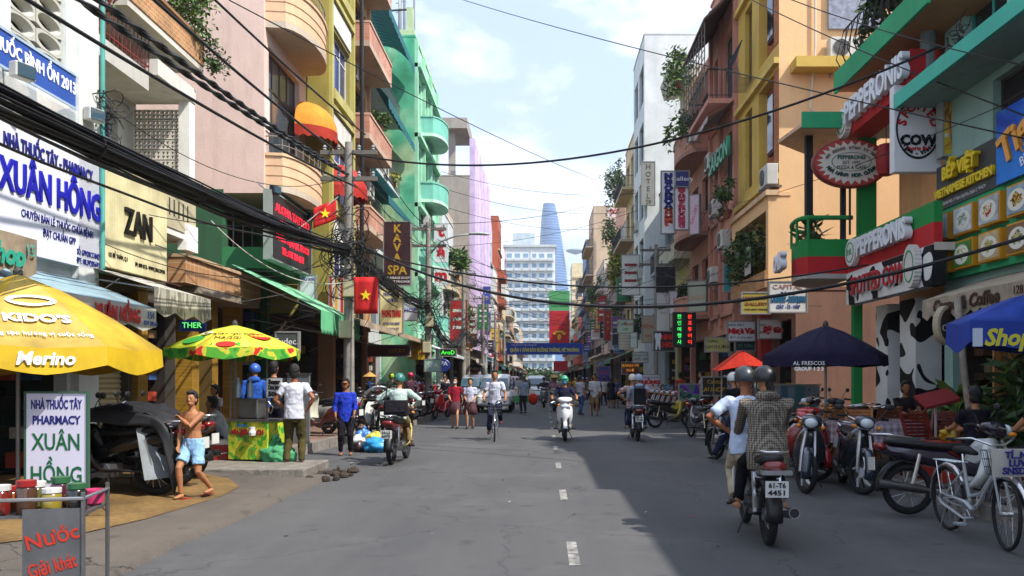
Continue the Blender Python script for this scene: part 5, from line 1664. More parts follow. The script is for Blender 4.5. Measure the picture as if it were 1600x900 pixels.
for sx_ in (-1, 1): B().cyl((sx_ * 2.72, 0, .3), (sx_ * 5.2, 0, .9), .012, n=4).build('rope', BLACK, e)
e = sign('tall red and green hanging poster behind the blue banner', (xat(874, 88), 88, zat(512, 88)), 0, 2.15, 3.6, M('#b01c22', rough=.7, var=.08), [], t_=.03, name='hanging_poster', cat='poster')
B().box(-1.1, 1.1, -.01, .02, 1.81, 3.9).build('green_field', M('#4f9a5e', rough=.7, var=.08), e)
text('CHÀO MỪNG', e, 0, -.03, 2.3, ink('#20402c'), size=.3)
b = B()
for k in range(5):
    a = R(30 + 30 * k)
    b.ell((.55 * math.cos(a), -.05, -.9 + .5 * math.sin(a)), (.2, .04, .12), 8, 6)
b.ell((0, -.05, -1.0), (.2, .04, .35), 8, 6)
b.build('yellow_emblem', M('#d2a21e', rough=.6), e)
sign('red lower part of the hanging poster below the blue banner', (xat(876, 88), 88.2, zat(572, 88)), 0, 1.5, 1.1, M('#a81c22', rough=.7), t_=.03, name='hanging_poster', cat='poster')
# ---------------------------------------------------------------- projecting and wall signs (box given in picture, real depth chosen)
def psign(label, x0, y0, x1, y1, d, face, lines=(), rz=0.0, t_=.12, frame='#8a8a86', br=0, **kw):
    w_, h_ = (x1 - x0) * d / F, (y1 - y0) * d / F
    L_ = []
    for q in lines:
        L_.append((q[0], q[1] * h_, q[2] * w_, q[3] * h_, q[4], q[5] if len(q) > 5 else {}))
    if isinstance(face, str): face = M(face, rough=.45, var=.08)
    return sign(label, at((x0 + x1) / 2, (y0 + y1) / 2, d), rz, w_, h_, face, L_, t_=t_, frame=M(frame, metal=.3) if frame else None, brackets=br, **kw)
GOLD = M('#c9a23a', rough=.35, metal=.5, var=.05)
I = ink
RD, BL, GN, WH, BK = I('#b01c22'), I('#20308f'), I('#1f7a4a'), I('#e2e2de'), I('#16161a')
psign('brown vertical spa sign with gold letters', 600, 347, 641, 445, 30, '#35191b', [('K', .17, 0, .39, GOLD, dict(bold=.015)), ('A', .17, 0, .24, GOLD, dict(bold=.015)), ('V', .17, 0, .09, GOLD, dict(bold=.015)), ('A', .17, 0, -.07, GOLD, dict(bold=.015)), ('SPA', .2, 0, -.27, GOLD, dict(w=.7, bold=.01)), ('MASSAGE BODY', .05, .05, -.39, WH), ('FOOT MASSAGE', .05, .05, -.45, WH)], br=-.4)
for k, (ya, yb, ch) in enumerate(((350, 376, 't'), (384, 410, 'ă'), (418, 446, 'm'))):
    psign('white square sign with a red mark, %s of the stack by the mint house' % ('top', 'middle', 'bottom')[k], 678, ya, 700, yb, 42, '#cfd2d2', [(ch, .9, 0, .05, RD, dict(bold=.04))], frame=None)
psign('cream signboard with red and blue lettering past the red flag', 594, 450, 629, 520, 27, '#d8cc92', [('NHÀ NGHỈ', .12, 0, .36, BL, dict(w=.5)), ('HƯƠNG', .12, .05, .22, BL, dict(w=.36)), ('PHONG TRANG', .2, 0, -.08, RD, dict(w=.62, bold=.02)), ('ROOM FOR RENT', .09, 0, -.3, BL, dict(w=.55)), ('AIR TICKET', .09, 0, -.42, BL, dict(w=.5))])
psign('white board with blue lettering behind the pale green awning', 469, 430, 492, 496, 23.2, '#cdd0d6', [('HIỆU MAY', .1, 0, .4, BL), ('ĐỒ DA', .1, 0, -.42, BL)])
psign('pale blue and white shop board above the left motorbikes', 626, 470, 652, 500, 31, '#bcc4cc', [('SHOP', .3, 0, 0, BL)])
psign('dark sign with white writing under the green parasol', 432, 520, 465, 548, 18.5, '#4a4f4a', [('Sudec.', .5, -.02, 0, WH)])
psign('white and red narrow signs beside the first pole', 515, 432, 540, 500, 24.2, pat('stripe', ['#c9c5bd', '#b0332a', '#c9c5bd', '#c9a23a'], scale=(3, 3, 3)), [])
psign('long dark red shop fascia under the beige awning', 575, 540, 640, 556, 31, '#5a1a1e', [('LUCKY', .5, .2, 0, GOLD)])
e = thing('oval_sign', 'blue oval shop sign with pale letters on the left', 'sign', at(690, 571, 38), 0)
B().loft([[(.4 * k_ * math.cos(2 * PI * i / 28), y, .32 * k_ * math.sin(2 * PI * i / 28)) for i in range(28)] for k_, y in ((1, .08), (1, 0), (.92, -.02))]).build('panel', M('#1f2f7a', rough=.4), e)
text('OPA', e, 0, -.03, .08, I('#aab8d8'), size=.28, bold=.01)
psign('green and red neon sign over the blue oval', 688, 546, 712, 556, 37, '#161a18', [('AroD', .9, 0, 0, M('#3fdc3a', emit=.9, var=0))])
psign('yellow cloth banner with red writing under the beige awning', 638, 533, 672, 562, 32.6, '#c9a31e', [('HẢI SẢN', .25, 0, .15, RD), ('BIA HƠI', .25, 0, -.15, RD)], t_=.01, frame=None, name='cloth_banner', cat='banner')
psign('pale green box sign on the second pole', 664, 562, 688, 580, 31.6, '#8fb0a0', [('SPA', .6, 0, 0, WH)])
awning('long beige awning over the left pavement behind the first pole', 'L', 21.5, 33, -7.2, 3.75, -4.75, 3.1, M('#a3917a', rough=.9, var=.25, sc=1.5, dirt=.4), val=.18)
awning('rusty brown tin awning beside the first pole', 'L', 21.0, 26.2, -7.4, 3.3, -5.6, 2.75, M('#7a5238', rough=.85, var=.4, sc=3), val=.1)
awning('white sloping awning past the blue oval sign', 'L', 38.5, 46, -6.5, 3.6, -4.4, 2.75, M('#bcc2c4', rough=.8, var=.15), val=.15)
psign('purple vertical shop sign on the netted building', 755, 448, 766, 475, 66, '#3a4aa0', [('N', .3, 0, .2, WH), ('T', .3, 0, -.2, WH)])
# right side
psign('white laundry sign with blue and green lettering', 1203, 441, 1260, 487, 21.2, '#c9cac8', [('CAPITAL', .22, -.02, .34, I('#a87a6a'), dict(w=.75)), ('ĐÔ THỊ', .14, 0, .12, BL), ('LAUNDRY - DRYCLEAN', .25, 0, -.09, I('#1f5a7a'), dict(w=.88, bold=.02)), ('GIẶT - ỦI - HẤP', .19, 0, -.34, BL, dict(w=.6))], br=.4)
psign('olive gallery sign with red letters beside the laundry sign', 1160, 458, 1203, 489, 22.0, '#9a8a3a', [('HANH DUNG', .24, .02, .25, I('#7a2218'), dict(w=.85)), ('GALLERY', .22, 0, -.05, I('#7a2218'), dict(w=.6)), ('FOR BEST PRICES', .1, 0, -.32, BK, dict(w=.6))])
psign('teal square sign board on the salmon house corner', 1132, 415, 1158, 455, 26.5, '#2f8a9a', [('PHÒNG', .12, 0, .3, I('#1d5a6a')), ('CHO', .12, 0, .1, I('#1d5a6a')), ('THUÊ', .12, 0, -.1, I('#1d5a6a')), ('0903 68', .1, 0, -.3, I('#1d5a6a'))])
psign('white tailor sign with red name', 1138, 503, 1179, 532, 25.8, '#c9c9c9', [('NHÀ MAY', .2, -.2, .33, BK), ('Nhựt Vân', .36, .02, 0, RD, dict(w=.85, bold=.02)), ('ĐT: 8 372 837', .16, 0, -.35, BK, dict(w=.7))])
psign('white sign with red name by the red pillar', 1187, 500, 1220, 528, 24.0, '#c2beb8', [('Sỹ tân', .42, .15, -.05, RD, dict(w=.6, bold=.02)), ('MAY', .18, -.36, .22, BK), ('ĐO', .18, -.36, -.2, BK)])
psign('olive cream gallery sign over the red tent', 1103, 528, 1139, 549, 26.6, '#a89f62', [('Gallery', .3, -.22, .28, BK), ('NAM PHƯƠNG', .36, 0, -.18, I('#4a3a1c'), dict(w=.85))])
psign('dark green nameplate under the tailor sign', 1150, 534, 1179, 547, 25.9, '#1c2a2c', [('SỸ TÂN', .5, 0, 0, I('#4f8a72'))])
GE, RE = M('#3fe860', emit=1.0, var=0), M('#ff3a2a', emit=1.0, var=0)
psign('black sign with glowing green Korean characters', 1053, 489, 1070, 541, 30, '#0d1a12', [(c, .15, 0, .38 - .19 * i, GE) for i, c in enumerate('한인여행사')], frame='#2a2a2c')
psign('black sign with glowing red Korean characters', 1070, 489, 1086, 541, 30.1, '#1a0d0d', [(c, .15, 0, .38 - .19 * i, RE) for i, c in enumerate('분포투어이')], frame='#2a2a2c')
psign('black sign with red lettering and a white tooth', 1022, 518, 1053, 548, 33, '#1a0f10', [('NHA', .35, .18, .2, I('#c22a1e'), dict(bold=.02)), ('KHOA', .35, .18, -.2, I('#c22a1e'), dict(bold=.02))])
e = thing('tooth_emblem', 'white tooth shaped emblem on the black dental sign', 'emblem', at(1028, 533, 32.9), 0)
B().prism([(-.1, .33), (.0, .3), (.1, .33), (.14, .2), (.09, 0), (.1, -.34), (.04, -.34), (0, -.1), (-.04, -.34), (-.1, -.34), (-.09, 0), (-.14, .2)], 'y', -.03, 0).build('tooth', M('#c9d2d8', rough=.3), e)
psign('tall white dental board with green and red print', 1026, 458, 1046, 518, 36, '#c9cac4', [('COPY', .08, -.1, .12, GN, dict(rot=(0, R(-12), 0), bold=.02)), ('SHOP', .08, .2, .14, RD, dict(rot=(0, R(-12), 0), bold=.02)), ('VÉ XE', .06, 0, -.02, GN)])
psign('white sign with pink lettering next to the dental board', 1046, 455, 1070, 490, 34.5, '#c6c4cc', [('LE PARET', .25, 0, .1, I('#b0556a')), ('HOTEL', .2, 0, -.2, I('#5a6a9a'))], rz=R(-25))
psign('black unlit board above the white dental board', 1025, 417, 1055, 457, 36.5, '#17161c', [('KARAOKE', .2, 0, .1, I('#3a2a3a'))])
psign('beige sign with red letters hung lower down the right row', 1004, 494, 1022, 535, 41, '#a89a84', [('VENU', .2, 0, .1, RD, dict(w=.8)), ('BAR', .14, 0, -.25, RD)])
psign('pale sign with green and red words over the price board', 965, 500, 989, 520, 46, '#b9c2ae', [('Café', .4, -.2, .2, GN), ('Beer', .4, .25, .2, RD), ('VIP', .35, 0, -.25, GN)])
psign('white price list board with many lines', 967, 521, 984, 546, 45.8, '#c2bda8', [('Bia 12.000', .09, 0, .36 - .18 * i, I('#8a5a4a'), dict(w=.7)) for i in range(5)])
psign('white angled board beside the price list', 985, 520, 995, 543, 45, '#c2c9c2', [('Menu', .12, 0, .2, GN, dict(w=.6))], rz=R(-20))
psign('dark narrow board left of the price list', 957, 513, 967, 540, 46.5, '#1d2030', [('BAR', .12, 0, .2, WH, dict(w=.6))])
psign('tall red vertical sign with gold letters far down the right', 944, 485, 956, 532, 58, '#9a2018', [('N', .12, 0, .3, GOLD), ('H', .12, 0, .1, GOLD), ('À', .12, 0, -.1, GOLD)])
psign('blue white guest house board under the price list', 960, 540, 975, 551, 46, '#2a5a9a', [('ROOM', .5, 0, 0, WH, dict(w=.7))])
psign('white framed sign with dark words over the right pavement', 989, 551, 1012, 566, 39, '#b4b8b0', [('SINH TỐ', .3, 0, .2, GN, dict(w=.7)), ('CAFÉ - BIA', .4, 0, -.18, BK, dict(w=.8))])
psign('orange yellow lettered board behind the right crowd', 972, 566, 998, 584, 42, '#5a2a12', [('BÁNH MÌ', .35, 0, .2, M('#e08a1e', emit=.3, var=0), dict(w=.8)), ('PHỞ', .35, 0, -.22, M('#e08a1e', emit=.3, var=0))])
psign('purple lettered banner at the right pavement', 935, 573, 953, 596, 50, '#3a2a7a', [('SALE', .3, 0, .1, I('#c22a3a'))])
psign('white vertical dental clinic sign with navy and red letters', 1034, 268, 1055, 364, 31, '#d2d3d6', [(c, .115, 0, .42 - .075 * i - (.03 if i > 2 else 0), NAVY if i < 7 else I('#b8482e'), dict(bold=.03, sx=1.4)) for i, c in enumerate('NHAKHOAHỒNG')], br=.3)
psign('white vertical gallery sign with red letters under a navy cap', 1055, 291, 1075, 358, 30.5, '#d2d0d2', [(c, .13, 0, .42 - .105 * i, I('#b03a52'), dict(bold=.03, sx=1.4)) for i, c in enumerate('NAMPHƯƠNG')], br=.3)
psign('navy cap sign above the vertical gallery sign', 1056, 268, 1076, 291, 30.4, '#22246a', [('Gallery', .4, 0, 0, WH, dict(w=.8))])
psign('grey vertical hotel sign with number twenty nine', 1003, 253, 1023, 320, 45.2, '#8a8a84', [(c, .17, 0, .38 - .17 * i, I('#4a4a48')) for i, c in enumerate('HOTEL')] + [('29', .14, 0, -.44, I('#4a4a48'))])
psign('rooftop sign with red name on the tall buff house', 949, 323, 967, 366, 92.5, '#c9b8b0', [("KIM'S", .22, 0, .32, RD, dict(w=.8, bold=.02)), ('KOX', .16, 0, .05, RD), ('MASSAGE', .12, 0, -.15, RD, dict(w=.8)), ('28.38', .14, 0, -.38, BK)])
psign('white and pink sign on the dusky pink house front', 1077, 305, 1093, 365, 30.2, '#c9b4c4', [('GALLERY', .13, 0, 0, I('#b8485a'), dict(rot=(0, R(-70), 0)))], rz=R(-45))
psign('white plate with raised brown letters low on the salmon house', 1127, 385, 1150, 428, 27.5, '#a8a09a', [('SHUZ', .3, 0, .1, I('#6a2a2a'), dict(bold=.03))], rz=R(-60))
psign('grey metal parapet sign band over the Korean characters', 1074, 440, 1104, 486, 29.5, '#9aa08e', [('GROUP', .2, 0, -.05, I('#b8806a'))], rz=R(-40))
psign('white folding street sign for the dental clinic with red name', 1003, 586, 1031, 612, 34.5, '#d6d4d6', [('NHA KHOA', .22, 0, .34, NAVY, dict(w=.7)), ('HỒNG', .3, 0, .06, RD, dict(w=.75, bold=.02)), ('ĐIỀU TRỊ RĂNG', .18, 0, -.2, RD, dict(w=.8)), ('HONG', .2, 0, -.4, I('#c98a6a'))], name='folding_sign')
e = psign('black chalk board with yellow laundry lettering', 1098, 590, 1136, 617, 23.5, '#17150f', [('Capital', .32, 0, .25, I('#b9902a')), ('LAUNDRY', .36, 0, -.2, I('#b9902a'), dict(w=.8))], name='board')
psign('purple and green picture board on the right pavement', 1062, 601, 1093, 624, 26.5, pat('blotch', ['#3a2f7a', '#7a4a9a', '#2f7a4a', '#1d2050'], s=2.5), [], name='board')
for (x, y) in ((1003, 612), (1031, 612)): pass
e = thing('trestle', 'crossed metal legs under the white folding dental sign', 'stand', (xat(1017, 34.5), 34.5, 0), 0)
for sx_ in (-1, 1):
    B().cyl((-.35 * sx_, -.25 * sx_, .15), (.3 * sx_, .2, 1.0), .02, n=6).build('leg', STEEL, e)
    B().cyl((-.3 * sx_, .3, .15), (.25 * sx_, -.15, 1.0), .02, n=6).build('leg', STEEL, e)
# ---------------------------------------------------------------- parasols
def parasol(label, loc, Rr, zp, zr, val, mats, n=8, az0=0.0, valm=None, pole=True, name='parasol', lines=(), scallop=True, sag=.05, polex=0.0):
    e = thing(name, label, 'parasol', loc, 0)
    def ring(r0, z, k_, t_):
        a = R(az0) + 2 * PI * (k_ - .5 + t_) / n
        rr = r0 * (math.cos(PI / n) / math.cos((t_ - .5) * 2 * PI / n) if r0 > 0 else 1)
        return Vector((rr * math.sin(a), -rr * math.cos(a), z))
    lv = [(0.0, zp), (.3, zp + (zr - zp) * .22), (.65, zp + (zr - zp) * .58), (1.0, zr)]
    for k in range(n):
        b = B()
        rows = []
        for q, z in lv:
            rows.append([ring(Rr * q, z - sag * 4 * t_ * (1 - t_) * q * 0 + (.035 * q * abs(2 * t_ - 1)), k, t_) for t_ in (0, .25, .5, .75, 1)])
        b.loft(rows, cap=False, closed=False)
        o = b.build('canopy_panel', mats[k % len(mats)], e, smooth=1)
        o.modifiers.new('thick', 'SOLIDIFY').thickness = .008
        if val:
            b = B()
            rows = []
            for i in range(9):
                t_ = i / 8
                p = ring(Rr * 1.004, zr + .035 * abs(2 * t_ - 1), k, t_)
                d_ = val * (1 + (.35 * math.sin(PI * t_) if scallop else 0))
                rows.append([p, p * 1.0 + Vector((p.x * .01, p.y * .01, -d_))])
            b.loft(rows, cap=False, closed=False)
            o = b.build('valance', (valm or mats)[k % len(valm or mats)], e)
            o.modifiers.new('thick', 'SOLIDIFY').thickness = .006
        a = R(az0) + 2 * PI * (k - .5) / n
        B().cyl((0, 0, zp - .05), (Rr * .98 * math.sin(a), -Rr * .98 * math.cos(a), zr + .01), .008, n=4).build('rib', STEEL, e)
    B().lathe([(.05, zp - .02), (.05, zp + .03), (.015, zp + .08)], 10).build('finial', M('#3a3a3a'), e)
    if pole: B().cyl((polex, 0, -.0), (polex, 0, zp - .03), .022, n=10).build('pole', M('#8f8f8c', metal=.5, rough=.4), e)
    def on(az, f_): # middle of the panel at azimuth az, fraction f_ of the radius
        s_ = math.atan2(zp - zr, Rr)
        r0 = Rr * f_ * math.cos(PI / n)
        for (q0, z0_), (q1, z1_) in zip(lv, lv[1:]):
            if q0 <= f_ <= q1: z, s_ = z0_ + (z1_ - z0_) * (f_ - q0) / (q1 - q0), math.atan2(z0_ - z1_, Rr * (q1 - q0))
        a = R(az)
        off = .03
        return Vector(((r0 + off * math.sin(s_)) * math.sin(a), -(r0 + off * math.sin(s_)) * math.cos(a), z + off * math.cos(s_))), (-(PI / 2 - s_), 0, a)
    for q in lines:
        p, rot = on(q[2], q[3])
        text(q[0], e, p.x, p.y, p.z, q[4], size=q[1], rot=rot, **(q[5] if len(q) > 5 else {}))
    e['_r'] = 0
    del e['_r']
    return e, on
Y1 = M('#bd9c2c', rough=.85, var=.24, sc=2, dirt=.2)
Y2 = M('#bfa350', rough=.85, var=.24, sc=2, dirt=.2)
YV = M('#c2a012', rough=.7, var=.15, sc=3)
e, on = parasol('big yellow advertising parasol with white and red print by the pharmacy', (xat(28, 9.4), 9.4, .14), 1.48, 2.6, 1.72, .2, [Y2, Y1], az0=42, valm=[YV], lines=[
    ("KIDO'S", .2, 42, .72, WH, dict(bold=.008)), ('Sáng tạo hương vị cuộc sống', .1, 42, .88, WH, dict(w=.95)),
    ("KIDO'S", .2, -3, .72, RD, dict(bold=.008)), ('Sáng tạo hương vị cuộc sống', .1, -3, .88, RD, dict(w=.95))])
for az, mm in ((42, WH), (-3, RD)):
    p, rot = on(az, .5)
    b = B()
    for sg, q in ((1, .0), (-1, PI)):
        b.tube([(sg * (.02 + .2 * math.cos(t_)), 0, sg * .1 * math.sin(t_)) for t_ in [R(-60 + 22 * i) for i in range(12)]], [.008 + .02 * math.sin(PI * i / 11) for i in range(12)], 6)
    o = b.build('printed_swirl', mm, e)
    o.location, o.rotation_euler = p, rot
    o.scale = (1, .15, 1)
a = R(42)
text('Merino', e, 1.40 * math.sin(a), -1.40 * math.cos(a), 1.61, WH, size=.18, rot=(0, 0, a), bold=.006, shear=.2)
text('Merino', e, 1.40 * math.sin(R(-3)), -1.40 * math.cos(R(-3)), 1.61, WH, size=.18, rot=(0, 0, R(-3)), bold=.006, shear=.2)
P1 = M('#d2c43a', rough=.6, var=.12, sc=3)
P2 = M('#bcc92f', rough=.6, var=.12, sc=3)
P3 = M('#c22a1e', rough=.6, var=.12, sc=3)
PV = pat('blotch', ['#2f8a2a', '#57a832', '#c9c23a', '#c22a1e', '#3f9a34'], s=3.5, detail=2, stops=[0, .42, .52, .6, .68])
e, on = parasol('yellow and green printed parasol over the sugar cane cart', (xat(367, 14.0), 14.0, .1), 1.1, 2.36, 1.93, .13, [P1, P2, P1, P2], az0=12, valm=[PV], lines=[('Cùng nêm ngon cùng', .09, 12, .55, I('#5a4a1c'), {}), ('MAGGI', .13, 12, .7, I('#5a4a1c'), {}), ('MAGGI', .12, 57, .62, I('#e0c23a'), dict(bold=.005))], polex=0)
for az, f_, c_, r0 in ((57, .62, '#b8241e', .2), (12, .9, '#b8241e', .15), (-33, .75, '#2f8a3a', .22), (-33, .5, '#c9c2a8', .12), (30, .9, '#3f9a34', .14), (-10, .92, '#2f8a2a', .16), (102, .8, '#b8241e', .2)):
    p, rot = on(az, f_)
    o = B().loft([[(r0 * math.cos(2 * PI * i / 20), y, r0 * .7 * math.sin(2 * PI * i / 20)) for i in range(20)] for y in (.012, .004)]).build('printed_spot', ink(c_), e)
    o.location, o.rotation_euler = p, rot
DP = cloth('#241f38')
e, on = parasol('dark purple parasol over the right hand terrace tables', (xat(1290, 14.4), 14.4, .14), 1.08, 2.34, 1.78, .17, [DP], n=6, az0=0, valm=[DP], scallop=False)
text('AL FRESCOS', e, -.6, -.98, 1.66, WH, size=.09, rot=(0, 0, R(-12)))
text('GROUP 1 2 3', e, -.6, -.98, 1.57, WH, size=.08, rot=(0, 0, R(-12)), bold=.004)
BLU = M('#1d3f9a', rough=.7, var=.15, sc=3)
e, on = parasol('blue square parasol with yellow shop lettering at the right edge', (6.12, 10.3, .14), 1.4, 2.5, 2.08, .26, [BLU], n=4, az0=0, valm=[M('#1c3a94', rough=.7, var=.12)])
e.scale = (1, .3, 1)
text('Shop', e, -.55, -1.02, 1.9, I('#c9c23a'), size=.28, bold=.01, shear=.25)
B().box(-.97, -.85, -1.02, -1.012, 1.8, 2.02).build('printed_panel', I('#b9c2d0'), e)
# red tent
e = thing('red_tent', 'small red cloth tent roof on the right pavement', 'tent', (xat(1155, 22), 22, .14), 0)
o = B().add([(-.7, -.7, 1.62), (.0, -.4, 2.15), (.65, -.6, 1.72), (-.6, .7, 1.65), (.05, .5, 2.15), (.7, .6, 1.7), (.0, -.75, 1.75)], [(0, 1, 4, 3), (1, 2, 5, 4), (0, 6, 1), (6, 2, 1)]).build('cloth', cloth('#a32a1c'), e)
o.modifiers.new('thick', 'SOLIDIFY').thickness = .01
for x, y in ((-.6, -.6), (.6, -.55), (-.55, .6), (.6, .55)): B().cyl((x, y, 0), (x, y, 1.68), .018, n=6).build('post', STEEL, e)
# ---------------------------------------------------------------- pharmacy stand
e = thing('sign_stand', 'white standing pharmacy sign with navy and green letters', 'sign', (xat(88, 8.6), 8.6, .15), R(-4))
B().box(-.325, .325, 0, .02, .12, 1.25).build('panel', M('#cfcde0', rough=.6, var=.05), e)
b = B().box(-.345, -.325, -.01, .03, .02, 1.27).box(.325, .345, -.01, .03, .02, 1.27).box(-.325, .325, -.01, .03, 1.25, 1.27)
b.build('frame', M('#3a5a48', rough=.5), e)
for t_, sz, z, c_, w_ in (('NHÀ THUỐC TÂY', .13, 1.13, NAVY, .55), ('PHARMACY', .12, .97, NAVY, .52), ('XUÂN', .24, .74, I('#17603a'), .52), ('HỒNG', .24, .4, I('#17603a'), .55)):
    text(t_, e, 0, -.003, z, c_, size=sz, w=w_, bold=.004, ex=.001)
B().cyl((.335, .0, .0), (.335, .0, .2), .012, n=6).build('post', M('#4a2a22'), e)
for a in (20, 140, 260):
    B().cyl((.335, .0, .2), (.335 + .2 * math.cos(R(a)), .2 * math.sin(R(a)), .01), .012, n=5).build('foot', M('#4a2a22'), e)
# ---------------------------------------------------------------- drinks cart, bottom left
e = thing('drinks_cart', 'steel drinks cart with red painted words and jars, bottom left', 'cart', (-3.23, 5.15, .0), R(12))
STL = M('#6f6f70', rough=.45, metal=.6, var=.2, sc=3)
B().box(.0, .34, 0, .02, .1, .74).build('front_panel', STL, e)
text('Nước', e, .17, -.004, .56, M('#b8301e', rough=.5), size=.13, bold=.002, ex=.001, rot=(0, R(-14), 0))
text('Giải khát', e, .17, -.004, .38, M('#b8301e', rough=.5), size=.12, bold=.002, ex=.001, rot=(0, R(-14), 0), w=.28)
text('Chè', e, .17, -.006, .2, M('#2a6ab0', rough=.5), size=.12, bold=.006, rot=(0, R(-10), 0))
B().box(-.5, .335, .025, .5, .08, .1).build('shelf', STL, e)
B().box(-.5, .335, .025, .5, .68, .70).build('counter', STL, e)
B().tube([(-.5, -.01, .8), (.35, -.01, .8), (.35, .5, .8)], .012, 6).build('rail', CHROME, e)
for x, y in ((-.5, .0), (.345, .0), (.345, .5), (-.5, .5)): B().cyl((x, y, .0), (x, y, .84), .014, n=6).build('post', STL, e)
rr = random.Random(8)
JG = M('#9fb0a8', rough=.1, var=.2, spec=.8)
for k in range(9):
    x, y = -.3 + .145 * (k % 5), .09 + .16 * (k // 5)
    j = thing('jar', ('squat glass jar of %s preserves on the drinks cart' % ('green', 'red', 'brown', 'yellow', 'dark', 'pale', 'orange', 'olive', 'plum')[k]), 'jar', (0, 0, 0))
    m0 = e.matrix_basis if False else Matrix.Translation((-3.23, 5.15, 0)) @ Matrix.Rotation(R(12), 4, 'Z')
    j.location = m0 @ Vector((x, y, .702))
    j.scale = (1.6, 1.6, 1.5 + .25 * (k % 3))
    B().lathe([(.034, 0), (.038, .01), (.038, .075), (.03, .085)], 12).build('glass', M(('#4a5a2a', '#6a2018', '#4a3020', '#8a7a2a', '#1c1c18', '#9a9484', '#8a4a1c', '#5a5a30', '#4a1c2c')[k], rough=.12, var=.2, spec=.8), j, smooth=40)
    B().lathe([(.036, .086), (.036, .105), (.004, .108)], 12).build('lid', M(('#2a5a3a', '#b9b9b4', '#8a1c1c', '#c9c9c4')[k % 4], rough=.4), j)
b = B()
for k in range(7): b.lathe([(.032, .0 + .028 * k), (.04, .055 + .028 * k)], 12, (0, 0, 0))
o = b.build('paper_cups', M('#c9c6be', rough=.6), None, smooth=40)
o.location = m0 @ Vector((-.44, .12, .70))
tag(o, 'tall stack of pale paper cups on the drinks cart', 'cups')
o2 = o.copy()
COL.objects.link(o2)
o2.location = m0 @ Vector((-.42, .3, .70))
o2['label'] = 'second stack of pale cups at the left edge of the drinks cart'
o = B().lathe([(.09, 0), (.11, .07), (.115, .07), (.1, .0)], 16).build('green_basket', pat('check', ['#2f7a3a', '#1c4a24'], scale=(60, 60, 60)), None)
o.location = m0 @ Vector((-.06, .32, .70))
tag(o, 'green woven basket on the drinks cart', 'basket')
o = B().lathe([(.05, 0), (.07, .1), (.075, .1), (.06, .01)], 16).build('pink_bucket', plast('#c23a6a'), None, smooth=40)
o.location = m0 @ Vector((.28, .42, .705))
tag(o, 'pink plastic tub behind the drinks cart', 'tub')
# ---------------------------------------------------------------- sugar cane cart
cx = xat(402, 14.0)
e = thing('sugar_cane_cart', 'sugar cane juice cart with green and yellow printed panels', 'cart', (cx, 14.0, .12), R(-14))
PRN = pat('blotch', ['#3f9a2a', '#a8b82a', '#c9c23a', '#57a832', '#8a6a2a'], s=4, detail=3, stops=[0, .4, .5, .58, .66])
B().box(-.36, .36, -.28, .28, .1, .72).build('cabinet', PRN, e)
B().box(-.38, .38, -.3, .3, .722, .76).build('counter', STEEL, e)
text('MÍA SIÊU SẠCH', e, 0, -.287, .55, I('#8f1c24'), size=.11, w=.6, bold=.006)
text('Nước', e, -.1, -.287, .66, I('#2a6ab0'), size=.08)
b = B().box(-.28, .12, -.16, .16, .762, 1.1)
b.build('press_housing', STEEL, e, bevel=.03)
B().tube([(.16, 0, .98), (.22, -.02, 1.05), (.3, 0, .95), (.24, .02, .85), (.16, 0, .9)], .012, 6).build('press_handle', STEEL, e)
for x in (-.34, .34): B().cyl((x, -.25, .7), (x, -.25, 1.9), .016, n=6).build('post', STEEL, e)
for x, y in ((-.3, -.22), (.3, -.22), (-.3, .22), (.3, .22)):
    o = B().cyl((x - .02, y, .06), (x + .02, y, .06), .06, n=12).build('castor', RUB, e)
B().box(.36, .64, -.29, -.28, 1.12, 1.44).build('price_card', M('#c9c9c4'), e)
for t_, z in (('Sugar', 1.38), ('Cane Juice', 1.29), ('500.', 1.18)): text(t_, e, .5, -.294, z, BK, size=.1, w=.22, bold=.006)
b = B().lathe([(.05, 0), (.06, .05), (.045, .1), (.05, .14)], 10, (.12, -.33, .5)).build('cup', M('#d2d2d0'), e)
for k in range(2):
    o = B().lathe([(.045, 0), (.045, .2), (.02, .26), (.02, .3), (.025, .3), (.025, .33)], 12).build('water_bottle', M('#9fb8c6', rough=.1, spec=.8), None, smooth=40)
    o.location = (cx - .3 + .2 * k, 13.95, .12 + 1.12)
    tag(o, ('left', 'right')[k] + ' clear plastic bottle on top of the cane press', 'bottle', 'bottles on the cane cart')
o = B().ell((0, 0, .18), (.3, .22, .2), 14, 9).ell((-.05, 0, .4), (.1, .09, .12), 10, 7).build('green_sack', cloth('#4f9a6c', sc=4), None, smooth=1)
dm = o.modifiers.new('lumps', 'DISPLACE')
tx = bpy.data.textures.new('folds', 'CLOUDS')
tx.noise_scale = .12
dm.texture, dm.strength = tx, .16
sb = o.modifiers.new('s', 'SUBSURF')
sb.levels = sb.render_levels = 2
o.modifiers.move(1, 0)
o.location = (xat(434, 13.7), 13.75, .12)
tag(o, 'green plastic sack slumped against the sugar cane cart', 'sack')
o = B().lathe([(.17, 0), (.2, .34), (.215, .34), (.215, .4), (.02, .42)], 18).build('green_bucket', plast('#1f7a5a'), None, smooth=40)
o.location = (xat(322, 14.4), 14.4, .15)
tag(o, 'dark green plastic bucket beside the red cooler', 'bucket')
e = thing('cooler_box', 'red cooler box with white lid on the left pavement', 'cooler', (xat(350, 14.1), 14.1, .14), R(8))
B().box(-.24, .24, -.16, .16, 0, .3).build('box', plast('#8f1f1c'), e, bevel=.02)
B().box(-.25, .25, -.17, .17, .302, .38).build('lid', plast('#c9c5bd'), e, bevel=.02)
B().tube([(-.25, -.02, .3), (-.28, -.05, .2), (0, -.2, .16), (.28, -.05, .2), (.25, -.02, .3)], .012, 6).build('handle', plast('#c9c5bd'), e)
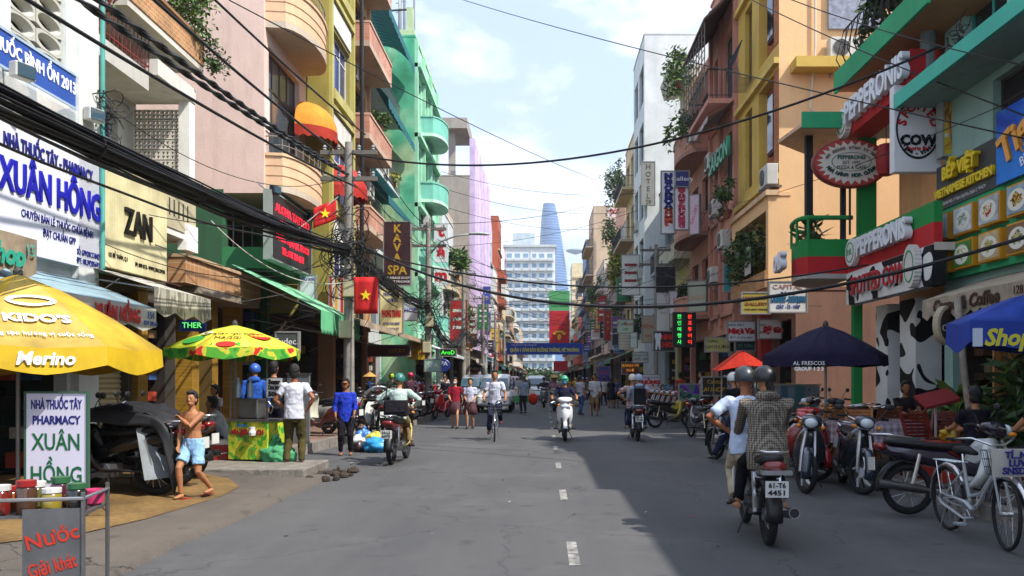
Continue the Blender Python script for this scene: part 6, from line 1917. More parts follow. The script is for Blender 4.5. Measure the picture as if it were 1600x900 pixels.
# ---------------------------------------------------------------- rubbish bags by the pole
def bag(label, loc, r0, col, seed, name='rubbish_bag'):
    b = B().ell((0, 0, r0[2] * .85), r0, 18, 12).ell((.02, 0, r0[2] * 1.75), (r0[0] * .25, r0[1] * .25, r0[2] * .25), 8, 6)
    o = b.build(name, M(col, rough=.35, var=.15, sc=6, spec=.5), None, smooth=1)
    s_ = o.modifiers.new('s', 'SUBSURF')
    s_.levels = s_.render_levels = 1
    t_ = bpy.data.textures.new('crumple', 'CLOUDS')
    t_.noise_scale = .09
    d_ = o.modifiers.new('d', 'DISPLACE')
    d_.texture, d_.strength = t_, .14
    d_.texture_coords = 'GLOBAL'
    o.location = loc
    return tag(o, label, 'bag', 'rubbish bags at the first pole')
bag('large bright blue rubbish bag on the kerb by the first pole', (xat(592, 17.6), 17.6, 0), (.36, .26, .17), '#2f8fc9', 1)
bag('smaller blue rubbish bag behind the bright blue one', (xat(568, 18.6), 18.6, .0), (.2, .18, .24), '#3a6fb0', 2)
bag('yellow rubbish bag between the blue ones', (xat(583, 18.3), 18.4, .0), (.22, .18, .2), '#b9b03a', 3)
bag('white rubbish bag at the foot of the first pole', (xat(560, 18.3), 18.3, .0), (.18, .16, .16), '#c2c6c4', 4)
bag('dark rubbish bag behind the white one at the first pole', (xat(564, 17.7), 17.7, .0), (.2, .18, .12), '#3a2c30', 5)
# ---------------------------------------------------------------- tarpaulin over parked motorbikes
b = B()
rr = random.Random(21)
prof = [(-.95, .62), (-.72, 1.0), (-.3, 1.12), (.2, 1.1), (.6, 1.05), (.85, .98), (1.0, .72), (1.08, .35)]
rings = []
for i in range(13):
    y = 10.0 + 1.5 * i / 12
    rings.append([(xat(185, 10.2) - .3 * (y - 10) + q * .8 + .05 * math.sin(i * 1.3 + q * 4), y, .13 + z * (1 - .12 * math.sin(PI * i / 12 * 3) ** 2) + rr.uniform(-.015, .015) + (0 if 0 < i else -.06)) for q, z in prof])
b.loft(rings, cap=False, closed=False)
vs = rings[0]
b2 = B().loft([[(x, y - .02, z) for x, y, z in vs], [(x - .02, y - .06 + .04 * math.sin(k * 2), z - .10 - .10 * (k % 2) - (.2 if k > 5 else 0)) for k, (x, y, z) in enumerate(vs)]], cap=False, closed=False)
e = thing('tarpaulin', 'black and silver tarpaulin thrown over parked motorbikes by the pharmacy', 'tarpaulin', (0, 0, 0))
for bb, nm, mm in ((b, 'cover', pat('stripe', ['#1c1c20', '#1c1c20', '#26262a', '#7f868a'], scale=(.52, .52, .52), wear=.3)), (b2, 'hem', M('#1c1d20', rough=.6, var=.3))):
    o = bb.build(nm, mm, e, smooth=1)
    q_ = o.modifiers.new('s', 'SUBSURF')
    q_.levels = q_.render_levels = 2
    q_ = o.modifiers.new('creases', 'DISPLACE')
    q_.texture, q_.strength = bpy.data.textures['folds'], .13
    o.modifiers.new('thick', 'SOLIDIFY').thickness = .01
B().add([(xat(226, 10.2), 9.98, .95), (xat(286, 10.2), 10.3, 1.05), (xat(290, 10.2), 10.3, .36), (xat(244, 10.2), 9.9, .34)], [(0, 1, 2, 3)]).build('silver_flap', M('#7f868a', rough=.4, var=.2, sc=5), e).modifiers.new('thick', 'SOLIDIFY').thickness = .01
# ---------------------------------------------------------------- terrace furniture
WOOD = M('#7a4524', rough=.5, var=.3, sc=9, bump=.2)
WOOD2 = M('#a86a30', rough=.5, var=.3, sc=9, bump=.2)
def chair(label, loc, rz, mat, proto=[]):
    if proto: return clone(proto[0], loc, rz, label, 'wooden folding chairs on the terrace', {'slat': mat, 'frame_bar': mat, 'leg': mat, 'seat_slat': mat})
    e = thing('folding_chair', label, 'chair', loc, rz, 'wooden folding chairs on the terrace')
    for s_ in (-1, 1):
        B().bar((s_ * .2, -.22, .0), (s_ * .2, .22, .92), .035).build('leg', mat, e)
        B().bar((s_ * .17, .24, .0), (s_ * .17, -.2, .46), .03).build('leg', mat, e)
    for k in range(7): B().box(-.2, .2, .1 + .016 * k, .118 + .016 * k, .56 + .05 * k, .60 + .05 * k).build('slat', mat, e)
    for k in range(6): B().box(-.19, .19, -.24 + .068 * k, -.185 + .068 * k, .45, .468).build('seat_slat', mat, e)
    B().bar((-.17, .18, .1), (.17, .18, .1), .025).build('frame_bar', mat, e)
    proto.append(e)
    return e
REDW = M('#6a1f18', rough=.45, var=.25, sc=9)
ch = [(5.45, 12.0, 12, REDW, 'dark red folding chair nearest the white motorbike'), (5.15, 13.6, -20, WOOD2, 'light wood folding chair at the front checked table'), (4.95, 14.5, 200, WOOD2, 'light wood folding chair facing the dark purple parasol'), (5.5, 14.6, 170, REDW, 'dark red folding chair behind the front checked table'), (6.2, 13.4, 100, WOOD, 'brown folding chair beside the chalk board'), (6.55, 13.1, 80, WOOD2, 'light wood folding chair by the leaning pole'), (6.9, 12.3, 30, WOOD2, 'light wood folding chair next to the plank wall'), (6.1, 12.7, -40, REDW, 'dark red folding chair right of the chalk board'), (6.1, 14.9, 185, WOOD, 'brown folding chair in the back row of the terrace')]
for x, y, a, m_, lb in ch: chair(lb, (x, y, .14), R(a), m_)
CHK = pat('check', ['#7a2436', '#c9bcc0'], scale=(9, 9, 9), wear=.15)
CHN = pat('check', ['#2a2444', '#c2b4bc'], scale=(9, 9, 9), wear=.15)
def table(label, loc, rz, cl):
    e = thing('terrace_table', label, 'table', loc, rz, 'checked tables on the terrace')
    B().box(-.38, .38, -.38, .38, .70, .725).build('table_top', WOOD, e)
    b = B()
    n = 24
    top, bot = [], []
    for i in range(n):
        a = 2 * PI * i / n
        k_ = .4 / max(abs(math.cos(a)), abs(math.sin(a)))
        top.append((k_ * math.cos(a), k_ * math.sin(a), .73))
        f_ = 1.03 + .04 * (i % 2)
        bot.append((k_ * f_ * math.cos(a), k_ * f_ * math.sin(a), .45 - .08 * abs(math.sin(2 * a))))
    b.loft([bot, top], cap=False).add(top, [tuple(range(n))])
    b.build('tablecloth', cl, e)
    for x in (-.33, .33):
        for y in (-.33, .33): B().bar((x, y, 0), (x, y, .7), .04).build('leg', WOOD, e)
for x, y, a, m_, lb in ((5.3, 12.95, 10, CHN, 'front table with red white and navy checked cloth'), (5.1, 14.0, 0, CHK, 'table with red checked cloth under the purple parasol'), (6.3, 13.95, 5, CHK, 'table with red checked cloth behind the chalk board'), (6.7, 11.9, 15, CHK, 'table with pinkish checked cloth near the plank wall')): table(lb, (x, y, .14), R(a), m_)
e = thing('chalk_board', 'leaning black chalk board with pale blue writing among the chairs', 'board', (5.62, 11.75, .14), R(-12))
o = B().box(-.14, .14, 0, .025, 0, .56).build('panel', M('#1d2228', rough=.7, var=.2), e)
B().box(-.16, .16, -.01, .03, .56, .585).build('frame', WOOD, e)
for t_, z in (('ALBA', .42), ('1855', .2)): text(t_, e, 0, -.006, z, I('#5a7a9a'), size=.13, rot=(0, R(-8), 0), w=.2)
e = thing('menu_stand', 'red and white slanted menu stand in front of the cow print wall', 'menu stand', (xat(1462, 12.4), 12.4, .14), R(20))
B().cyl((0, 0, 0), (0, 0, 1.0), .02, n=8).build('post', M('#b9b5ad'), e)
B().add([(-.35, -.18, 1.0), (.3, -.18, 1.12), (.35, .12, 1.28), (-.3, .12, 1.16), (-.35, -.18, .96), (.3, -.18, 1.08), (.35, .12, 1.24), (-.3, .12, 1.12)], [(0, 1, 2, 3), (4, 5, 6, 7), (0, 1, 5, 4), (1, 2, 6, 5), (2, 3, 7, 6), (3, 0, 4, 7)]).build('tray', M('#7a1c1c'), e)
B().add([(-.2, -.1, 1.045), (.25, -.1, 1.128), (.27, .05, 1.2), (-.18, .05, 1.115)], [(0, 1, 2, 3)]).build('menu_page', M('#b9b9b4'), e)
bag('yellow plastic bag on the red tray beside the chalk board', (xat(1482, 11.4), 11.4, .72), (.13, .1, .09), '#b9962a', 6, 'plastic_bag')
o = B().box(-.25, .25, -.2, .2, 0, .56).build('red_crate', plast('#8f2218'), None, bevel=.02)
o.location = (xat(1478, 11.4), 11.4, .14)
tag(o, 'red plastic crate under the yellow bag', 'crate')
e = thing('leaning_pole', 'white leaning wooden pole holding the café awning', 'pole', (xat(1527, 12.2), 12.2, .14), 0)
B().tube([(0, 0, 0), (-.08, 0, .7), (-.2, -.02, 1.5), (-.32, -.05, 2.6)], [.06, .055, .05, .05], 8).build('shaft', M('#8f8578', rough=.8, var=.25, sc=6), e, smooth=1)
e = thing('plank_wall', 'upright honey coloured planks at the café entrance', 'partition', (6.55, 12.1, .14), R(-15))
for k in range(6):
    B().box(.09 * k, .09 * k + .085, 0, .03 + .006 * (k % 2), 0, 2.2 - .02 * (k % 3)).build('plank', M(('#8a5a22', '#7a4c1c', '#94642a')[k % 3], rough=.55, var=.3, sc=7), e)
B().cyl((.62, .0, 0), (.62, 0, 2.6), .05, n=8).build('post', M('#6a5436'), e)
e = thing('round_sign', 'round wooden framed sign hanging under the crêpe awning', 'sign', (xat(1483, 12.6), 12.6, zat(508, 12.6)), R(25))
B().loft([[(.24 * k_ * math.cos(2 * PI * i / 28), y, .3 * k_ * math.sin(2 * PI * i / 28)) for i in range(28)] for k_, y in ((1, .1), (1, 0), (.86, -.01))]).build('rim', M('#a3977f', rough=.6), e)
B().prism([(.2 * math.cos(2 * PI * i / 28), .25 * math.sin(2 * PI * i / 28)) for i in range(28)], 'y', -.02, -.011).build('face', M('#3a2a22', var=.3, sc=12), e)
text('COW', e, 0, -.025, -.05, I('#c9c2b4'), size=.14)
plant('large potted palm by the blue parasol at the right edge', (6.6, 11.3, .14), (.4, .4, .7), 700, .11, mats=LEAFD, seed=31, elong=3.4)
plant('dense potted bush behind the menu stand', (6.5, 13.3, .14), (.35, .35, .45), 500, .13, mats=LEAF, seed=32, elong=2.6)
e = thing('grey_board', 'tall leaning grey board behind the man in the white T-shirt', 'board', (xat(466, 17.5), 17.5, .19), R(-10))
B().box(-.25, .25, 0, .04, 0, 1.45).build('panel', M('#6f7274', rough=.6, var=.2, sc=4), e)
B().box(-.27, .27, -.02, .05, 1.452, 1.48).build('frame', STEEL, e)
e = thing('plastic_cover', 'rounded clear plastic rain cover beside the first pole', 'cover', (xat(592, 22.5), 22.5, .6), R(20))
B().loft([[(.5 * math.cos(a), y, .75 * math.sin(a)) for a in [PI * i / 12 for i in range(13)]] for y in (-.25, 0, .25)], cap=False, closed=False).build('sheet', M('#b4b0ac', rough=.25, var=.15, trans=.5), e, smooth=1)
for y in (-.25, .25): B().tube([(.5 * math.cos(PI * i / 12), y, .75 * math.sin(PI * i / 12)) for i in range(13)], .014, 5).build('hoop', STEEL, e)
# counters and stools of the far right pavement
for k, (x, y) in enumerate(((5.9, 19.5), (5.7, 20.4))):
    e = thing('glass_case', ('nearer', 'farther')[k] + ' glass sided display case behind the purple parasol', 'display case', (x, y, .14), R(10))
    B().box(-.5, .5, -.25, .25, 0, .7).build('cabinet', M('#6a7a76', rough=.5, var=.2), e)
    B().box(-.48, .48, -.23, .23, .702, 1.25).build('glass_box', GLASSB, e)
    B().box(-.5, .5, -.25, .25, 1.252, 1.29).build('lid', STEEL, e)
# ---------------------------------------------------------------- motorbikes (heading +y, wheels on z = 0)
TY = M('#17171a', rough=.85, var=.2, sc=20)
ALU = metal('#a9a9ac', rough=.3)
def wheel(parent, y, r0, tw, style='spoke', rimm=None, x=0.0, steer=0.0):
    rimm = rimm or ALU
    b = B()
    ri = r0 - tw * 1.55
    def ring(rr_, w_):
        return [[(wq, rr_ * math.cos(2 * PI * i / 26), rr_ * math.sin(2 * PI * i / 26)) for i in range(26)] for wq in w_]
    b.loft([[(wx, q * math.cos(2 * PI * i / 26), q * math.sin(2 * PI * i / 26)) for i in range(26)] for wx, q in ((-tw * .55, ri), (-tw * .55, ri + .02), (tw * .55, ri + .02), (tw * .55, ri), (-tw * .55, ri))], cap=False)
    b.cyl((-.05, 0, 0), (.05, 0, 0), .06 if style != 'thin' else .025, n=12)
    if style == 'spoke' or style == 'thin':
        for k in range(14 if style == 'spoke' else 18):
            a = 2 * PI * k / (14 if style == 'spoke' else 18)
            b.cyl((.03 * (-1) ** k, .05 * math.cos(a + .6), .05 * math.sin(a + .6)), (0, (ri + .005) * math.cos(a), (ri + .005) * math.sin(a)), .0035 if style == 'spoke' else .0022, n=4, cap=False)
    else:
        for k in range(5):
            a = 2 * PI * k / 5
            b.tube([(0, .05 * math.cos(a), .05 * math.sin(a)), (0, ri * .6 * math.cos(a + .2), ri * .6 * math.sin(a + .2)), (0, (ri + .01) * math.cos(a + .55), (ri + .01) * math.sin(a + .55))], [.028, .026, .014], 6)
    w_ = b.build('wheel', rimm, parent, smooth=35)
    b = B()
    b.loft([[(tw * math.cos(2 * PI * j / 8), (r0 - tw + tw * math.sin(2 * PI * j / 8)) * math.cos(2 * PI * i / 28), (r0 - tw + tw * math.sin(2 * PI * j / 8)) * math.sin(2 * PI * i / 28)) for j in range(8)] for i in list(range(28)) + [0]], cap=False)
    b.build('tyre', TY, w_, smooth=1)
    w_.location = (x, y, r0)
    w_.rotation_euler = (0, 0, steer)
    return w_
def fender(b, y, z, r0, w_, a0, a1):
    rings = []
    for i in range(9):
        a = R(a0 + (a1 - a0) * i / 8)
        rings.append([(wx, y + (r0 + q) * math.cos(a), z + (r0 + q) * math.sin(a)) for wx, q in ((-w_, -.03), (-w_ * .7, .012), (0, .022), (w_ * .7, .012), (w_, -.03), (w_ * .6, 0), (0, .01), (-w_ * .6, 0))])
    b.loft(rings)
def motorbike(label, loc, rz, col='#2a2a30', shield=None, seat='#141416', style='spoke', plate=None, kind='under', group=None, lean=0.0, name='motorbike', rimm=None, steer=0.0, mirrors=True):
    e = thing(name, label, 'motorbike', loc, rz, group)
    e.rotation_euler = (0, lean, rz)
    bm_, sm_ = gloss(col), gloss(shield or col)
    DK = M('#1a1a1c', rough=.5, var=.15)
    r0 = .29 if kind == 'under' else .235
    yr, yf = -.6, .62
    wheel(e, yr, r0, .042 if kind == 'under' else .05, style, rimm)
    wheel(e, yf, r0, .038 if kind == 'under' else .048, style, rimm, steer=steer)
    for s_ in (-1, 1):
        B().tube([(s_ * .085, yf, r0), (s_ * .085, yf - .08, r0 + .28), (s_ * .06, .42, .84)], [.022, .026, .02], 8).build('fork', ALU if kind == 'under' else DK, e, smooth=40)
        B().cyl((s_ * .12, yr, r0 + .02), (s_ * .12, yr + .1, .68), .022, n=8).build('shock_absorber', CHROME, e)
        B().tube([(s_ * .34, .2, 1.02), (s_ * .22, .27, 1.03)], .019, 8).build('grip', RUB, e)
        B().tube([(s_ * .27, .3, .98), (s_ * .35, .36, .95)], .006, 5).build('brake_lever', ALU, e)
        B().ell((s_ * .16, .5, .9), (.035, .05, .03), 8, 6).build('turn_signal', M('#c97a1c', rough=.2), e, smooth=1)
        B().cyl((s_ * .1, .08, .3), (s_ * .28, .08, .29), .014, n=6).build('footpeg', RUB, e)
        if mirrors:
            B().tube([(s_ * .2, .3, 1.03), (s_ * .26, .3, 1.12), (s_ * .3, .27, 1.17)], .006, 5).build('mirror_stalk', DK, e)
            B().ell((s_ * .33, .26, 1.2), (.065, .016, .042), 12, 8).build('mirror', DK, e, smooth=1)
    B().tube([(-.24, .26, 1.03), (-.12, .36, .98), (0, .4, .97), (.12, .36, .98), (.24, .26, 1.03)], .014, 6).build('handlebar', CHROME, e, smooth=1)
    b = B()
    fender(b, yf, r0, r0 + .035, .062, -10 if kind == 'under' else 20, 150)
    b.build('front_fender', bm_, e, smooth=1)
    b = B()
    fender(b, yr, r0, r0 + .045, .075, 60, 185)
    b.build('rear_fender', DK, e, smooth=1)
    if kind == 'under':
        b = B().secY([(.5, 0, .93, .04, .05), (.46, 0, .95, .11, .08), (.36, 0, .97, .14, .09), (.26, 0, .99, .1, .05), (.24, 0, .99, .03, .02)])
        b.build('headlight_cowl', bm_, e, smooth=1)
        b = B()
        secs = [(.86, .36, .10, .03), (.76, .36, .17, .04), (.62, .33, .21, .045), (.46, .27, .22, .045), (.34, .18, .19, .04), (.28, .1, .12, .03)]
        rings = []
        for z, y, hw, th in secs:
            rings.append([(x_ * hw, y - .16 * abs(x_) ** 2.2 * (1 if z < .8 else .6) - s_ * th, z) for s_ in (-1, 1) for x_ in ([-1, -.8, -.5, 0, .5, .8, 1] if s_ < 0 else [1, .8, .5, 0, -.5, -.8, -1])])
        b.loft(rings).build('leg_shield', sm_, e, smooth=1)
        b = B().secY([(.32, 0, .62, .05, .06), (.15, 0, .5, .07, .08), (-.05, 0, .55, .09, .1), (-.2, 0, .62, .12, .12), (-.45, 0, .66, .12, .1), (-.7, 0, .7, .11, .08), (-.9, 0, .74, .07, .05)])
        b.build('body', bm_, e, smooth=1)
        b = B().secY([(.1, 0, .74, .06, .03), (.04, 0, .76, .1, .045), (-.25, 0, .76, .13, .05), (-.5, 0, .79, .135, .05), (-.78, 0, .82, .11, .045), (-.84, 0, .82, .07, .03)])
        b.build('seat', M(seat, rough=.45, var=.1), e, smooth=1)
        B().secY([(.55, 0, .95, .06, .05), (.52, 0, .95, .085, .065), (.48, 0, .95, .09, .07)], 16, 2).build('headlight', M('#c2ccd0', rough=.08, spec=.9), e, smooth=1)
    else:
        b = B()
        secs = [(1.0, .44, .08, .05), (.9, .46, .17, .07), (.78, .5, .2, .08), (.62, .52, .2, .09), (.46, .48, .17, .08), (.36, .4, .12, .05)]
        rings = []
        for z, y, hw, th in secs:
            rings.append([(x_ * hw, y - .22 * abs(x_) ** 2 - s_ * th * -1 * (1 - .5 * abs(x_)), z) for s_ in (-1, 1) for x_ in ([-1, -.8, -.5, 0, .5, .8, 1] if s_ < 0 else [1, .8, .5, 0, -.5, -.8, -1])])
        b.loft(rings).build('front_apron', sm_, e, smooth=1)
        b = B().secY([(.52, 0, 1.0, .05, .03), (.47, 0, 1.02, .16, .06), (.36, 0, 1.04, .19, .06), (.25, 0, 1.04, .12, .04)])
        b.build('headlight_cowl', sm_, e, smooth=1)
        B().secY([(.56, 0, .86, .05, .02), (.55, 0, .86, .1, .045), (.5, 0, .87, .12, .06)], 16, 2).build('headlight', M('#aebcc4', rough=.08, spec=.9), e, smooth=1)
        b = B().secY([(.45, 0, .4, .12, .05), (.3, 0, .3, .17, .05), (0, 0, .3, .18, .05), (-.12, 0, .45, .17, .17), (-.3, 0, .52, .19, .2), (-.6, 0, .6, .18, .16), (-.85, 0, .68, .1, .08)])
        b.build('body', bm_, e, smooth=1)
        b = B().secY([(.0, 0, .72, .08, .03), (-.08, 0, .75, .13, .05), (-.4, 0, .78, .15, .06), (-.75, 0, .82, .12, .05), (-.82, 0, .82, .06, .03)])
        b.build('seat', M(seat, rough=.45, var=.1), e, smooth=1)
    b = B().box(-.09, .09, -.12, .16, .22, .38).cyl((-.11, .02, .3), (.12, .02, .3), .09, n=14).cyl((0, .12, .34), (0, .34, .38), .06, n=10)
    for k in range(5): b.cyl((0, .16 + .035 * k, .345 + .005 * k), (0, .17 + .035 * k, .347 + .005 * k), .085, n=12)
    b.build('engine', M('#77777a', rough=.4, metal=.7, var=.2, sc=8), e, smooth=35)
    B().tube([(.08, .3, .3), (.13, .2, .2), (.14, -.2, .21), (.15, -.42, .27), (.15, -.5, .29), (.155, -.98, .36)], [.018, .018, .018, .025, .048, .05], 10).build('exhaust', metal('#6e6e70', rough=.3) if kind == 'under' else DK, e, smooth=40)
    B().cyl((.155, -.98, .36), (.155, -.985, .3605), .042, n=12).build('exhaust_tip', BLACK, e)
    B().tube([(-.09, .0, .3), (-.09, -.25, .3), (-.09, -.55, .29)], [(.05, .02), (.035, .02), (.055, .02)], 8).build('chain_case', DK, e, smooth=1)
    B().tube([(-.13, -.5, .85), (-.13, -.85, .9), (-.09, -.98, .9), (.09, -.98, .9), (.13, -.85, .9), (.13, -.5, .85)], .013, 6).build('grab_rail', CHROME, e, smooth=1)
    B().secY([(-.86, 0, .76, .1, .05), (-.93, 0, .77, .1, .045), (-.96, 0, .77, .07, .03)]).build('tail_light', M('#7a0f10', rough=.15, spec=.8), e, smooth=1)
    B().box(-.1, .1, -1.0, -.99, .5, .645).build('number_plate', M('#c9c9c4', rough=.5), e)
    if plate:
        for k, t_ in enumerate(plate): text(t_, e, 0, -1.006, .605 - .065 * k, BK, size=.062, w=.15, ex=.001, bold=.002)
    B().tube([(-.1, -.05, .25), (-.2, -.1, .02)], .01, 5).build('kick_stand', DK, e)
    return e
def bikecopy(o, loc, rz, label, col, shield=None, lean=0.0, steer=None):
    m1, m2 = gloss(col), gloss(shield or col)
    c = clone(o, loc, rz, label, 'motorbikes parked along the street', dict(body=m1, headlight_cowl=m1, front_fender=m1, leg_shield=m2, front_apron=m2))
    c.rotation_euler = (0, lean, rz)
    return c
# foreground motorbike with two riders, licence plate towards us
main = motorbike('dark motorbike carrying two riders away from the camera', (2.13, 8.35, 0), R(-4), '#26262c', '#c9c6bc', plate=('61-T6', '4451'))
B().box(-.13, .13, -1.02, -.9, .70, .74).build('tail_bumper', CHROME, main)
ridL = motorbike('dark motorbike with a pale plate ridden away on the left', (xat(622, 15.5), 15.6, 0), R(-3), '#4a1c20', '#c2b46a', plate=('54-L2', '6075'))
rid2 = motorbike('dark motorbike carrying two riders away in mid street', (xat(993, 21.2), 21.3, 0), 0, '#2a2a2e', '#3a3a40', plate=('51', '3178'))
scoot = motorbike('white scooter coming towards the camera in mid street', (xat(882, 21.2), 21.2, 0), R(180), '#c9cccf', '#d2d4d6', kind='scooter', style='cast')
# parked on the right
pk = motorbike('black motorbike parked nose out with a white cast front wheel', (xat(1332, 11.7), 11.75, 0), R(172), '#1e2c3a', '#1a1f26', style='cast', rimm=M('#c2c6c8', rough=.3, metal=.3), group='motorbikes parked along the street', lean=R(-6), steer=R(28))
p2 = bikecopy(pk, (xat(1262, 11.8), 11.85, 0), R(160), 'dark blue motorbike parked nose out beside the couple', '#1c2836', '#20242c', R(-5))
wh = motorbike('white and black motorbike parked side-on behind the lettered bicycle', (xat(1505, 9.35), 9.35, .02), R(-93), '#241c2c', '#b9bcb9', group='motorbikes parked along the street', lean=R(-5))
sc2 = motorbike('red scooter parked behind the terrace chairs', (4.4, 13.6, .0), R(150), '#8f1a1c', '#a01c1e', kind='scooter', style='cast', group='motorbikes parked along the street')
bikecopy(pk, (xat(1240, 13), 13.2, .0), R(200), 'red motorbike half hidden behind the checked rider', '#a0181c', '#7a1416')
bikecopy(wh, (5.9, 16.0, .14), R(100), 'dark motorbike parked against the cow print wall, nearer one', '#17171a', '#26262a')
bikecopy(wh, (5.8, 17.0, .14), R(95), 'dark motorbike parked against the cow print wall, farther one', '#2a1c1c', '#3a3a40')
bikecopy(wh, (xat(1150, 15.3), 15.5, 0), R(20), 'motorbike of the man in the white helmet', '#2a2e3a', '#8a8c90')
bikecopy(wh, (xat(1050, 26.5), 26.5, 0), R(-70), 'yellow striped dark motorbike standing side-on at the right kerb', '#2a2820', '#a8982a')
bikecopy(wh, (xat(1100, 21), 21.5, 0), R(12), 'dark motorbike with white plastic bags at the right kerb', '#22222a', '#5a5a60')
for k in range(5): bikecopy(pk, (4.9 - .02 * k, 28.5 + 1.3 * k, .1), R(100 + 4 * k), '%s of the dark red motorbikes lined up along the right kerb' % ('nearest', 'second', 'third', 'fourth', 'farthest')[k], ('#7a1f1c', '#5a1a1a', '#3a2020', '#6a1c1c', '#2a2a2e')[k])
# parked on the left
bk = bikecopy(wh, (xat(160, 10.0), 10.15, .14), R(88), 'black motorbike under the tarpaulin with its rear wheel showing', '#121214', '#17171a')
bikecopy(wh, (xat(195, 10.8), 11.0, .14), R(86), 'second motorbike under the tarpaulin, rear wheel just visible', '#1a1a1c', '#1c1c20')
bikecopy(wh, (xat(215, 11.5), 11.8, .14), R(85), 'third motorbike farthest back under the tarpaulin', '#1c1c1e', '#202024')
bikecopy(sc2, (xat(505, 19.8), 19.8, .19), R(75), 'cream and brown scooter parked behind the man in blue', '#4a1c1c', '#b9b5a4')
bikecopy(sc2, (xat(478, 20.6), 20.8, .19), R(70), 'white scooter parked by the grille behind the cane cart', '#8a8a88', '#c2c2be')
bikecopy(wh, (xat(585, 21.3), 21.3, .1), R(25), 'dark motorbike with orange tail by the rubbish bags', '#1c1c20', '#c2c2be')
bikecopy(wh, (xat(570, 22.6), 22.6, .19), R(35), 'black motorbike next to the first pole', '#17171a', '#8a8a8c')
bikecopy(wh, (xat(635, 27), 27, .1), R(20), 'black and chrome motorbike ahead of the left rider', '#17171a', '#b9b48a')
bikecopy(sc2, (xat(690, 31.5), 31.5, .05), R(165), 'bright red scooter facing us beside the schoolgirls', '#a8141c', '#b8161e')
for k in range(6): bikecopy(wh, (-4.9 - .05 * (k % 2), 25 + 1.25 * k, .19), R(60 + 7 * (k % 3)), '%s of the motorbikes packed on the left pavement by the second pole' % ('nearest', 'second', 'third', 'fourth', 'fifth', 'farthest')[k], ('#17171a', '#5a1a1c', '#22262e', '#8a8a88', '#2a1c1c', '#17171a')[k])
for k in range(7): bikecopy(sc2, (-4.7, 35 + 1.5 * k, .19), R(70 + 5 * (k % 3)), '%s of the small parked motorbikes past the second pole' % ('nearest', 'second', 'third', 'fourth', 'fifth', 'sixth', 'farthest')[k], ('#6a1a1c', '#22262e', '#8f1a1c', '#8a8a88', '#3a3a40', '#1c2c4a', '#17171a')[k])
for k in range(5): bikecopy(sc2, (4.9, 38 + 1.6 * k, .15), R(-70 - 5 * (k % 3)), '%s of the small motorbikes parked beyond the right pole' % ('nearest', 'second', 'third', 'fourth', 'farthest')[k], ('#22262e', '#8f1a1c', '#8a8a88', '#3a3a40', '#17171a')[k])
tr1 = bikecopy(sc2, (xat(850, 45), 45, 0), R(178), 'dark motorbike coming behind the white scooter', '#3a3c40', '#5a5c60')
tr2 = bikecopy(sc2, (xat(866, 40), 40, 0), R(182), 'grey motorbike of the rider with the conical hat', '#6a6c70', '#8a8c90')
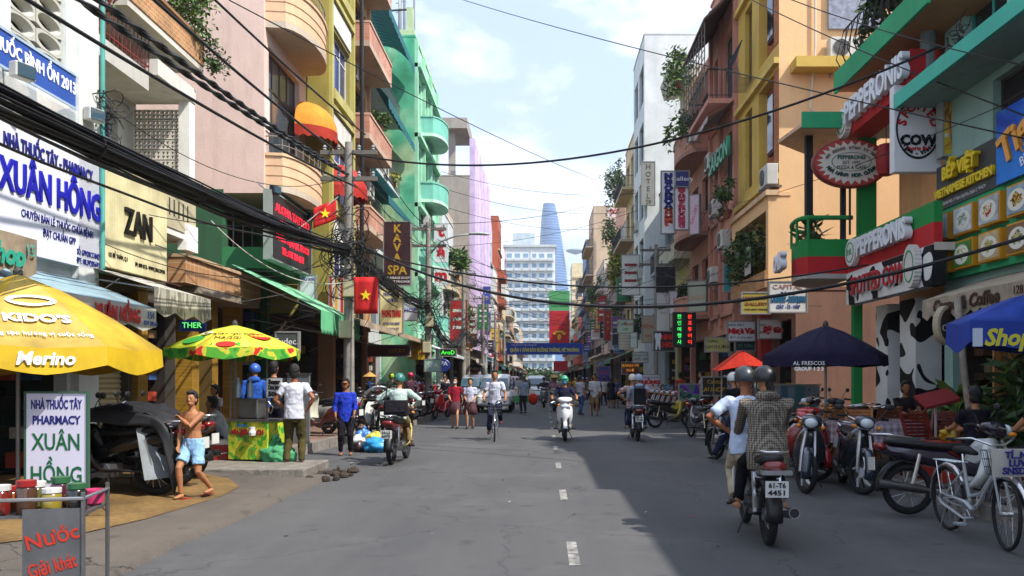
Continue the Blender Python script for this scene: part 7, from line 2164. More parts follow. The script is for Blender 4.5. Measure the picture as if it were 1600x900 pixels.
# ---------------------------------------------------------------- bicycles
def bicycle(label, loc, rz, col, basket=True, signp=None, steer=0.0):
    e = thing('bicycle', label, 'bicycle', loc, rz)
    fm = gloss(col, rough=.3)
    r0 = .33
    for y in (-.52, .52):
        wheel(e, y, r0, .018, 'thin', CHROME, steer=steer if y > 0 else 0)
        b = B()
        fender(b, y, r0, r0 + .02, .03, 20 if y > 0 else 30, 170 if y > 0 else 190)
        b.build('mudguard', CHROME, e, smooth=1)
    bb_, hd, st = (0, -.08, .28), (0, .36, .72), (0, -.22, .72)
    b = B().tube([bb_, (0, .05, .35), (0, .25, .58), hd], .018, 7).tube([(0, -.12, .4), (0, .1, .46), (0, .3, .66), (0, .36, .78)], .016, 7)
    b.tube([bb_, st], .016, 7).tube([(0, .34, .66), (0, .38, .9)], .018, 7)
    for s_ in (-1, 1):
        b.tube([bb_, (s_ * .05, -.3, .3), (s_ * .05, -.52, r0)], .01, 6).tube([(0, -.2, .66), (s_ * .05, -.35, .5), (s_ * .05, -.52, r0)], .009, 6)
        b.tube([(s_ * .02, .38, .68), (s_ * .05, .42, .62), (s_ * .05, .52, r0)], .011, 6)
    b.build('frame', fm, e, smooth=40)
    B().tube([(-.28, .12, .98), (-.2, .3, 1.0), (-.06, .38, .94), (.06, .38, .94), (.2, .3, 1.0), (.28, .12, .98)], .011, 7).build('handlebar', CHROME, e, smooth=1)
    for s_ in (-1, 1): B().cyl((s_ * .28, .13, .98), (s_ * .29, .02, .975), .017, n=8).build('grip', RUB, e)
    B().secY([(.0, 0, .83, .03, .02), (-.1, 0, .84, .05, .03), (-.25, 0, .85, .1, .04), (-.32, 0, .85, .06, .03)]).build('saddle', RUB, e, smooth=1)
    B().cyl((0, -.22, .7), (0, -.24, .82), .013, n=8).build('seat_post', CHROME, e)
    B().cyl((.03, -.08, .28), (.05, -.08, .28), .09, n=18).build('chainring', CHROME, e)
    B().tube([(.06, .06, .3), (.06, -.08, .36), (.06, -.52, .38), (.06, -.58, .33), (.06, -.52, .28), (.06, -.08, .19), (.06, .04, .22)], [(.03, .01)] * 7, 6).build('chain_guard', fm, e, smooth=1)
    for s_ in (-1, 1):
        B().tube([(s_ * .05, -.08, .28), (s_ * .09, -.08 + s_ * .05, .28 - s_ * .13)], .009, 6).build('crank', CHROME, e)
        B().box(s_ * .14 - .045, s_ * .14 + .045, -.12 + s_ * .05, -.03 + s_ * .05, .27 - s_ * .13, .29 - s_ * .13).build('pedal', M('#8a9098'), e)
    b = B()
    for x in (-.06, -.02, .02, .06): b.cyl((x, -.25, .72), (x, -.72, .71), .005, n=5)
    b.bar((-.06, -.72, .71), (.06, -.72, .71), .01).tube([(.05, -.68, .71), (.06, -.55, .35)], .005, 5).tube([(-.05, -.68, .71), (-.06, -.55, .35)], .005, 5)
    b.build('rear_rack', CHROME, e)
    B().tube([(-.06, -.45, .3), (-.1, -.5, .0), (.1, -.5, .0), (.06, -.45, .3)], .007, 5).build('kick_stand', STEEL, e)
    if basket:
        b = B()
        def brect(z, k_): return [(x_ * k_, .5 + y_ * k_, z) for x_, y_ in ((-.17, -.11), (.17, -.11), (.17, .13), (-.17, .13))]
        for z, k_ in ((.68, .75), (.75, .84), (.82, .92), (.9, 1.0)):
            q = brect(z, k_)
            b.tube(q + [q[0]], .004, 4)
        for i in range(4):
            for t_ in range(6):
                a0, a1 = Vector(brect(.68, .75)[i]).lerp(Vector(brect(.68, .75)[(i + 1) % 4]), t_ / 6), Vector(brect(.9, 1)[i]).lerp(Vector(brect(.9, 1)[(i + 1) % 4]), t_ / 6)
                b.cyl(a0, a1, .003, n=4, cap=False)
        b.build('basket', M('#5a5c60', metal=.4), e)
    if signp:
        o = B().add([(-.19, .64, .68), (.19, .64, .68), (.22, .67, .93), (-.22, .67, .93)], [(0, 1, 2, 3)]).build('painted_panel', M('#b9b6ac', rough=.6, var=.15, sc=5), e)
        o.modifiers.new('thick', 'SOLIDIFY').thickness = .012
        for t_, z in (('TÍ...NI', .875), ('LUV', .805), ('SNSD...', .735)): text(t_, e, 0, .69, z, I('#1c2070'), size=.085, rot=(0, 0, PI), bold=.003, name='painted_words')
    return e
bicycle('silver bicycle with painted white basket panel parked at the right edge', (4.16, 8.02, 0), R(181), '#9aa0a4', True, True, steer=R(-10))
bicycle('dark bicycle ridden by the schoolboy towards the camera', (xat(773, 21.1), 21.1, 0), R(183), '#33363a')
# ---------------------------------------------------------------- cars
def car(label, loc, rz, col, kind='van', light=False, door=False):
    e = thing('car', label, 'car', loc, rz, 'cars in the street')
    bm_ = gloss(col)
    w_ = .84
    # side profile (y forward, z), extruded with rounded shoulders
    body = [(-2.1, .35, .78), (-2.12, .7, .82), (-2.05, 1.0, .82), (1.1, 1.02, .82), (1.9, .92, .78), (2.1, .7, .76), (2.1, .38, .74)]
    b = B()
    secs = [(-2.15, .55, .70, .2), (-2.1, .66, .82, .36), (-1.6, .68, .85, .4), (0, .68, .86, .4), (1.2, .66, .85, .38), (1.8, .6, .82, .33), (2.1, .54, .74, .25), (2.18, .5, .6, .16)]
    b.secY([(y, 0, z, hw, hh) for y, z, hw, hh in secs], 20, 4)
    b.build('body', bm_, e, smooth=40)
    b = B().secY([(-2.05, 0, 1.15, .62, .22), (-1.9, 0, 1.3, .7, .38), (-1.0, 0, 1.36, .72, .44), (.2, 0, 1.34, .72, .42), (.75, 0, 1.2, .7, .28), (1.25, 0, 1.02, .66, .1)], 20, 5)
    b.build('cabin', bm_, e, smooth=40)
    b = B().add([(-.6, .72, 1.5), (.6, .72, 1.5), (.66, 1.3, 1.08), (-.66, 1.3, 1.08)], [(0, 1, 2, 3)])
    o = b.build('windscreen', GLASSB, e)
    o.modifiers.new('t', 'SOLIDIFY').thickness = -.03
    o.location = (0, .06, .06)
    for s_ in (-1, 1):
        for y0_, y1_ in ((-1.8, -.95), (-.85, 0), (.08, .7)): B().box(s_ * .735 - .01, s_ * .735 + .01, y0_, y1_, 1.12, 1.56 if y1_ < .5 else 1.4).build('side_window', GLASS, e)
        B().ell((s_ * .62, 2.0, .72), (.16, .14, .09), 12, 8).build('headlight', M('#c9d2d6', rough=.08, spec=.9), e, smooth=1)
        B().ell((s_ * .98, .85, 1.1), (.1, .06, .08), 8, 6).build('wing_mirror', bm_, e, smooth=1)
        B().ell((s_ * .74, -2.08, .85), (.08, .06, .16), 8, 6).build('tail_light', M('#8a1414', rough=.2), e, smooth=1)
        for y in (-1.35, 1.35):
            o = wheel(e, y, .31, .09, 'cast', x=s_ * .76)
    B().box(-.5, .5, 2.1, 2.16, .62, .74).build('grille', M('#22262a'), e)
    B().box(-.26, .26, 2.17, 2.19, .42, .54).build('number_plate', M('#c9c9c4'), e)
    B().secY([(2.0, 0, .4, .8, .1), (2.2, 0, .42, .7, .1), (2.24, 0, .42, .6, .08)], 16, 4).build('bumper', bm_, e, smooth=1)
    if light: B().box(-.25, .25, -.2, .0, 1.8, 1.93).build('taxi_light', M('#1f7a4a', rough=.3), e)
    if door:
        B().box(.86, 1.75, .28, .36, .42, .75).build('open_door_base', gloss('#1f8a3a'), e)
        B().box(.86, 1.75, .28, .36, .752, 1.1).build('open_door', bm_, e)
        B().box(.95, 1.7, .3, .34, 1.102, 1.5).build('door_window', GLASS, e)
    return e
car('white taxi van with its door open on the left lane', (xat(775, 40), 40, 0), R(180), '#c9cac8', light=True, door=True)
e = e_car = [o for o in bpy.data.objects if o.name.startswith('car')][0]
for sx_ in e.children:
    if sx_.name.startswith('open_door') or sx_.name.startswith('door_window'): sx_.location.x = -2.62
car('white car following behind the taxi', (xat(838, 62), 62, 0), R(180), '#c6c9cc')
car('silver grey car parked beyond the schoolgirls', (xat(742, 46), 46, 0), R(180), '#8f959a')
car('dark red small car far down the left side', (-3.0, 78, 0), R(180), '#5a2024')
car('pale blue car far ahead in the street', (-.6, 80, 0), R(180), '#9fb0bc')
# ---------------------------------------------------------------- people (facing +y, z up)
SK = [M('#a36f4c', rough=.55, var=.08, sc=6, spec=.35), M('#8f5a3c', rough=.55, var=.08, sc=6, spec=.35), M('#b88763', rough=.55, var=.08, sc=6, spec=.35)]
HAIR = M('#14110f', rough=.5, var=.2, sc=30, bump=.6, bs=90)
TXF = bpy.data.textures.new('cloth_folds', 'CLOUDS')
TXF.noise_scale = .11
def ik(a, t_, l1, l2, pole):
    a, t_ = Vector(a), Vector(t_)
    d = t_ - a
    L_ = min(d.length, (l1 + l2) * .998)
    u = d.normalized()
    x = (l1 * l1 - l2 * l2 + L_ * L_) / (2 * L_)
    hgt = math.sqrt(max(0, l1 * l1 - x * x))
    p = Vector(pole)
    p = p - u * p.dot(u)
    p = p.normalized() if p.length > 1e-5 else u.orthogonal().normalized()
    return a + u * x + p * hgt, a + u * L_
def remesh(o, vox, fold=0.0, sm=3):
    m = o.modifiers.new('skin', 'REMESH')
    m.mode = 'VOXEL'
    m.voxel_size = vox
    m.use_smooth_shade = True
    if fold:
        d_ = o.modifiers.new('folds', 'DISPLACE')
        d_.texture, d_.strength, d_.mid_level = TXF, fold, .5
        d_.texture_coords = 'LOCAL'
    s_ = o.modifiers.new('smooth', 'SMOOTH')
    s_.factor, s_.iterations = .5, sm
    return o
def person(label, loc, rz, h=1.62, pelvis=(0, 0, .9), lean=0.0, ankL=(-.1, 0, .08), ankR=(.1, 0, .08), wrL=(-.24, .04, .84), wrR=(.24, .04, .84), kp=(0, 1, 0), epL=(-.5, -1, -.2), epR=(.5, -1, -.2),
           yaw=0.0, pitch=0.0, top='#c9c9c4', sleeve=.5, hem=.08, bottom='#2a2a32', leg=1.0, skirt=False, shoe='#22201e', sk=0, hair='short', helmet=None, mask=None, vox=.012, group=None, curl=.5, bare=False, topmat=None, botmat=None, hood=False, wide=1.0, cat='person', glasses=False):
    s_ = h / 1.7
    e = thing('person', label, cat, loc, rz, group)
    e.scale = (s_, s_, s_)
    T = lambda v_: Vector(v_) / s_
    pv, aL, aR, wL, wR = (T(q) for q in (pelvis, ankL, ankR, wrL, wrR))
    u = Vector((0, math.sin(R(lean)), math.cos(R(lean))))
    fw = Vector((0, math.cos(R(lean)), -math.sin(R(lean))))
    X = Vector((1, 0, 0))
    nb = pv + u * .55
    sh = {-1: pv + u * .49 - X * .175 * wide, 1: pv + u * .49 + X * .175 * wide}
    hp = {-1: pv - X * .088 - Vector((0, 0, .02)), 1: pv + X * .088 - Vector((0, 0, .02))}
    el, wr, kn, an = {}, {}, {}, {}
    for k, w_, ep in ((-1, wL, epL), (1, wR, epR)): el[k], wr[k] = ik(sh[k], w_, .285, .25, ep)
    for k, a_ in ((-1, aL), (1, aR)): kn[k], an[k] = ik(hp[k], a_, .43, .41, kp)
    RZ = Matrix.Rotation(R(yaw), 3, 'Z') @ Matrix.Rotation(R(-pitch), 3, 'X')
    hc = nb + u * .05 + RZ @ Vector((0, .025, .125))
    Hd = lambda x, y, z: hc + RZ @ Vector((x, y, z))
    def torso(b, g, rows, flare=0):
        rings = []
        for t_, rx, ry in rows:
            c = pv + u * t_
            rings.append([c + X * ((rx * wide + g) * math.cos(2 * PI * i / 16)) + fw * ((ry + g) * math.sin(2 * PI * i / 16)) for i in range(16)])
        b.loft(rings)
    rows = [(-.12, .08, .07), (-.06, .145, .105), (.02, .162, .115), (.12, .148, .105), (.22, .13, .095), (.33, .15, .11), (.43, .158, .108), (.5, .135, .085), (.535, .075, .06), (.57, .052, .054), (.66, .05, .055)]
    # body: one continuous skin
    b = B()
    torso(b, 0, rows)
    for k in (-1, 1):
        b.tube([sh[k] - X * k * .04, sh[k] + X * k * .005, sh[k].lerp(el[k], .45), el[k], el[k].lerp(wr[k], .35), wr[k]], [.045, .055, .046, .038, .04, .026], 10)
        b.tube([hp[k], hp[k].lerp(kn[k], .4), kn[k], kn[k].lerp(an[k], .3), kn[k].lerp(an[k], .7), an[k]], [.085, .078, .054, .056, .042, .034], 10)
        ft = (kn[k] - an[k]).normalized()
        fd = Vector((0, 1, 0)) if abs(ft.y) < .9 else Vector((0, .3, -1))
        b.tube([an[k] + Vector((0, -.05, -.045)), an[k] + Vector((0, .0, -.045)), an[k] + fd * .09 + Vector((0, 0, -.055)), an[k] + fd * .17 + Vector((0, 0, -.062))], [(.03, .03), (.036, .036), (.042, .024), (.036, .014)], 8)
        # hand
        d = (wr[k] - el[k]).normalized()
        n_ = (X * -k - d * (X * -k).dot(d)).normalized()
        sd = d.cross(n_).normalized()
        if sd.y < 0: sd = -sd
        b.tube([wr[k] - d * .02, wr[k] + d * .03, wr[k] + d * .085], [(.024, .024), (.036, .02), (.04, .018)], 8, up=n_)
        for q in range(4):
            o_ = sd * (-.031 + .021 * q)
            p0 = wr[k] + d * .08 + o_
            ln = (.028, .033, .035, .031)[q]
            d1 = (d * math.cos(curl) + n_ * math.sin(curl)).normalized()
            d2 = (d * math.cos(2.2 * curl) + n_ * math.sin(2.2 * curl)).normalized()
            b.tube([p0, p0 + d1 * ln, p0 + d1 * ln + d2 * ln * 1.3], [.009, .0085, .007], 6)
        p0 = wr[k] + d * .03 + sd * .03
        b.tube([p0, p0 + (d * .6 + sd * .7) * .035, p0 + (d * .9 + sd * .6 + n_ * .3) * .065], [.012, .0105, .0085], 6)
    b.ell(Hd(0, 0, 0.01), (.074, .092, .112), 16, 12, RZ).ell(Hd(0, .022, -.06), (.054, .066, .055), 12, 8, RZ)
    b.ell(Hd(0, .094, -.012), (.014, .02, .026), 8, 6, RZ).ell(Hd(0, .088, -.062), (.024, .012, .012), 8, 6, RZ)
    for k in (-1, 1): b.ell(Hd(.076 * k, -.005, -.01), (.012, .02, .032), 8, 6, RZ)
    remesh(b.build('body', SK[sk], e), vox * .6 if vox < .011 else vox)
    for k in (-1, 1):
        B().ell(Hd(.03 * k, .084, .012), (.011, .006, .005), 8, 6, RZ).build('eye', BLACK, e)
        B().ell(Hd(.03 * k, .086, .034), (.017, .005, .003), 8, 6, RZ).build('eyebrow', HAIR, e)
    B().ell(Hd(0, .096, -.062), (.02, .006, .006), 8, 6, RZ).build('mouth', M('#7a4038', rough=.5), e)
    # clothes
    if not bare:
        b = B()
        torso(b, .016, [(-hem - .0, .165, .122), (.02, .168, .12), (.12, .158, .112), (.22, .146, .108), (.33, .156, .115), (.43, .162, .112), (.5, .14, .09), (.545, .07, .062)])
        for k in (-1, 1):
            pts = [sh[k] - X * k * .05, sh[k] + X * k * .005, sh[k].lerp(el[k], min(1, sleeve * 1.0) * .6), sh[k].lerp(el[k], min(1, sleeve))]
            rr = [.06, .073, .066, .066]
            if sleeve > 1:
                f_ = sleeve - 1
                pts += [el[k].lerp(wr[k], f_ * .5), el[k].lerp(wr[k], f_)]
                rr = [.06, .073, .064, .056, .05, .044]
            b.tube(pts, rr, 10)
        if hood: b.ell(nb - fw * .07 + u * .0, (.13, .08, .07), 12, 8)
        o = b.build('shirt', topmat or cloth(top), e)
        remesh(o, max(vox, .011), .035, 2)
    b = B()
    if skirt:
        rings = []
        for t_, rx, ry in ((.1, .15, .108), (.0, .185, .14), (-.18, .22, .17), (-.42, .26, .2)):
            c = Vector((pv.x, pv.y, pv.z + t_))
            rings.append([c + Vector((rx * math.cos(2 * PI * i / 24) * (1 + .05 * (i % 2)), ry * math.sin(2 * PI * i / 24) * (1 + .05 * (i % 2)), 0)) for i in range(24)])
        b.loft(rings).build('skirt', botmat or cloth(bottom), e, smooth=1)
    else:
        torso(b, .012, [(-.14, .1, .09), (-.06, .152, .112), (.02, .166, .118), (.1, .152, .108)])
        for k in (-1, 1):
            pts = [hp[k] + Vector((0, 0, .02)), hp[k].lerp(kn[k], .45), hp[k].lerp(kn[k], min(1, leg))]
            rr = [.1, .096, .1 if leg < 1 else .076]
            if leg >= 1:
                pts += [kn[k].lerp(an[k], .5), kn[k].lerp(an[k], .96)]
                rr += [.066, .058]
            b.tube(pts, rr, 10)
        remesh(b.build('shorts' if leg < 1 else 'trousers', botmat or cloth(bottom), e), max(vox, .011), .03, 2)
    for k in (-1, 1):
        ft = an[k]
        if shoe:
            b = B().tube([ft + Vector((0, -.07, -.04)), ft + Vector((0, -.03, -.035)), ft + Vector((0, .08, -.048)), ft + Vector((0, .17, -.058)), ft + Vector((0, .2, -.06))], [(.03, .034), (.044, .044), (.05, .032), (.045, .024), (.02, .014)], 10)
            b.build('shoe', M(shoe, rough=.5, var=.15), e, smooth=1)
    if hair and not helmet:
        b = B().ell(Hd(0, -.036, .045), (.092, .098, .112), 16, 10, RZ).ell(Hd(0, -.04, -.02), (.09, .08, .1), 14, 8, RZ).ell(Hd(0, .035, .112), (.07, .055, .03), 12, 8, RZ)
        if hair == 'long': b.tube([Hd(0, -.06, 0), Hd(0, -.09, -.12), Hd(0, -.1, -.28)], [(.075, .05), (.08, .04), (.05, .025)], 10)
        if hair == 'tail': b.tube([Hd(0, -.09, .02), Hd(0, -.14, -.06), Hd(0, -.12, -.2)], [.03, .03, .012], 8)
        remesh(b.build('hair', HAIR, e), .01, .012, 1)
    if helmet:
        if hair == 'long': remesh(B().tube([Hd(0, -.06, -.02), Hd(0, -.1, -.14), Hd(0, -.1, -.26)], [(.07, .045), (.07, .04), (.03, .02)], 10).build('hair', HAIR, e), .01, .012, 1)
        n, m_ = 20, 8
        rings = []
        for j in range(m_ + 1):
            a = R(-22 + 112 * j / m_)
            rings.append([Hd(.112 * math.cos(a) * math.cos(2 * PI * i / n), -.005 + .128 * math.cos(a) * math.sin(2 * PI * i / n), .03 + .125 * math.sin(a)) for i in range(n)])
        b = B().loft(rings)
        o = b.build('helmet', gloss(helmet, rough=.4, coat=.15), e, smooth=40)
        rings = [[Hd(x * .1, .1 + .05 * (1 - x * x) * q, .065 - .012 * q + .01 * (1 - x * x)) for x in (-1, -.6, -.2, .2, .6, 1)] for q in (0, .5, 1)]
        B().loft(rings, cap=False, closed=False).build('visor', gloss(helmet), o).modifiers.new('t', 'SOLIDIFY').thickness = .008
        B().tube([Hd(-.108, .0, .0), Hd(-.08, .03, -.08), Hd(0, .05, -.125), Hd(.08, .03, -.08), Hd(.108, .0, .0)], .006, 5).build('strap', BLACK, o)
    if mask: B().ell(Hd(0, .058, -.048), (.06, .062, .052), 14, 8, RZ).build('face_mask', cloth(mask), e, smooth=1)
    if glasses: B().box(-.07, .07, 0, .012, -.016, .016).build('sunglasses', BLACK, e).matrix_basis = Matrix.Translation(Hd(0, .095, .014)) @ RZ.to_4x4()
    return e
def ride(label, bike, pel, **k):
    """someone sitting on a bike: poses are given in the bike's own frame"""
    a = bike.rotation_euler.z
    return person(label, bike.location, a, pelvis=pel, **k)
GRIP = dict(wrL=(-.29, .13, 1.04), wrR=(.29, .13, 1.04), curl=1.1, epL=(-1, -.3, -.5), epR=(1, -.3, -.5))
PEG = dict(ankL=(-.2, .06, .36), ankR=(.2, .06, .36))
PEG2 = dict(ankL=(-.22, -.22, .36), ankR=(.22, -.22, .36), kp=(0, 1, .4))
# foreground couple
CHKS = pat('check', ['#1f1a16', '#8f8577'], scale=(42, 42, 42), axes=(0, 1, 2), duty=.5, wear=.25, ws=4)
ride('driver in a white shirt and dark helmet on the foreground motorbike', main, (-.09, -.0, .86), h=1.62, lean=12, top='#b4c2d8', sleeve=.75, bottom='#a89c84', shoe='#3a2a20', helmet='#2a3036', vox=.0115, sk=1, **GRIP, **PEG)
ride('woman passenger in a checked hooded shirt and black helmet', main, (.02, -.47, .87), h=1.58, lean=8, topmat=CHKS, sleeve=1.92, hem=.2, bottom='#0f0f14', shoe=None, helmet='#101218', hair='long', hood=True, mask='#8fb0a8', vox=.0105, yaw=35, wrL=(-.2, .1, .9), wrR=(.22, .02, .88), wide=1.18, **PEG2)
# left rider with a shoulder bag
ride('rider in a pale green shirt with a black shoulder bag', ridL, (0, -.12, .86), h=1.6, lean=16, top='#a9bcb6', sleeve=1.9, bottom='#7a6648', shoe='#3a2420', helmet='#2a6a62', vox=.013, **GRIP, **PEG)
e = thing('shoulder_bag', 'black shoulder bag behind the rider in pale green', 'bag', (ridL.location.x, ridL.location.y - .32, 1.02), 0)
o = B().box(-.22, .22, -.07, .07, -.16, .14).build('pouch', cloth('#1d1c20'), e, bevel=.03)
B().box(-.18, .18, -.085, -.071, -.08, .1).build('flap', cloth('#26242a'), e)
B().tube([(-.2, .02, .12), (-.18, .06, .34), (-.1, .16, .52), (.02, .26, .5)], .012, 6).build('strap', BLACK, e)
# pair in mid street, scooter woman
ride('rider in a plaid shirt and white helmet in mid street', rid2, (-.06, .0, .86), h=1.6, lean=8, topmat=pat('check', ['#8a5a5c', '#c2b8b0'], scale=(14, 14, 14)), sleeve=.6, bottom='#22304a', shoe='#4a4038', helmet='#c9c2b4', vox=.014, **GRIP, **PEG)
ride('passenger in a denim hooded jacket sitting behind the plaid rider', rid2, (.05, -.45, .87), h=1.56, lean=4, top='#8fa0b8', sleeve=1.9, bottom='#161c38', shoe='#8a7a66', hood=True, helmet='#93a4bc', vox=.014, wrL=(-.2, .0, .95), wrR=(.2, .0, .95), **PEG2)
e = thing('backpack', 'small black backpack on the denim hooded passenger', 'backpack', (rid2.location.x + .05, rid2.location.y - .62, 1.12), 0)
B().box(-.15, .15, -.07, .07, -.22, .2).build('sack', cloth('#191a20'), e, bevel=.04)
B().box(-.11, .11, -.085, -.071, -.18, .02).build('pocket', cloth('#24252c'), e)
for k in (-1, 1): B().tube([(.1 * k, .06, .18), (.13 * k, .12, .3), (.14 * k, .2, .32)], .016, 6).build('strap', BLACK, e)
ride('woman with green helmet and blue mask riding the white scooter', scoot, (0, -.15, .84), h=1.56, lean=4, top='#20203a', sleeve=.7, bottom='#22222a', shoe='#8a7a6a', helmet='#2f8f70', hair='long', mask='#4f86b0', vox=.012, wrL=(-.3, .14, 1.02), wrR=(.3, .14, 1.02), ankL=(-.14, .12, .42), ankR=(.14, .12, .42))
# schoolboy on the bicycle
by = [o for o in bpy.data.objects if o.name == 'bicycle.001'][0]
person('schoolboy in white shirt and navy trousers riding a bicycle', by.location, by.rotation_euler.z, 1.62, pelvis=(0, -.2, .96), lean=8, top='#c2c4d2', sleeve=.65, bottom='#161a34', shoe='#5a2a22', hair='short', vox=.012, wrL=(-.27, .06, 1.02), wrR=(.27, .06, 1.02), ankL=(-.15, -.1, .49), ankR=(.15, -.02, .24), curl=1.0, kp=(0, 1, .3))
# standing figures on the left pavement
person('shirtless boy in light blue shorts walking with folded arm', (xat(302, 10.1), 10.1, .105), R(168), 1.27, ankL=(-.12, -.17, .11), ankR=(.07, .14, .075), wrL=(.09, .1, .96), wrR=(.1, .15, .6), epL=(-.7, .5, -.6), epR=(.8, -.4, -.3), bare=True, bottom='#8fb8dc', leg=.72, shoe=None, sk=0, vox=.0095, yaw=12, lean=3, pelvis=(0, 0, .655))
for k, (x, y, z, a) in enumerate(((xat(289, 9.95), 9.97, .105, 170), (xat(320, 10.2), 10.28, .12, 165))):
    o = B().tube([(0, -.1, 0), (0, -.02, 0), (0, .1, 0)], [(.03, .007), (.028, .007), (.036, .007)], 8).tube([(-.03, .02, .0), (0, .07, .03), (.03, .02, 0)], .005, 4).build('flip_flop', plast('#8f1a1c'), None)
    o.location, o.rotation_euler = (x, y, z + .006), (0, 0, R(a))
    tag(o, ('left', 'right')[k] + ' red flip-flop under the shirtless boy', 'sandal', 'red flip-flops of the boy')
person('man in a white T-shirt and olive trousers seen from behind', (xat(460, 13.6), 13.6, .125), R(8), 1.6, ankL=(-.13, 0, .08), ankR=(.12, -.03, .08), wrL=(-.16, .1, .93), wrR=(.2, -.02, .92), epL=(-1, -.6, 0), epR=(1, -.7, 0), top='#c6c8d2', sleeve=.62, bottom='#4c4426', shoe='#3a2a1c', sk=1, vox=.0105, pelvis=(0, 0, .85))
person('elderly man in a bright blue shirt and sunglasses by the pole', (xat(540, 16.9), 16.9, .0), R(195), 1.5, top='#2238a8', sleeve=1.6, hem=.14, bottom='#1c1820', shoe=None, sk=1, hair='short', wrL=(-.16, .2, .84), wrR=(.2, .1, .8), vox=.011, pelvis=(0, 0, .8), glasses=True, leg=1.0, yaw=-20)
person('schoolchild in white shirt with red trim standing behind the cooler', (xat(336, 15.2), 15.2, .15), R(150), 1.25, top='#c9c2ca', sleeve=.6, bottom='#22222e', vox=.014, pelvis=(0, 0, .66), wrL=(-.18, .04, .62), wrR=(.18, .04, .62))
person('seated vendor in a pale shirt behind the red cooler', (xat(352, 14.7), 14.75, .15), R(100), 1.55, pelvis=(0, 0, .36), lean=25, ankL=(-.14, .35, .08), ankR=(.14, .35, .08), wrL=(-.12, .38, .4), wrR=(.12, .38, .4), top='#b4b8bc', sleeve=.6, bottom='#3a3a44', vox=.014)
person('person in a blue hooded jacket behind the cane cart', (xat(398, 15.8), 15.8, .15), R(10), 1.62, top='#2a55a8', sleeve=1.9, bottom='#22242c', hood=True, helmet='#2a55a8', vox=.014, pelvis=(0, 0, .86))
person('person in a dark jacket behind the cane cart', (xat(425, 16.2), 16.3, .15), R(-10), 1.68, top='#22222a', sleeve=1.9, bottom='#1c1c2a', vox=.014, pelvis=(0, 0, .89))
person('woman in a blue top beside the hanging plastic sheets', (xat(578, 25.6), 25.6, .19), R(90), 1.5, top='#20386a', sleeve=1.8, bottom='#7a3040', vox=.016, pelvis=(0, 0, .8))
o = B().lathe([(.0, .17), (.13, .07), (.23, .0), (.22, -.01), (.12, .055)], 20, cap=False).build('conical_hat', M('#b08a4a', rough=.8, var=.15), None, smooth=40)
o.location = (xat(578, 25.6), 25.6, 1.62)
tag(o, 'straw conical hat on the woman in blue', 'hat')
person('woman with a bright pink helmet among the parked motorbikes', (xat(642, 29.5), 29.5, .19), R(170), 1.52, top='#b07a84', sleeve=1.8, bottom='#3a2a3a', helmet='#c22452', vox=.016, pelvis=(0, 0, .81))
person('person with a yellow green helmet at the left shop', (xat(612, 30.5), 30.5, .19), R(150), 1.5, top='#3a4a3a', sleeve=1.8, bottom='#22222a', helmet='#9ab42a', vox=.016, pelvis=(0, 0, .8))
# girls in school skirts
PLS = pat('check', ['#3a1018', '#6a4a50'], scale=(16, 16, 16))
person('schoolgirl in a dark red vest and plaid skirt', (xat(711, 26), 26, 0), R(180), 1.52, top='#8a1c30', sleeve=.7, skirt=True, botmat=PLS, hair='long', mask='#b9c2c6', vox=.014, pelvis=(0, 0, .82), ankL=(-.08, .12, .08), ankR=(.08, -.08, .08), wrR=(.12, .22, .9), sk=2)
person('schoolgirl in a white blouse and plaid skirt with backpack straps', (xat(735, 26), 26, 0), R(176), 1.5, top='#b9bcd0', sleeve=.7, skirt=True, botmat=PLS, hair='long', vox=.014, pelvis=(0, 0, .81), ankL=(-.08, -.06, .08), ankR=(.08, .12, .08), wrL=(-.1, .2, .88), wrR=(.1, .2, .88), sk=2)
# pedestrians in mid street
person('man in a white and blue T-shirt and jeans walking on the right', (xat(906, 36), 36, 0), R(-40), 1.65, top='#b4b4c0', sleeve=.7, bottom='#3a5a8a', shoe='#2a2a30', vox=.016, ankL=(-.1, .2, .08), ankR=(.1, -.2, .1), wrL=(-.2, .3, 1.1), pelvis=(0, 0, .87))
person('man in a white shirt and khaki shorts walking towards us', (xat(929, 35.5), 35.5, 0), R(175), 1.72, top='#c2c4c8', sleeve=1.4, hem=.14, bottom='#7a6440', leg=.98, shoe='#5a1c1c', vox=.016, ankL=(-.12, .12, .08), ankR=(.12, -.1, .08), pelvis=(0, 0, .9), wrR=(.1, .2, 1.05))
# the man in the white helmet on a parked motorbike at right
mb = [o for o in bpy.data.objects if o.get('label') == 'motorbike of the man in the white helmet'][0]
ride('man in a dark shirt and white helmet sitting on a parked motorbike', mb, (0, -.15, .86), h=1.62, lean=14, top='#16161e', sleeve=.7, bottom='#1c2238', helmet='#c9ccce', vox=.013, ankL=(-.38, .1, .08), ankR=(.2, .05, .36), wrL=(-.2, .1, 1.0), wrR=(.28, .12, 1.03))
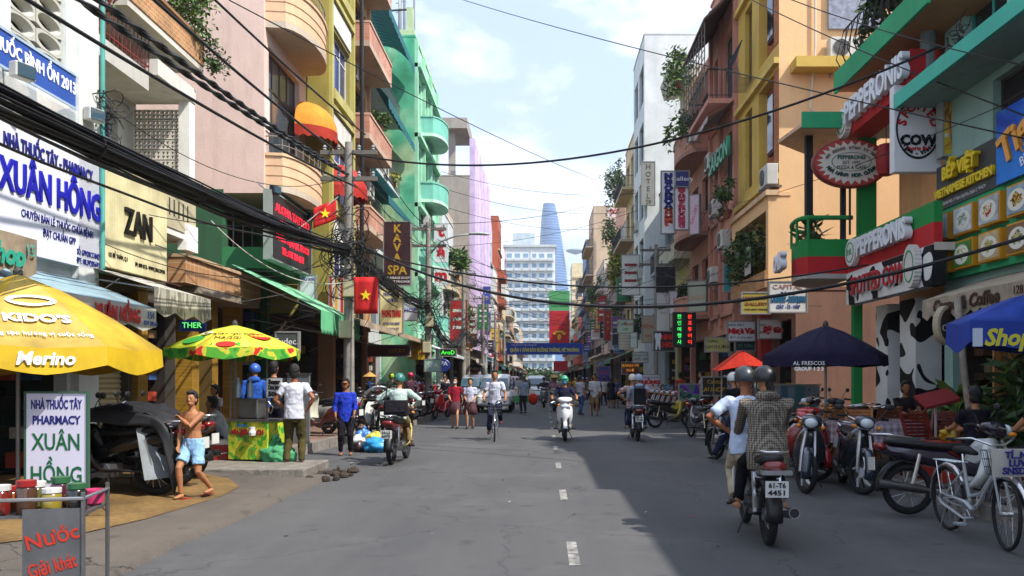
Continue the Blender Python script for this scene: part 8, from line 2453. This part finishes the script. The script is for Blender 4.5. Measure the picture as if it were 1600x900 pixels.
# seated people on the right
person('woman in a black top seated at the right edge table', (6.15, 10.35, .14), R(30), 1.58, pelvis=(0, 0, .52), ankL=(-.12, .42, .08), ankR=(.12, .42, .08), wrL=(-.12, .4, .74), wrR=(.12, .4, .74), top='#101014', sleeve=.3, bottom='#22222a', hair='tail', vox=.012)
person('dark haired guest seated beyond the white motorbike', (5.7, 11.0, .14), R(10), 1.6, pelvis=(0, 0, .5), ankL=(-.12, .42, .08), ankR=(.12, .42, .08), wrL=(-.12, .4, .72), wrR=(.12, .4, .72), top='#1c1a22', sleeve=.6, bottom='#2a2a34', vox=.013)
person('man in a light blue shirt seated on the right pavement', (xat(1045, 38.5), 38.5, .14), R(150), 1.65, pelvis=(0, 0, .6), ankL=(-.12, .4, .08), ankR=(.12, .4, .08), wrL=(-.14, .38, .8), wrR=(.14, .38, .8), top='#6f9ac2', sleeve=.6, bottom='#2a3040', vox=.016)
person('person in an orange shirt at the cream wall on the right', (xat(1064, 36), 36, .14), R(200), 1.6, top='#c2663a', sleeve=.5, bottom='#3a3a40', vox=.018, pelvis=(0, 0, .85))
person('guest in dark clothes seated under the purple parasol', (xat(1415, 15.2), 15.2, .14), R(180), 1.62, pelvis=(0, 0, .55), ankL=(-.12, .42, .08), ankR=(.12, .42, .08), wrL=(-.12, .4, .76), wrR=(.12, .4, .76), top='#2a2024', sleeve=.6, bottom='#22222a', vox=.014, sk=1)
# by the taxi
person('man in a grey blue shirt at the open taxi door', (xat(818, 37.5), 37.5, 0), R(20), 1.65, top='#8a9aae', sleeve=.7, bottom='#22242c', vox=.018, pelvis=(0, 0, .87), helmet='#4a4a34')
o = B().ell((0, 0, .3), (.22, .2, .26), 14, 10).build('red_sack', cloth('#b82a1c'), None, smooth=1)
o.location = (xat(833, 37), 37, .35)
tag(o, 'red sack carried beside the taxi', 'sack')
# riders of the farther traffic
ride('rider in dark clothes behind the white scooter', tr1, (0, -.15, .84), h=1.6, lean=4, top='#2c2c34', sleeve=1.8, bottom='#22222a', helmet='#2a2a30', vox=.02, group='riders farther down the street', wrL=(-.3, .14, 1.02), wrR=(.3, .14, 1.02), ankL=(-.14, .12, .42), ankR=(.14, .12, .42))
p = ride('rider in a pink jacket with a conical hat', tr2, (0, -.15, .84), h=1.55, lean=4, top='#a87a86', sleeve=1.8, bottom='#2a2a34', vox=.02, group='riders farther down the street', wrL=(-.3, .14, 1.02), wrR=(.3, .14, 1.02), ankL=(-.14, .12, .42), ankR=(.14, .12, .42))
o2 = [q for q in bpy.data.objects if q.name == 'conical_hat'][0].copy()
COL.objects.link(o2)
o2.location = (tr2.location.x, tr2.location.y - .05, 1.62)
o2['label'] = 'straw conical hat on the pink jacketed rider'
# crowd in the distance: copies of a few walkers in their own colours
rr = random.Random(17)
proto = person('walker in a dull red top far down the street', (2.6, 41, 0), R(180), 1.6, top='#7a3a3a', sleeve=.7, bottom='#2a2a36', vox=.022, ankL=(-.1, .14, .08), ankR=(.1, -.14, .08), pelvis=(0, 0, .85), group='walkers farther down the street')
proto2 = person('walker in a dark dress far down the right side', (xat(955, 44), 44, 0), R(10), 1.55, top='#1c1c2a', sleeve=.6, skirt=True, bottom='#22202c', hair='long', vox=.022, pelvis=(0, 0, .83), group='walkers farther down the street')
CC = ['#3a5a8a', '#c2c2be', '#a8442a', '#8a7a3a', '#4a6a4a', '#7a4a7a', '#c9a23a', '#2a2a34', '#b98a94', '#5a7a9a', '#9a9a98', '#6a2a2a']
CN = ['blue', 'white', 'rust', 'mustard', 'green', 'purple', 'yellow', 'black', 'pink', 'pale blue', 'grey', 'maroon']
spots = [(3.9, 45), (3.5, 48.5), (4.3, 40), (3.1, 54), (-3.3, 49), (-3.7, 55), (1.9, 47), (2.7, 60), (-3.4, 63), (3.6, 66), (1.2, 55), (-4.6, 30.2), (-5.3, 34), (-4.9, 41), (5.4, 33), (5.6, 44), (4.4, 58), (-2.6, 70), (2.2, 74), (-4.5, 38), (5.5, 29), (5.7, 25.4)]
for i, (x, y) in enumerate(spots):
    o = proto if i % 3 else proto2
    c = clone(o, (x, y, .15 if abs(x) > 4.6 else 0), R(rr.choice([0, 180, 160, 20, 200, 90])), 'walker in %s, %s' % (CN[i % 12], ('at the right kerb', 'on the left pavement', 'in the far roadway', 'past the taxi', 'by the right shops')[0 if x > 3.4 and x < 4.7 else 1 if x < -4.2 else 4 if x > 4.7 else 3 if x < 0 else 2] + ', about %s' % ('near' if y < 42 else 'midway' if y < 56 else 'far off')), 'walkers farther down the street', {'shirt': cloth(CC[i % 12])})
for i in range(12):
    x, y = ((-1.6, 50), (.6, 57), (-.4, 68), (2.4, 52), (1.6, 66), (.2, 76), (3.0, 80), (-1.8, 84), (1.0, 88), (2.3, 92), (-.5, 96), (3.2, 62))[i]
    a = 0 if x > .9 else 180
    bikecopy(sc2, (x, y, 0), R(a), '%s ridden motorbike in the far traffic, counted from the near end' % WORDS[i], rr.choice(CC))
    p_ = clone(proto if False else [q for q in bpy.data.objects if q.get('label') == 'rider in dark clothes behind the white scooter'][0], (x, y, 0), R(a), '%s rider in the far traffic, counted from the near end' % WORDS[i], 'riders farther down the street', {'shirt': cloth(CC[(i * 5) % 12]), 'helmet': gloss(CC[(i * 7) % 12])})

# more units and pipes on the fronts
for k, (sd, x, y, z) in enumerate([('L', -6.75, 34.0, 7.0), ('L', -5.9, 43, 9.4), ('L', -6.7, 32.5, 8.6), ('L', -5.6, 51, 6.4), ('L', -5.6, 53, 9.2), ('L', -5.9, 57, 6.8), ('R', 5.9, 29.4, 7.3), ('R', 6.2, 37.5, 7.0), ('R', 6.2, 40.2, 9.8), ('R', 5.3, 47, 7.2), ('R', 5.3, 48.8, 10.2), ('R', 5.3, 53, 9.0)]):
    aircon('%s extra air conditioner unit on the %s fronts, counted from the near end' % (WORDS[k % 6], 'left' if sd == 'L' else 'right'), (x, y, z), R(90) if sd == 'L' else R(-90))
